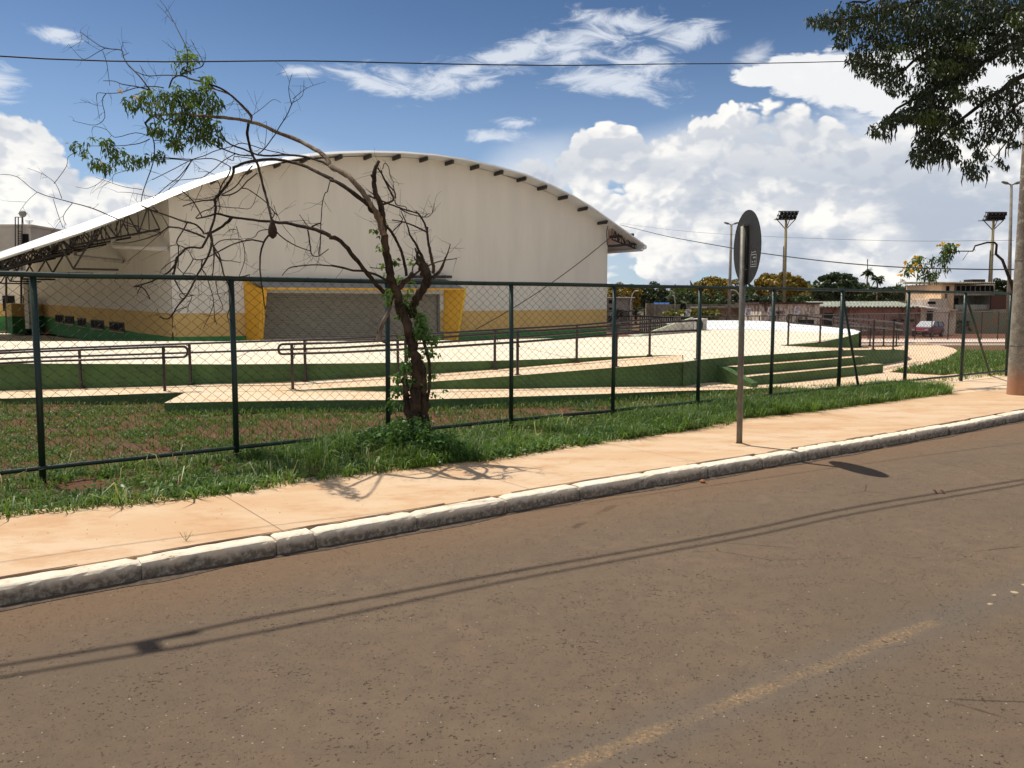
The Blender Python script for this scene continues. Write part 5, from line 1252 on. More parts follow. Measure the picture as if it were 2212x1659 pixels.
flowers(TA, [(775, 580), (782, 598), (655, 1058), (885, 628), (905, 640)])
# climbing vine on the trunk and young shoots
clump(T4, [(700, 250, 60, 100, 110), (760, 250, 70, 90, 120), (830, 320, 60, 50, 60), (740, 130, 60, 60, 70), (800, 450, 60, 60, 50), (840, 660, 60, 50, 20), (900, 460, 14, 14, 3), (945, 800, 20, 16, 5), (920, 860, 20, 12, 4), (840, 840, 25, 30, 8), (600, 560, 60, 60, 70), (560, 600, 50, 40, 40), (520, 680, 60, 60, 45), (500, 790, 60, 60, 45), (620, 690, 60, 50, 45), (600, 430, 30, 60, 25), (540, 290, 20, 20, 7), (530, 100, 35, 25, 14), (650, 40, 60, 60, 50), (480, 920, 60, 90, 50), (700, 720, 60, 60, 25)], .055, M_weed, 'vine', ys=.10, droop=.5, aspect=.7)
clump(T3, [(465, 1010, 40, 40, 22), (490, 1180, 30, 40, 14), (500, 1250, 20, 30, 8), (745, 1145, 30, 30, 14), (530, 790, 20, 20, 7), (550, 1430, 60, 50, 50), (540, 1500, 50, 50, 35), (720, 1400, 40, 60, 24), (650, 1300, 50, 40, 20), (750, 1330, 30, 20, 10), (720, 1520, 60, 100, 80), (640, 1640, 40, 20, 16), (830, 1640, 50, 20, 16)], .05, M_leafl, 'vine', ys=.08, droop=.3, aspect=.6)
clump(T3, [(400, 840, 14, 14, 3), (435, 850, 20, 20, 5), (610, 1140, 40, 30, 14), (465, 890, 15, 15, 4)], .06, M_leaf, 'vine', ys=.05, aspect=.7)
# bushy skirt of weeds round the foot
clump(T4, [(730, 1170, 110, 140, 450), (760, 1290, 200, 130, 800), (540, 1170, 120, 130, 420), (430, 1230, 180, 120, 600), (930, 1290, 170, 100, 450), (260, 1250, 180, 110, 600), (90, 1330, 190, 90, 400), (1060, 1330, 140, 70, 260), (-80, 1380, 150, 60, 160)], .06, M_weed, 'basal_shoots', Yc=TB.y-.12, ys=.45, droop=-.1, aspect=.5)

# ---------------------------------------------------------------- big tree whose crown hangs in from the right
cr = empty('street_tree', (19.5, 15.5, .12), 'large dark leafy tree whose hanging crown fills the upper right corner', 'tree')
def TC(x, y): return (1474.7+x/3, y/3)
DC = 13.2
mb = MB(); mb.tube([(19.5, 15.5, .1), (19.2, 15.4, 2), (18.4, 15, 4), (17, 14.6, 6.3), (15.4, 14.2, 8.4), (13.2, 13.8, 9.6)], [.42, .34, .30, .24, .17, .10], 12); obj('trunk', mb, M_bark, cr, smooth=True)
def climb(L, w0, w1):
    P = [Yd(*TC(x, y), DC+d) for x, y, d in L]; mb = MB(); out = resample(P, 16); out = [p+Vector((random.uniform(-.02, .02), 0, random.uniform(-.03, .03))) for p in out]
    mb.tube(out, [w0+(w1-w0)*i/15 for i in range(16)], 6); obj('limb', mb, M_bark, cr, smooth=True)
for L, a, b in (([(2700, 60, .8), (2200, -60, .4), (1700, -40, .2), (1350, 60, 0), (1180, 110, 0), (960, 130, 0)], .10, .015), ([(2700, 100, .8), (2150, 60, .2), (1800, 230, 0), (1500, 400, 0), (1300, 560, 0)], .09, .012), ([(2600, 250, .6), (2100, 300, .3), (1800, 500, 0), (1560, 620, 0), (1350, 730, 0), (1225, 880, 0)], .08, .01),
                ([(2650, 350, .5), (2212, 480, .2), (1980, 640, 0), (1750, 800, 0), (1560, 1000, 0)], .07, .01), ([(2500, 600, .2), (2230, 620, .1), (2050, 800, 0), (1900, 1040, 0)], .04, .008), ([(2100, 560, .1), (2180, 800, 0), (2000, 1050, 0)], .03, .006), ([(1900, 900, 0), (1885, 1010, 0)], .006, .004), ([(2040, 1030, 0), (1960, 950, 0)], .006, .004),
                ([(1700, -40, .3), (1300, -20, .2), (1070, 30, 0)], .05, .01), ([(1350, 60, 0), (1250, 200, 0), (1120, 330, 0)], .03, .008)): climb(L, a, b)
ell = [(1000, 100, 110, 50, 80), (880, 130, 90, 45, 110), (960, 150, 80, 50, 110), (1080, 60, 90, 60, 90), (1060, 170, 90, 70, 140), (1040, 250, 60, 50, 90), (1010, 295, 25, 15, 14), (1180, 150, 120, 110, 230), (1180, 60, 90, 60, 90), (1330, 30, 100, 60, 160),
       (1400, 170, 200, 160, 900), (1250, 330, 150, 110, 420), (1180, 440, 90, 60, 130), (1120, 380, 70, 60, 100), (1330, 470, 130, 90, 330), (1400, 560, 100, 60, 150), (1600, 100, 220, 150, 900), (1850, 100, 240, 160, 1100), (2100, 120, 240, 200, 1100), (1650, 300, 200, 150, 800),
       (1850, 300, 200, 150, 800), (2080, 300, 160, 120, 380), (2180, 300, 60, 150, 160), (1700, 450, 220, 120, 800), (1850, 430, 120, 100, 260), (1650, 600, 170, 110, 620), (1560, 640, 120, 70, 250), (1480, 740, 120, 60, 330), (1380, 770, 90, 50, 130), (1320, 800, 50, 50, 60), (1240, 840, 45, 50, 50), (1300, 870, 50, 30, 30), (1650, 760, 170, 90, 520),
       (1600, 900, 110, 100, 380), (1520, 1010, 60, 70, 130), (1620, 1000, 100, 50, 140), (1720, 960, 80, 60, 160), (1780, 1010, 40, 30, 25), (1800, 830, 90, 80, 180), (1950, 620, 110, 70, 170), (2080, 640, 90, 90, 160), (2150, 560, 70, 90, 120), (1980, 760, 90, 80, 150), (2100, 780, 100, 80, 170), (1950, 880, 80, 60, 110), (1880, 920, 60, 40, 50),
       (2080, 880, 90, 50, 80), (2150, 930, 60, 30, 50), (1930, 1000, 60, 50, 80), (1860, 1080, 60, 60, 90), (1900, 1130, 50, 35, 50), (1960, 1080, 30, 30, 25), (2060, 1045, 35, 25, 30), (2100, 1075, 30, 15, 20), (2200, 760, 60, 100, 100)]
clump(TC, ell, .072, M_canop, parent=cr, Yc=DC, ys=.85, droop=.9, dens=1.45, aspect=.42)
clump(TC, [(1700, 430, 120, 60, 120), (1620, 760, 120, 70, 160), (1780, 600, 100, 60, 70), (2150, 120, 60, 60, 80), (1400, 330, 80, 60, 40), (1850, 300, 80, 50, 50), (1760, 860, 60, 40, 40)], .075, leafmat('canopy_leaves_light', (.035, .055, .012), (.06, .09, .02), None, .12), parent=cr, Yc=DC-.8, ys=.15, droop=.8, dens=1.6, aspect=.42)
P = []
for (x, y, rx, n) in ((1370, 800, 40, 7), (1330, 830, 30, 4), (1650, 1010, 90, 8), (1830, 560, 40, 4), (1400, 480, 100, 6), (1860, 1100, 50, 4), (2090, 930, 50, 5), (1720, 1030, 30, 3), (1960, 1090, 20, 3)):
    for _ in range(n):
        X, Y_ = TC(x+random.uniform(-rx, rx), y+random.uniform(-20, 30)); P.append(Yd(X, Y_, DC+random.uniform(-.4, .4)))
mb = MB()
for p in P: mb.tube([p, p-Vector((random.uniform(-.02, .02), 0, .12)), p-Vector((random.uniform(-.03, .03), 0, random.uniform(.18, .26)))], [.003, .009, .003], 4)
tag(obj('seed_pods', mb, M_bark, cr), kind='stuff')

# ---------------------------------------------------------------- small flowering branch from the sapling behind the pole
def TR(x, y): return (1645.8+x/3.907, 438.9+y/3.907)
DR = 20.4; sp0 = Vector((Yd(2204, 800, DR).x, DR, .1)); sap = empty('flowering_sapling', sp0, 'sapling arching out from behind the utility pole, with yellow flowers at its tip', 'tree')
L = [sp0]+[Yd(x, y, DR) for x, y in ((2203, 740), (2198, 670))]+[Yd(*TR(x, y), DR) for x, y in ((2110, 690), (2060, 560), (2030, 480), (1975, 430), (1982, 350), (1965, 332), (1900, 332), (1800, 360), (1780, 405), (1740, 405), (1660, 405), (1600, 420), (1520, 490), (1400, 520), (1290, 500))]
mb = MB(); mb.tube(L, [.05, .045, .042, .04, .036, .034, .032, .028, .024, .022, .020, .018, .014, .013, .011, .009, .006, .004], 7); obj('trunk', mb, M_bark, sap, smooth=True)
mb = MB()
for a, b in (((1975, 430), (1935, 445)), ((1790, 370), (1800, 405)), ((1745, 408), (1695, 480)), ((1965, 345), (1935, 350)), ((1520, 490), (1480, 600)), ((1480, 560), (1410, 650)), ((1300, 500), (1200, 590)), ((1540, 590), (1556, 637)), ((1400, 640), (1415, 690))): mb.tube([Yd(*TR(*a), DR), Yd(*TR(*b), DR)], .006, 4)
obj('twigs', mb, M_bark, sap)
clump(TR, [(1600, 370, 60, 50, 90), (1560, 430, 60, 45, 80), (1520, 480, 55, 45, 70), (1320, 470, 60, 35, 55), (1280, 520, 70, 50, 75), (1230, 580, 45, 35, 40), (1340, 540, 60, 50, 55), (1430, 470, 40, 40, 30), (1450, 560, 70, 50, 55), (1430, 620, 80, 45, 60), (1400, 600, 50, 50, 45), (1555, 550, 25, 30, 20), (1330, 630, 30, 30, 18), (1550, 390, 40, 60, 40)], .10, M_leaf, parent=sap, Yc=DR, ys=.25, droop=.8, dens=1.1)
clump(TR, [(1320, 460, 50, 25, 25), (1600, 350, 50, 25, 25), (1250, 540, 40, 30, 20)], .09, M_leafl, parent=sap, Yc=DR-.2, ys=.1, droop=.5)
flowers(TR, [(1505, 350), (1535, 350), (1655, 352), (1205, 505), (1300, 447), (1195, 560), (1165, 603), (1255, 575), (1280, 582), (1300, 515), (1330, 548)], D=DR-.2, parent=sap, s=.07)

# ---------------------------------------------------------------- grass, weeds
def pinpoly(X, Y, poly):
    ins = np.zeros(len(X), bool); n = len(poly); j = n-1
    for i in range(n):
        xi, yi, xj, yj = poly[i][0], poly[i][1], poly[j][0], poly[j][1]
        c = ((yi > Y) != (yj > Y)) & (X < (xj-xi)*(Y-yi)/(yj-yi+1e-12)+xi); ins ^= c; j = i
    return ins
def vnoise(X, Y, s, seed=0):
    r2 = np.random.default_rng(seed); g_ = r2.random((256, 256)); x = X*s+1000; y = Y*s+1000
    xi = np.floor(x).astype(int); yi = np.floor(y).astype(int); fx = x-xi; fy = y-yi; fx = fx*fx*(3-2*fx); fy = fy*fy*(3-2*fy)
    a = g_[xi % 256, yi % 256]; b = g_[(xi+1) % 256, yi % 256]; c = g_[xi % 256, (yi+1) % 256]; d = g_[(xi+1) % 256, (yi+1) % 256]
    return (a*(1-fx)+b*fx)*(1-fy)+(c*(1-fx)+d*fx)*fy
def scatter(poly, dens, thr=None, seed=1, holes=()):
    xs = [p[0] for p in poly]; ys = [p[1] for p in poly]; A = (max(xs)-min(xs))*(max(ys)-min(ys)); n = int(A*dens)
    X = rng.uniform(min(xs), max(xs), n); Y = rng.uniform(min(ys), max(ys), n); m = pinpoly(X, Y, poly)
    for h in holes: m &= ~pinpoly(X, Y, h)
    X, Y = X[m], Y[m]
    if thr is not None:
        nz = .5*vnoise(X, Y, 1.1, seed)+.3*vnoise(X, Y, 2.7, seed+1)+.2*vnoise(X, Y, 7, seed+2); m = rng.random(len(X)) < np.clip((nz-thr)*7, .0, 1); X, Y = X[m], Y[m]
    return X, Y
def blades(name, X, Y, z, h, w, m, bend=.6, tuft=0):
    if tuft:
        nt_ = max(1, len(X)//tuft); ci = rng.integers(0, len(X), nt_); own = rng.integers(0, nt_, len(X)); msk = rng.random(len(X)) < .72
        ox, oy = rng.normal(0, .035, len(X)), rng.normal(0, .035, len(X)); X = np.where(msk, X[ci][own]+ox, X); Y = np.where(msk, Y[ci][own]+oy, Y)
        if not np.isscalar(h): h = np.where(msk, h[ci][own]*1.15, h*.8)
    n = len(X); h = h*rng.uniform(.45, 1.35, n) if np.isscalar(h) else h*rng.uniform(.5, 1.3, n)
    th = rng.uniform(0, 2*np.pi, n); bd = rng.uniform(.1, 1., n)*bend
    if tuft: th = np.where(msk, np.arctan2(oy, ox), th)
    hs = rng.random(n) < .12; w = np.where(hs, w*1.7, w)
    d = np.stack([np.cos(th), np.sin(th), 0*th], 1); s = np.stack([-np.sin(th), np.cos(th), 0*th], 1)
    B = np.stack([X, Y, z if not np.isscalar(z) else np.full(n, z)], 1); up = np.array([0, 0, 1.])
    M = B+d*(h*bd*.35)[:, None]+up*(h*.62)[:, None]; T = B+d*(h*bd*1.05)[:, None]+up*(h*(1-.45*bd))[:, None]; w = w*rng.uniform(.6, 1.3, n)
    V = np.stack([B-s*w[:, None]*.5, B+s*w[:, None]*.5, M-s*w[:, None]*.45, M+s*w[:, None]*.45, T-s*w[:, None]*.08, T+s*w[:, None]*.08], 1).reshape(-1, 3)
    b = np.arange(n)[:, None]*6; Fq = np.concatenate([b+np.array([[0, 1, 3, 2]]), b+np.array([[2, 3, 5, 4]])], 1).reshape(-1, 4)
    return tag(npobj(name, V, Fq, m), kind='stuff')
tz = lambda Y: np.interp(Y, [24, 60, 100], [.12, -.6, -1.1])
ge = [(p.x, p.y) for p in grass_edge]
fl = [(p.x, p.y) for p in resample(fpts, 30)]
# verge between pavement and fence: long grass
fb = [(x-.25, y+.35) for x, y in fl if x < Z(1990, 830, .15).x]
vp = [(x+.03, y+.02) for x, y in ge]+fb[::-1]
tw_ = np.array([TB.x, TB.y])
X, Y_ = scatter(vp, 1500, .30, 11)
fx = np.array([p[0] for p in ge]); fy = np.array([p[1] for p in ge]); de = Y_-np.interp(X, fx, fy)
dt = np.hypot(X-tw_[0], Y_-tw_[1]); dl = np.hypot((X-tw_[0]+.7)/1.5, Y_-tw_[1]); hgt = .09+.14*vnoise(X, Y_, 1.5, 4)+.20*np.exp(-(dl/.8)**2)+.06*(X > 1.5)
X2 = X < Z(700, 1036, .15).x
hgt = np.where(X2 & (dt > 1.4), hgt*.70, hgt)
blades('verge_grass', X, Y_, .12, hgt, .010, M_grass, 1.25, tuft=30)
# stray long blades leaning over the pavement
t = rng.uniform(0, 1, 900); ex = Z(-100, 1135, .15).x+(Z(2055, 850, .15).x-Z(-100, 1135, .15).x)*t; ey = np.interp(ex, fx, fy)+rng.uniform(-.02, .16, 900)
blades('verge_grass', ex, ey, .14, .20, .013, M_grass, 1.5)
X, Y_ = scatter([(Z(1500, 900, .15).x, Z(1500, 930, .15).y)]+[(p.x+.02, p.y) for p in grass_edge if p.x > Z(1500, 900, .15).x]+[(Z(2050, 840, .15).x, Z(2050, 838, .15).y), (Z(1650, 870, .15).x, Z(1650, 868, .15).y)], 900)
blades('verge_grass', X, Y_, .13, .22, .010, M_grass, .9)
# pale dead stalks
X, Y_ = scatter(vp, 7); blades('dry_stalks', X, Y_, .15, .30, .009, leafmat('straw', (.45, .40, .20), (.35, .36, .16), None, .2), 1.2)
# low broad leaved weeds, thickest along the pavement
X, Y_ = scatter(vp, 1100, .36, 21); de = Y_-np.interp(X, fx, fy); k_ = (de < .65) & (X < 3.2) | (rng.random(len(X)) < .10); X, Y_ = X[k_], Y_[k_]
o = leaves('low_weeds', np.stack([X, Y_, 0.14+rng.uniform(0, .10, len(X))], 1), .058, M_weed, droop=-.15, aspect=.75, curl=.1); tag(o, kind='stuff')
# lawn behind the fence with bare red patches
lp = [(-14, fl[0][1]-.0)]+[(x+.1, y+.15) for x, y in fl]+[(p.x, p.y-.02) for p in sl_f[::-1]]+[(p.x, p.y-.02) for p in fr[3::-1]]
X, Y_ = scatter(lp, 1300, .485, 31); blades('lawn_grass', X, Y_, .12, .055, .011, M_lawn, 1.3, tuft=18)
X, Y_ = scatter(lp, 220, .30, 41); blades('lawn_grass', X, Y_, .12, .10, .011, M_lawn, .9)
fe = sl_f+[]; L = resample(sl_f, 200); n_ = 2200; ii = rng.integers(0, 200, n_); X = np.array([L[i].x for i in ii])+rng.normal(0, .12, n_); Y_ = np.array([L[i].y for i in ii])-np.abs(rng.normal(0, .16, n_))-.02
blades('lawn_grass', X, Y_, .12, .12, .011, M_grass, .9)
# grass on the right beyond the fence and the far strip
pp = [(p.x, p.y) for p in path_poly]
tri = [G(1918, 803.6), G(1960, 797), G(2008, 787), G(2048, 775), G(2068, 763), G(2066, 752), G(1990, 744), G(2300, 744), G(2420, 760), G(2420, 813.6), G(2200, 813.2), G(2041, 810.6), G(1960, 806.5)]
X, Y_ = scatter([(p.x, p.y) for p in tri], 230, .22, 51, holes=[pp]); k_ = np.hypot(X, Y_) < 48; X, Y_ = X[k_], Y_[k_]
blades('right_lawn', X, Y_, tz(Y_), .17, .022, M_grass, .8)
# pebbles, leaf scraps and little finds on the road and pavement
def pebbles(n, zz, name, size, m, reg):
    V = []; Fq = []; P = []
    for i in range(n):
        x, y = reg(); p = Z(x, y, zz); s = size*random.uniform(.4, 1.3); P.append((p, s))
    mb = MB()
    for p, s in P:
        a = random.uniform(0, 6.28); h = s*random.uniform(.25, .6)
        pts_ = [p+Vector((math.cos(a+i*1.2566)*s*random.uniform(.6, 1), math.sin(a+i*1.2566)*s*random.uniform(.6, 1), 0)) for i in range(5)]
        tp = p+Vector((0, 0, h)); b = len(mb.v); mb.v += [tuple(q) for q in pts_]+[tuple(tp)]; mb.f += [(b+i, b+(i+1) % 5, b+5) for i in range(5)]; mb.mi += [0]*5
    return tag(obj(name, mb, m), kind='stuff')
def rr_(): 
    while True:
        x, y = random.uniform(-50, 2260), random.uniform(930, 1700)
        if y > 1320-x*.185: return x, y
pebbles(500, 0.0, 'road_grit', .006, mat('grit_pale', (.42, .36, .29), .9), rr_)
pebbles(700, 0.0, 'road_grit', .006, mat('grit_dark', (.07, .052, .042), .95), rr_)
pebbles(140, .148, 'pavement_grit', .008, mat('grit_red', (.25, .13, .07), .95), lambda: (lambda x: (x, 1120-x*.118+random.uniform(5, 70)))(random.uniform(0, 1900)))
def leafbit(name, x, y, s, col, label, n=1):
    p = Z(x, y, .002); mb = MB()
    for _ in range(n):
        o_ = Vector((random.uniform(-1, 1), random.uniform(-.4, .4), 0))*(s*.8 if n > 1 else 0); a = random.uniform(0, 6.28); d = Vector((math.cos(a), math.sin(a), .25)); q = Vector((-math.sin(a), math.cos(a), .3))
        c = p+o_+Vector((0, 0, .004)); P_ = [c, c+d*s*.3+q*s*.25, c+d*s*.8+q*s*.2+Vector((0, 0, s*.2)), c+d*s*1.1, c+d*s*.7-q*s*.22+Vector((0, 0, s*.25)), c+d*s*.3-q*s*.2]
        b = len(mb.v); mb.v += [tuple(v) for v in P_]; mb.f += [(b, b+1, b+2, b+3), (b, b+3, b+4, b+5)]; mb.mi += [0, 0]
    return tag(obj(name, mb, mat(name+'_'+label[:4].strip(), col, .8)), label, 'leaf')
leafbit('dead_leaf', 2034, 1067, .075, (.11, .035, .015), 'dark curled dead leaf lying on the road at the cable shadow', 2)
leafbit('leaf_litter', 105, 1288, .07, (.20, .16, .11), 'small heap of grey dry leaves in the gutter at the left kerb end', 9)
p = Z(1518, 1043, 0); mb = MB(); mb.lathe([(.01, .0), (.032, .008), (.036, .022), (.02, .038), (.003, .042)], p, 7); tag(obj('small_stone', mb, mat('stone_red', (.36, .15, .07), .9), loc=p), 'small reddish stone on the road just below the kerb', 'stone')
p = Z(402, 1168, .15); mb = MB()
for a in range(7): mb.tube([p, p+Vector((math.cos(a)*.03, math.sin(a)*.02, .035)), p+Vector((math.cos(a)*.06, math.sin(a)*.03, .055+.006*a))], [.002, .0015, .001], 3)
tag(obj('kerb_weed', mb, M_grass), 'tiny tuft of grass growing from the kerb joint at lower left', 'weed')

# ---------------------------------------------------------------- background: trees
def bgtree(x, yt, yb, w, Yv, m, label, name='tree', n=5200, trunk=True, ybase=None, leaf=None, flat=1., grp='trees beyond the old buildings', seed=0):
    r2 = np.random.default_rng(seed+int(x)); c = Yd(x, (yt+yb)/2, Yv); top = Yd(x, yt, Yv).z; bot = Yd(x, yb, Yv).z; rx = w/2*Yv/F; rz = (top-bot)/2
    base = Vector((c.x, Yv, terr(Yv))); e = empty(name, base, label, 'tree', grp)
    K = 60; th = r2.uniform(0, 2*np.pi, K); u1 = r2.uniform(-1, 1, K); rr2 = r2.uniform(.55, 1, K)**.5
    cx = np.cos(th)*np.sqrt(1-u1**2)*rr2*rx*.88; cy = np.sin(th)*np.sqrt(1-u1**2)*rr2*rx*.88; cz = u1*rr2*rz*.88
    if flat < 1: cz = np.where(cz < 0, cz*flat, cz)
    cr_ = r2.uniform(.13, .26, K)*rx
    k_ = r2.integers(0, K, n); d = r2.normal(0, 1, (n, 3)); d /= np.linalg.norm(d, axis=1)[:, None]; d *= r2.uniform(.7, 1, n)[:, None]
    P = np.stack([cx, cy, cz], 1)[k_]+d*cr_[k_][:, None]*np.array([1, 1, .75])+np.array([c.x, Yv, (top+bot)/2])
    s = (leaf or rx*.072)*.72; a = r2.normal(0, 1, (n, 3)); b = np.cross(a, d); a /= np.linalg.norm(a, axis=1)[:, None]; b /= np.linalg.norm(b, axis=1)[:, None]; a *= (s*r2.uniform(.6, 1.3, n))[:, None]; b *= (s*r2.uniform(.5, 1., n))[:, None]
    V = np.stack([P-a-b*.4, P+a*.2-b, P+a+b*.4, P-a*.2+b], 1).reshape(-1, 3); Fq = np.arange(n*4).reshape(-1, 4)
    npobj('crown', V, Fq, m, e)
    mb = MB(); zt = bot+rz*.5; mb.tube([(base.x, Yv, base.z-.1), (base.x+.1, Yv, (base.z+zt)/2), (base.x-.1, Yv, zt)], [rx*.07, rx*.055, rx*.03], 7)
    for a_ in range(5):
        an = a_*1.3+x; mb.tube([(base.x, Yv, zt-rz*.6), (base.x+math.cos(an)*rx*.5, Yv+math.sin(an)*rx*.5, zt+rz*.2)], [rx*.03, rx*.012], 5)
    obj('trunk', mb, M_bark, e); return e
Mt_dark = leafmat('far_leaves_dark', (.018, .034, .012), (.040, .062, .020), None, .1)
Mt_mid = leafmat('far_leaves_mid', (.028, .055, .015), (.060, .095, .025), None, .12)
Mt_yel = leafmat('far_leaves_flowering', (.10, .085, .012), (.34, .22, .02), (.48, .30, .02), .1)
Mt_bush = leafmat('far_bush_yellowgreen', (.10, .12, .015), (.22, .22, .03), None, .1)
bgtree(1544, 596, 655, 92, 150, Mt_yel, 'round yellow flowering tree left of the traffic sign', seed=1, n=8200)
bgtree(1590, 601, 650, 40, 158, Mt_yel, 'small yellow flowering tree directly behind the traffic sign pole', seed=2)
bgtree(1685, 588, 655, 118, 150, Mt_yel, 'broad yellow flowering tree behind the left floodlight mast', seed=3, n=9000)
bgtree(1753, 617, 655, 60, 165, Mt_yel, 'low yellow flowering tree right of the left floodlight mast', seed=4)
bgtree(1346, 610, 675, 88, 118, Mt_yel, 'dark tree with yellow flowers just right of the hall wall', seed=5, n=7000)
bgtree(1408, 610, 672, 78, 120, Mt_dark, 'dark round dense tree right of the yellow one beside the hall', seed=6, n=7400)
bgtree(1478, 627, 672, 74, 130, Mt_mid, 'mid green bushy tree behind the curved street lamp', seed=7)
bgtree(1540, 636, 675, 90, 128, Mt_mid, 'low green tree under the round yellow flowering crown', seed=8)
bgtree(1608, 634, 672, 80, 128, Mt_dark, 'low dark tree between the sign pole and the lamp post', seed=9)
bgtree(1668, 636, 668, 90, 130, Mt_dark, 'low dark tree right of the traffic sign pole', seed=10)
bgtree(1730, 640, 668, 80, 130, Mt_mid, 'low green tree above the stained white block', seed=11)
bgtree(1806, 588, 664, 104, 120, Mt_dark, 'tall dark spreading tree above the pink building', seed=12, n=9000, leaf=.30)
bgtree(1862, 612, 664, 92, 126, Mt_mid, 'wide green tree under the thin tall papaya tree', seed=13, n=6400)
bgtree(1918, 620, 664, 86, 124, Mt_dark, 'dark green tree in the middle of the right tree line', seed=14, n=6400)
bgtree(1972, 617, 662, 80, 128, Mt_dark, 'dark tree right of the middle with a lighter spire behind it', seed=15, n=6400)
bgtree(2020, 620, 662, 70, 130, Mt_dark, 'dark tree touching the left side of the two storey stand', seed=16, n=5600)
bgtree(1949, 600, 640, 26, 160, Mt_mid, 'slim pale conical tree rising behind the right tree line', seed=17, n=900)
bgtree(2172, 594, 690, 84, 120, Mt_dark, 'tall dark tree right of the stand behind the utility pole', seed=18, n=8200)
bgtree(2215, 606, 690, 70, 125, Mt_dark, 'dark tree at the far right edge behind the pole', seed=19)
def tuft(x, y, yb, r, Yv, label):
    c = Yd(x, y, Yv); e = empty('papaya_tree', Vector((c.x, Yv, terr(Yv))), label, 'tree', 'thin palm like trees'); mb = MB(); mb.tube([(c.x, Yv, terr(Yv)), (c.x, Yv, c.z)], [.16, .10], 6); obj('trunk', mb, M_bark2, e)
    P = np.array([[c.x, Yv, c.z]]*70)+rng.normal(0, r*.25, (70, 3)); leaves('crown', P, r, Mt_dark, e, droop=.1, aspect=.35)
tuft(1874, 587, 640, .8, 125, 'thin tall papaya tree with a small tuft and a mast line above it')
tuft(1896, 603, 640, .85, 122, 'shorter thin papaya tree leaning right of the tallest one')
mb = MB(); mb.tube([Yd(1874, 560, 135), Yd(1874, 640, 135)], .07, 5); tag(obj('thin_mast', mb, M_steel), 'hair thin radio mast standing behind the tall papaya tree', 'mast')
mb = MB(); mb.tube([Yd(1697.5+6, 603, 170), Yd(1703, 640, 170)], .05, 4)
e = empty('power_line_tower', Yd(2012, 650, 260), 'small dark lattice power tower above the tree line left of the stand', 'power tower'); mb = MB()
for a, b, c_, d_ in ((2009, 600, 2009, 655), (2015, 600, 2015, 655), (2003, 616, 2021, 616), (2006, 607, 2018, 607), (1998, 622, 2026, 622), (2009, 616, 2015, 607), (2015, 622, 2009, 616)): mb.tube([Yd(a, b, 260), Yd(c_, d_, 260)], .22, 4)
obj('lattice', mb, M_steel, e)
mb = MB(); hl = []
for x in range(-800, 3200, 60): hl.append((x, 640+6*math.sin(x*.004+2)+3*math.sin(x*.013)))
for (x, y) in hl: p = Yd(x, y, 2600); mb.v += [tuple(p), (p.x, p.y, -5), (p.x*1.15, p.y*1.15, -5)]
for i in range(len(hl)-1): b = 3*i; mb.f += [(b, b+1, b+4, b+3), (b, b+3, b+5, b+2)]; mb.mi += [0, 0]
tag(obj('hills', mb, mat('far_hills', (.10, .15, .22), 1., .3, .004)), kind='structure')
def farwood():
    n = 26000; X = rng.uniform(-420, 520, n); Yw = rng.uniform(205, 260, n); hh = 5+3.5*vnoise(X, Yw*0, .05, 8)+2*vnoise(X, Yw*0, .2, 9); Zz = -1.1+rng.uniform(0, 1, n)**.6*hh
    P = np.stack([X, Yw, Zz], 1); a = rng.normal(0, .8, (n, 3)); b = np.cross(a, rng.normal(0, 1, (n, 3))); b = b/np.linalg.norm(b, axis=1)[:, None]*.8
    V = np.stack([P-a-b*.4, P+a*.2-b, P+a+b*.4, P-a*.2+b], 1).reshape(-1, 3); tag(npobj('distant_wood', V, np.arange(n*4).reshape(-1, 4), Mt_mid), kind='stuff')
farwood()
bm_ = np.array([tuple(Yd(x, y, 80)) for x, y in zip(rng.uniform(1440, 1545, 900), rng.uniform(672, 686, 900))]); bm_[:, 1] += rng.uniform(-1, 1, 900)
tag(leaves('hedge', bm_, .45, Mt_bush, droop=0, aspect=.8), 'low yellow green hedge in front of the grey wall left of the sign', 'hedge')
bm_ = np.array([tuple(Yd(x, y, 93)) for x, y in zip(rng.uniform(2053, 2085, 500), rng.uniform(690, 714, 500))]); bm_[:, 1] += rng.uniform(-1, 1, 500)
tag(leaves('bush', bm_, .5, Mt_dark, droop=0, aspect=.8), 'dark bush against the wall corner right of the red car', 'bush')

# ---------------------------------------------------------------- background: buildings and walls
def stained(name, c, d, s=.5, amt=.5):
    m = bpy.data.materials.new(name); m.use_nodes = True; k = NT(m.node_tree); b = m.node_tree.nodes['Principled BSDF']; tc = k.n('ShaderNodeTexCoord').outputs['Object']
    n1 = k.noise(k.map(tc, (1, 1, .35)), s, 8, .75); col = k.mix(k.ss(n1, amt-.06, amt+.1), (*c, 1), (*d, 1)); k.put(b.inputs['Base Color'], col); b.inputs['Roughness'].default_value = .95; return m
def block(px0, px1, yt, Yv, depth, mb=None, mi=0, yb=None, zb=None):
    a, b = Yd(px0, yt, Yv), Yd(px1, yt, Yv); z0_ = zb if zb is not None else (Yd(px0, yb, Yv).z if yb else terr(Yv)-.2)
    mb.box(((a.x+b.x)/2, Yv+depth/2, (a.z+z0_)/2), (b.x-a.x, depth, a.z-z0_), mi=mi); return a, b
M_stw = stained('stained_white', (.78, .70, .58), (.12, .075, .05), 2.2, .52); M_pink = stained('pink_wall', (.42, .24, .19), (.20, .09, .07), .8, .52); M_gw = stained('grey_wall', (.30, .27, .20), (.15, .135, .10), .7, .5)
M_pale = stained('pale_wall', (.74, .62, .50), (.38, .28, .20), .9, .54)
mb = MB(); block(1765, 2035, 650, 108, .4, mb); block(1405, 1646, 657, 96, .4, mb)
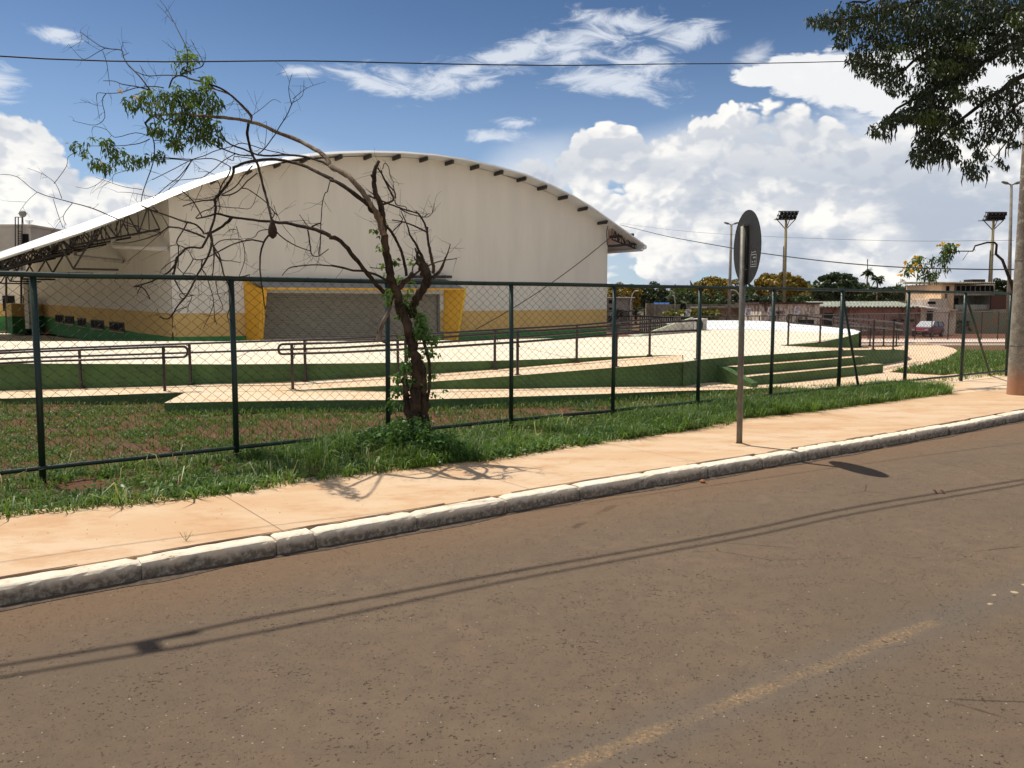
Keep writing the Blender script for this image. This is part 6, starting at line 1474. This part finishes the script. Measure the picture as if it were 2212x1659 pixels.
for x in range(1775, 2035, 14): a = Yd(x, 650, 107.9); mb.box((a.x, 107.85, (a.z-1.1)/2+0), (.25, .2, a.z+1.1))
tag(obj('perimeter_wall', mb, M_gw), 'long grey concrete perimeter wall below the background tree line', 'wall')
e = empty('stained_block', Yd(1708, 700, 80), 'peeling white block with faded dark lettering left of the pink building', 'building'); mb = MB(); a, b = block(1645, 1771, 655.5, 80, 8, mb); obj('wall', mb, M_stw, e)
mb = MB(); block(1640, 1778, 653, 79.7, 8.6, mb, zb=Yd(1700, 656.5, 80).z); obj('roof', mb, mat('stained_dark_slab', (.10, .06, .05), .95, .4, 1), e)
mb = MB(); a = Yd(1771, 662, 80.3); c_ = Yd(1771, 715, 80.3); mb.box((a.x-1.4, 79.97, -.2), (1.5, .1, 1.9)); obj('opening', mb, M_dark, e)
def text(body, px, py, Yv, size, m, parent, name='lettering', label=None, xw=None, off=.06):
    cu = bpy.data.curves.new('t', 'FONT'); cu.body = body; cu.size = size; cu.align_x = 'CENTER'; cu.align_y = 'CENTER'; cu.extrude = .01
    t = bpy.data.objects.new('t', cu); C.objects.link(t); bpy.context.view_layer.update(); me = bpy.data.meshes.new_from_object(t); bpy.data.objects.remove(t)
    o = bpy.data.objects.new(name, me); C.objects.link(o); me.materials.clear(); me.materials.append(m)
    p = Yd(px, py, Yv-off); rot = Matrix.Rotation(R(90), 4, 'X'); me.transform(rot)
    if xw: me.transform(Matrix.Scale(xw, 4, (1, 0, 0)))
    o.location = p-(parent.location if parent else Vector((0, 0, 0)))
    if parent: o.parent = parent
    return o
M_ink = mat('faded_paint_dark', (.10, .05, .045), .95)
text('ARRES', 1685, 674.8, 80, .42, M_ink, e, xw=.8); text('EXTAD', 1657, 659.6, 80, .4, M_ink, e, xw=.75); text('LIN', 1657, 667.5, 80, .42, M_ink, e, xw=.9)
e = empty('pink_building', Yd(1900, 712, 84), 'long low pink building with a thin corrugated roof behind the far fence', 'building')
mb = MB(); block(1779, 2051, 664, 84, 7, mb); obj('wall', mb, M_pink, e); mb = MB(); block(1990, 2051.5, 664.5, 83.9, 7, mb); obj('wall', mb, M_pale, e)
mb = MB(); a, b = Yd(1777, 662, 83.2), Yd(1986, 662, 83.2); nseg = 120
for i in range(nseg+1): x = a.x+(b.x-a.x)*i/nseg; z = a.z+.06*math.sin(i*1.3); mb.v += [(x, 83.2, z), (x, 88, z+.5), (x, 83.2, z-.09), (x, 88, z+.4)]
for i in range(nseg): q = 4*i; mb.f += [(q, q+4, q+5, q+1), (q+2, q+3, q+7, q+6), (q, q+2, q+6, q+4)]; mb.mi += [0]*3
obj('roof', mb, mat('fibre_roof', (.34, .37, .30), .8, .3, 1), e)
mb = MB(); a, b = Yd(1998, 663.5, 83), Yd(2030, 666, 83); mb.add([a, b, b+Vector((0, 3, .2)), a+Vector((0, 3, .3)), a-Vector((0, 0, .12)), b-Vector((0, 0, .12))], [(0,1,2,3), (0,4,5,1)]); obj('canopy', mb, M_roof, e)
for (x, y, w_, h_) in ((2008.5, 683, .55, 1.0), (1933, 692, .35, .22), (1950, 692, .3, .22), (1971, 692, .35, .22), (1790, 690, .9, 1.3)):
    p = Yd(x, y, 83.85); mb = MB(); mb.box((p.x, 83.86, p.z), (w_, .12, h_)); obj('opening', mb, M_dark, e)
tt = text('EMPE', 1929, 682.5, 83.9, .42, mat('faded_sign', (.46, .36, .34), .95), e, xw=1.2)
e = empty('small_hut', Yd(1590, 700, 88), 'beige hut with a flat dark roof slab behind the sign pole', 'hut'); mb = MB(); block(1543, 1645, 664, 88, 6, mb); obj('wall', mb, stained('hut_beige', (.42, .36, .27), (.30, .25, .19), .8, .5), e)
mb = MB(); block(1527, 1648, 662.5, 86.8, 8, mb, yb=666); obj('roof', mb, M_gw, e)
for x in (1556, 1575, 1597, 1620, 1638): p = Yd(x, 681, 87.9); mb = MB(); mb.box((p.x, 87.92, p.z), (.18, .1, .18)); obj('vent', mb, M_dark, e)
e = empty('white_shed', Yd(2020, 665, 98), 'small white shed at the foot of the two storey stand', 'shed'); mb = MB(); block(2007, 2034, 646.5, 98, 5, mb); block(2008, 2046, 645, 99, 5, mb, mi=0); obj('wall', mb, [M_pale], e)
p = Yd(2013, 654, 97.9); mb = MB(); mb.box((p.x, 97.95, p.z), (.9, .1, .3)); obj('window', mb, M_dark, e)
e = empty('stadium_stand', Yd(2090, 668, 100), 'two storey stand with peach end wall, dark glazed upper floor and open gallery', 'building')
M_peach = mat('peach_wall', (.85, .60, .38), .9, .12, .6); M_stand = stained('stand_grey', (.46, .42, .35), (.28, .25, .20), .6, .5)
mb = MB(); a, b = block(2034.5, 2062, 613, 100, 9, mb); obj('end_wall', mb, M_peach, e)
p = Yd(2048, 618, 99.9); p2 = Yd(2048, 631, 99.9); mb = MB(); mb.box((p.x, 99.95, (p.z+p2.z)/2), (.35, .12, p.z-p2.z)); obj('window', mb, M_dark, e)
mb = MB(); block(2062.5, 2149.6, 613.5, 104, 5, mb); obj('rear_wall', mb, M_stand, e)
mb = MB(); block(2062.5, 2149.6, 630.5, 100, 4.2, mb, yb=638); block(2064, 2149.6, 658, 100.02, 4, mb, yb=668); block(2148, 2149.8, 613.5, 100, 4, mb); obj('gallery_slab', mb, M_stand, e)
mb = MB(); a, b = Yd(2032, 610.5, 99.2), Yd(2150, 610.5, 99.2); n_ = 90
for i in range(n_+1): x = a.x+(b.x-a.x)*i/n_; z = a.z+.07*math.sin(i*1.9); mb.v += [(x, 99.2, z), (x, 109, z+.3), (x, 99.2, z-.12), (x, 109, z+.15)]
for i in range(n_): q = 4*i; mb.f += [(q, q+4, q+5, q+1), (q+2, q+3, q+7, q+6), (q, q+2, q+6, q+4)]; mb.mi += [0]*3
obj('roof', mb, M_gw, e)
for i in range(8):
    x0 = 2064+i*10.5; a = Yd(x0+1, 617, 100.3); c_ = Yd(x0+9.2, 629.5, 100.3); f_ = MB(); f_.box(((a.x+c_.x)/2, 100.28, (a.z+c_.z)/2), (c_.x-a.x+.12, .1, a.z-c_.z+.12)); w_ = obj('window', f_, M_stand, e)
    g_ = MB(); g_.box(((a.x+c_.x)/2, 100.2, (a.z+c_.z)/2), (c_.x-a.x-.06, .08, a.z-c_.z-.06)); po = obj('pane', g_, M_dark, e); po.parent = w_
for x0, x1 in ((2062.5, 2069), (2119, 2122.5)): a = Yd(x0, 644, 103.9); c_ = Yd(x1, 662, 103.9); mb = MB(); mb.box(((a.x+c_.x)/2, 103.9, (a.z+c_.z)/2), (c_.x-a.x, .15, a.z-c_.z)); obj('doorway', mb, M_dark, e)
mb = MB(); a = Yd(2101, 606, 101); c_ = Yd(2128, 611, 101); mb.box(((a.x+c_.x)/2, 102, (a.z+c_.z)/2), (c_.x-a.x, 2, a.z-c_.z+.3)); obj('roof_box', mb, M_steel, e)
mb = MB(); mb.tube([Yd(2042, 634, 99.6), Yd(2042, 652, 99.6)], .05, 4); mb.tube([Yd(2045.5, 634, 99.6), Yd(2045.5, 652, 99.6)], .05, 4)
for y in range(636, 652, 3): mb.tube([Yd(2042, y, 99.6), Yd(2045.5, y, 99.6)], .04, 4)
obj('ladder', mb, M_steel, e)
mb = MB(); block(2055, 2200, 668, 99, 1.5, mb); tag(obj('retaining_wall', mb, stained('retain', (.36, .31, .24), (.15, .12, .09), .8, .5)), 'stained grey retaining wall under the two storey stand', 'wall')
mb = MB(); block(2055, 2230, 675.5, 92, .4, mb); tag(obj('graffiti_wall', mb, stained('graffiti', (.20, .24, .17), (.34, .20, .11), 1.6, .5)), 'low wall with faded green and brown graffiti right of the red car', 'wall')
mb = MB(); block(2051, 2066, 670, 91.5, 3, mb); block(2049, 2070, 668.5, 91, 4, mb, yb=670.5); tag(obj('gate_house', mb, M_pale), 'small pale wall end with a white cap between car and graffiti wall', 'wall')
p = Yd(2157, 656, 99.8); mb = MB(); mb.box((p.x, 99.8, p.z), (1.9, .3, 1.9)); tag(obj('brown_gate', mb, mat('rust_gate', (.12, .045, .03), .8)), 'dark brown metal gate right of the stand', 'gate')
# buildings right of the hall, seen under its eave
e = empty('low_white_building', Yd(1340, 665, 100), 'low grey building with a white roof edge just right of the hall', 'building'); mb = MB(); block(1300, 1367, 643.5, 100, 8, mb); obj('wall', mb, stained('lowb', (.34, .31, .28), (.18, .16, .14), .8, .5), e)
mb = MB(); block(1298, 1372, 641.8, 99.5, 9, mb, yb=643.6); obj('roof', mb, M_flash, e)
for x, y in ((1319, 652), (1325, 652), (1319, 668)): p = Yd(x, y, 99.9); mb = MB(); mb.box((p.x, 99.95, p.z), (.4, .1, .4)); obj('window', mb, M_dark, e)
e = empty('metal_stairs', Yd(1338, 690, 72), 'dark metal stairs and gate bars beside the right corner of the hall', 'stairs'); mb = MB()
for i in range(12): a = Yd(1313+i*2.2, 697-i*2.4, 72); mb.box(a, (.5, 1.2, .06))
for a, b, c_, d_ in ((1312, 699, 1341, 668), (1317, 705, 1345, 674), (1312, 690, 1336, 664), (1300, 671, 1392, 671), (1300, 682, 1392, 683)): mb.tube([Yd(a, b, 72), Yd(c_, d_, 72)], .07, 4)
for x in range(1342, 1362, 4): mb.tube([Yd(x, 671, 72), Yd(x, 703, 72)], .05, 4)
for x in (1372, 1375, 1392): mb.tube([Yd(x, 668, 72), Yd(x, 703, 72)], .07, 4)
obj('frame', mb, M_steel, e)
e = empty('blue_roof_kiosk', Yd(1430, 668, 112), 'small white building with a bright blue roof below the dark round tree', 'building'); mb = MB(); block(1413.5, 1444, 659, 112, 5, mb); obj('wall', mb, M_pale, e)
mb = MB(); a, b = Yd(1412.5, 653.5, 113), Yd(1445.5, 653.5, 113); c_, d_ = Yd(1412.5, 659, 111), Yd(1445.5, 659, 111); mb.add([a, b, d_, c_, a-Vector((0, 0, .2)), b-Vector((0, 0, .2)), d_-Vector((0, 0, .2)), c_-Vector((0, 0, .2))], [(0,1,2,3), (2,6,7,3), (4,5,6,7), (1,5,6,2), (0,3,7,4)]); obj('roof', mb, mat('blue_roof', (.03, .10, .30), .5), e)
mb = MB(); p = Yd(1421, 663.5, 111.9); mb.box(p, (.8, .05, .45)); p = Yd(1434, 663.5, 111.9); mb.box(p, (.7, .05, .45)); obj('poster', mb, stained('poster_blue', (.7, .72, .75), (.05, .08, .25), 3, .5), e)
mb = MB(); block(1437, 1452, 636, 150, 5, mb); tag(obj('pale_green_block', mb, mat('pgreen', (.32, .40, .26), .9)), 'tiny pale green block between the two dark trees right of the hall', 'building')
mb = MB(); block(1396, 1412, 655, 92, .5, mb); a = Yd(1404, 668, 91.8); tag(obj('gate_pier', mb, M_gw), 'grey wall end with a dark gateway left of the blue roof', 'wall')
mb = MB(); block(1470, 1482, 656, 94, .3, mb); tag(obj('dark_gate', mb, M_dark), 'narrow black doorway in the grey wall behind the hedge', 'door')
mb = MB(); L = [Yd(x, y, 58) for x, y in ((1383, 683), (1420, 685), (1460, 686), (1500, 684))]
for p in resample(L, 26): mb.tube([(p.x, p.y, -.8), (p.x, p.y, p.z)], .045, 4)
mb.tube(L, .05, 4); tag(obj('picket_railing', mb, M_steel), 'low dark picket railing behind the sloping skate ramp', 'railing')
mb = MB(); block(1383, 1470, 686, 61, .3, mb); tag(obj('low_pale_wall', mb, M_pale), 'low pale wall behind the picket railing', 'wall')

# ---------------------------------------------------------------- lamps, masts, signs, car
def lamp2(x, yt, yb, Yv, label, w=1.0):
    b = Yd(x-(.0), yb, Yv); b.z = terr(Yv); t = Yd(x, yt, Yv); xb = Yd(x-6*w, 700, Yv).x; b.x = xb
    e = empty('street_lamp', b, label, 'street lamp', 'tall twin arm street lamps'); mb = MB(); mb.tube([b, (t.x, Yv, t.z)], [.15*w, .075*w], 10); obj('pole', mb, M_pole, e, smooth=True)
    for s in (-1, 1):
        mb = MB(); a = t; m_ = t+Vector((s*.14, 0, .06)); mb.tube([a, m_], .035, 6); obj('arm', mb, M_galv, e)
        mb = MB(); P_ = [m_-Vector((s*.02, 0, 0)), m_+Vector((s*.15, 0, .05)), m_+Vector((s*.36, 0, .11)), m_+Vector((s*.42, 0, .12))]; mb.tube(P_, [.03, .085, .06, .02], 6); obj('lamp_head', mb, M_galv, e)
lamp2(1580, 486, 690, 62, 'slim twin arm street lamp left of the traffic sign')
lamp2(2185, 400, 715, 46, 'twin arm street lamp close to the left side of the utility pole', .9)
def flood(x, yt, Yv, label, wd=41, lean=-4):
    b = Yd(x+lean, 655, Yv); b.z = terr(Yv); t = Yd(x, yt+18, Yv); s = Yv/F
    e = empty('floodlight_mast', b, label, 'floodlight mast', 'stadium floodlight masts'); mb = MB(); mb.tube([b, (t.x, Yv, t.z+.6)], [4.2*s, 2.6*s], 12); obj('mast', mb, mat('mast_ochre', (.42, .34, .19), .85, .35, .8), e, smooth=True)
    L0 = t+Vector((-wd/2*s, 0, 0)); mb = MB(); W_ = wd*s; up_ = 16*s; sh = Vector((6*s, 0, 0))
    for k2 in range(3):
        z_ = Vector((0, 0, up_*k2/2)); mb.tube([L0+z_+sh*(k2/2)-Vector((2*s, 0, 0)), L0+z_+sh*(k2/2)+Vector((W_, 0, 0))], .05*Yv/100+.02, 4)
    for k2 in range(7): mb.tube([L0+Vector((W_*k2/6, 0, 0)), L0+Vector((W_*k2/6, 0, up_))+sh], .05, 4)
    mb.tube([L0, t-Vector((0, 0, 22*s))], .07, 4); mb.tube([L0+Vector((W_, 0, 0)), t-Vector((0, 0, 22*s))], .07, 4); mb.tube([L0+Vector((0, 1.2, 0)), L0+Vector((W_, 1.2, 0))], .05, 4)
    mb.tube([L0+Vector((W_*.7, 0, 0)), t-Vector((-1*s, 0, 20*s))], .06, 4); obj('frame', mb, M_galv, e)
    for r_ in range(2):
        for c2 in range(5):
            p = L0+Vector((W_*(.12+c2*.185), -.25, up_*(.22+.5*r_)))+sh*(.3+.5*r_); mb = MB(); mb.box(p, (W_*.135, .45, up_*.38), tilt=Matrix.Rotation(R(-20), 3, 'X')); mb.box(p+Vector((0, -.28, -.05)), (W_*.11, .06, up_*.3), mi=1, tilt=Matrix.Rotation(R(-20), 3, 'X')); obj('floodlight', mb, [M_steel, M_dark], e)
    mb = MB(); x_ = -5.2*s; a = b+Vector((x_, 0, 2)); c2 = t+Vector((-3.6*s, 0, -4)); mb.tube([a, c2], .05, 4)
    for i in range(24): q = a.lerp(c2, i/24); mb.tube([q, q+Vector((2.2*s, 0, 0))], .04, 3)
    obj('ladder', mb, M_steel, e)
flood(1698, 455, 125, 'left floodlight mast with ten lamps, just right of the traffic sign')
flood(2146, 457, 112, 'right floodlight mast with ten lamps, near the utility pole', 44, -8)
def lamp1(x, y, yb, dx, Yv, label):
    t = Yd(x, y, Yv); b = Yd(x+dx, 690, Yv); b.z = terr(Yv); e = empty('curved_lamp', b, label, 'street lamp', 'small curved street lamps'); top_ = Vector((b.x, Yv, t.z-1.2))
    mb = MB(); mb.tube([b, top_, top_+Vector(((t.x-b.x)*.25, 0, .75)), top_+Vector(((t.x-b.x)*.6, 0, 1.1)), t], .05, 6); obj('pole', mb, M_pvc, e, smooth=True)
    mb = MB(); d = Vector((1 if t.x > b.x else -1, 0, 0)); mb.tube([t-d*.08, t+d*.12, t+d*.3-Vector((0, 0, .02))], [.04, .09, .03], 6); obj('lamp_head', mb, M_flash, e)
lamp1(1374, 628, 0, -11.5, 96, 'small curved street lamp nearest to the hall, arm to the right'); lamp1(1448, 627, 0, 9.5, 96, 'small curved street lamp above the green hedge, arm to the left')
lamp1(1582, 626, 0, 17, 92, 'small curved street lamp just left of the sign pole')
M_sw = mat('sign_white', (.80, .80, .80), .6); M_sr = mat('sign_red', (.45, .02, .02), .6); M_sb = mat('sign_blue', (.02, .08, .35), .6); M_sk = mat('sign_black', (.02, .02, .02), .6)
def psign(x0, x1, y0, y1, Yv, label, slash=False):
    a, b = Yd(x0, y0, Yv), Yd(x1, y1, Yv); w_, h_ = b.x-a.x, a.z-b.z; c_ = Vector(((a.x+b.x)/2, Yv, (a.z+b.z)/2)); e = empty('parking_sign', Vector((c_.x, Yv, terr(Yv))), label, 'parking sign', 'white parking signs with a red ring')
    mb = MB(); mb.tube([(c_.x, Yv+.06, terr(Yv)), (c_.x, Yv+.06, a.z-.1)], .04, 6); obj('pole', mb, M_galv, e); mb = MB(); mb.box(c_, (w_, .04, h_)); obj('panel', mb, M_sw, e)
    mb = MB(); rc = c_+Vector((w_*.06, -.03, h_*.20)); R1 = w_*.36; N = 20
    for i in range(N):
        t0, t1 = 2*math.pi*i/N, 2*math.pi*(i+1)/N; P_ = [rc+Vector((math.cos(t)*r_, 0, math.sin(t)*r_)) for t, r_ in ((t0, R1), (t1, R1), (t1, R1*.74), (t0, R1*.74))]; mb.add(P_, [(0,1,2,3)])
    if slash: mb.add([rc+Vector((-.6*R1, 0, .6*R1)), rc+Vector((-.5*R1, 0, .7*R1)), rc+Vector((.6*R1, 0, -.6*R1)), rc+Vector((.5*R1, 0, -.7*R1))], [(0,1,2,3)])
    obj('ring', mb, M_sr, e); o = text('E', 0, 0, Yv, R1*1.25, M_sk, e, name='letter'); o.location = rc+Vector((0, -.01, 0))-e.location
    mb = MB(); bc = c_+Vector((-w_*.24, -.03, -h_*.22)); mb.box(bc, (w_*.42, .02, w_*.46)); bo = obj('wheelchair_symbol', mb, M_sb, e); mb = MB(); q = w_*.07
    for (u0, v0, u1, v1) in ((-.3, 2.2, -.3, .6), (-.3, 1.2, 1.2, 1.2), (-.3, .6, 1.3, .6), (1.3, .6, 1.8, -1.5)): mb.tube([bc+Vector((u0*q, -.02, v0*q)), bc+Vector((u1*q, -.02, v1*q))], .016, 4)
    for i in range(10): t0, t1 = 2.2+i*.45, 2.2+(i+1)*.45; mb.tube([bc+Vector((math.cos(t0)*1.7*q, -.02, math.sin(t0)*1.7*q-.6*q)), bc+Vector((math.cos(t1)*1.7*q, -.02, math.sin(t1)*1.7*q-.6*q))], .014, 3)
    o2 = obj('figure', mb, M_sw, e)
psign(1481.6, 1491, 668, 684, 62, 'parking sign leftmost, in front of the hedge', True); psign(1611, 1621, 665, 682.5, 62, 'parking sign just right of the traffic sign pole'); psign(1659.5, 1669, 664.5, 682, 62.5, 'parking sign on the left part of the stained white block'); psign(1717, 1727, 662, 679, 62, 'parking sign on the right part of the stained white block')
def car():
    base = Yd(2004, 717, 78.5); base.z = terr(78.5); e = empty('parked_car', base, 'dark red hatchback parked before the pink building, its windscreen coloured pale for sky glare', 'car')
    yaw = R(224); Rm = Matrix.Rotation(yaw, 3, 'Z'); S = 1.0
    def W(p): return base+Rm @ (Vector(p)*S)
    # body from cross sections along its length (x forward)
    secs = [(-2.0, .35, .75, .74), (-1.95, .25, 1.0, .80), (-1.6, .2, 1.02, .84), (-.8, .2, .98, .86), (.4, .2, .96, .86), (.9, .2, .95, .85), (1.6, .22, .86, .82), (1.95, .28, .66, .74), (2.02, .35, .55, .66)]
    mb = MB(); n = 8
    for x, zb_, zt_, hw in secs:
        for (yy, zz_) in ((-hw*.9, zb_), (-hw, zb_+.15), (-hw, zt_-.18), (-hw*.88, zt_), (hw*.88, zt_), (hw, zt_-.18), (hw, zb_+.15), (hw*.9, zb_)): mb.v.append(tuple(W((x, yy, zz_))))
    for i in range(len(secs)-1):
        for j in range(n): mb.f.append((i*n+j, i*n+(j+1) % n, (i+1)*n+(j+1) % n, (i+1)*n+j)); mb.mi.append(0)
    mb.f.append(tuple(range(n))); mb.f.append(tuple((len(secs)-1)*n+j for j in range(n))[::-1]); mb.mi += [0, 0]
    paint = mat('car_red', (.16, .012, .018), .25, spec=.6); obj('body', mb, paint, e, smooth=False)
    mb = MB(); top_ = [(-1.55, .72, 1.42), (.15, .66, 1.47)]; bot_ = [(-1.9, .80, 1.0), (1.0, .76, .95)]
    A = [W((top_[0][0], -top_[0][1], top_[0][2])), W((top_[1][0], -top_[1][1], top_[1][2])), W((top_[1][0], top_[1][1], top_[1][2])), W((top_[0][0], top_[0][1], top_[0][2]))]
    Bq = [W((bot_[0][0], -bot_[0][1], bot_[0][2])), W((bot_[1][0], -bot_[1][1], bot_[1][2])), W((bot_[1][0], bot_[1][1], bot_[1][2])), W((bot_[0][0], bot_[0][1], bot_[0][2]))]
    mb.add(A+Bq, [(0, 1, 2, 3)]); obj('roof', mb, paint, e)
    g_ = mat('car_glass', (.02, .02, .025), .08, spec=.8); ws = mat('windscreen_glare', (.55, .58, .60), .3, spec=.8)  # windscreen base colour made pale to stand for sky reflection
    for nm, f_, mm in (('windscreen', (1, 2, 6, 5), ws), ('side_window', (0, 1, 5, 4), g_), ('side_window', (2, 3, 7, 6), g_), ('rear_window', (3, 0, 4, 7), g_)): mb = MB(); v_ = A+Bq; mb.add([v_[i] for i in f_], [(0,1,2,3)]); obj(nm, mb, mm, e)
    mb = MB()
    for s in (-1, 1):
        for (p_, q_) in (((.15, .67, 1.47), (1.0, .77, .96)), ((-1.55, .73, 1.42), (-1.9, .81, 1.0)), ((-.55, .70, 1.45), (-.55, .80, .98))): mb.tube([W((p_[0], p_[1]*s, p_[2])), W((q_[0], q_[1]*s, q_[2]))], .035, 4)
    obj('pillars', mb, paint, e)
    for x in (-1.25, 1.25):
        for s in (-1, 1):
            c_ = W((x, s*.78, .31)); a_ = Rm @ Vector((0, .1, 0)); mb = MB(); mb.tube([c_-a_, c_+a_], .31, 16); wo = obj('wheel', mb, mat('tyre', (.015, .015, .015), .9), e); mb = MB(); mb.tube([c_-a_*1.1, c_+a_*1.1], .18, 12); ro = obj('rim', mb, M_galv, e); ro.parent = wo
    for s in (-1, 1):
        mb = MB(); c_ = W((1.97, s*.56, .68)); mb.box(c_, (.12, .30, .16), yaw); obj('headlight', mb, mat('headlight_glass', (.6, .6, .6), .2), e); mb = MB(); mb.box(W((.85, s*.93, 1.0)), (.14, .18, .12), yaw); obj('mirror', mb, paint, e)
    mb = MB(); mb.box(W((2.03, 0, .42)), (.04, 1.1, .18), yaw); obj('grille', mb, M_dark, e); mb = MB(); mb.box(W((2.06, 0, .43)), (.03, .4, .13), yaw); obj('number_plate', mb, M_galv, e)
car()
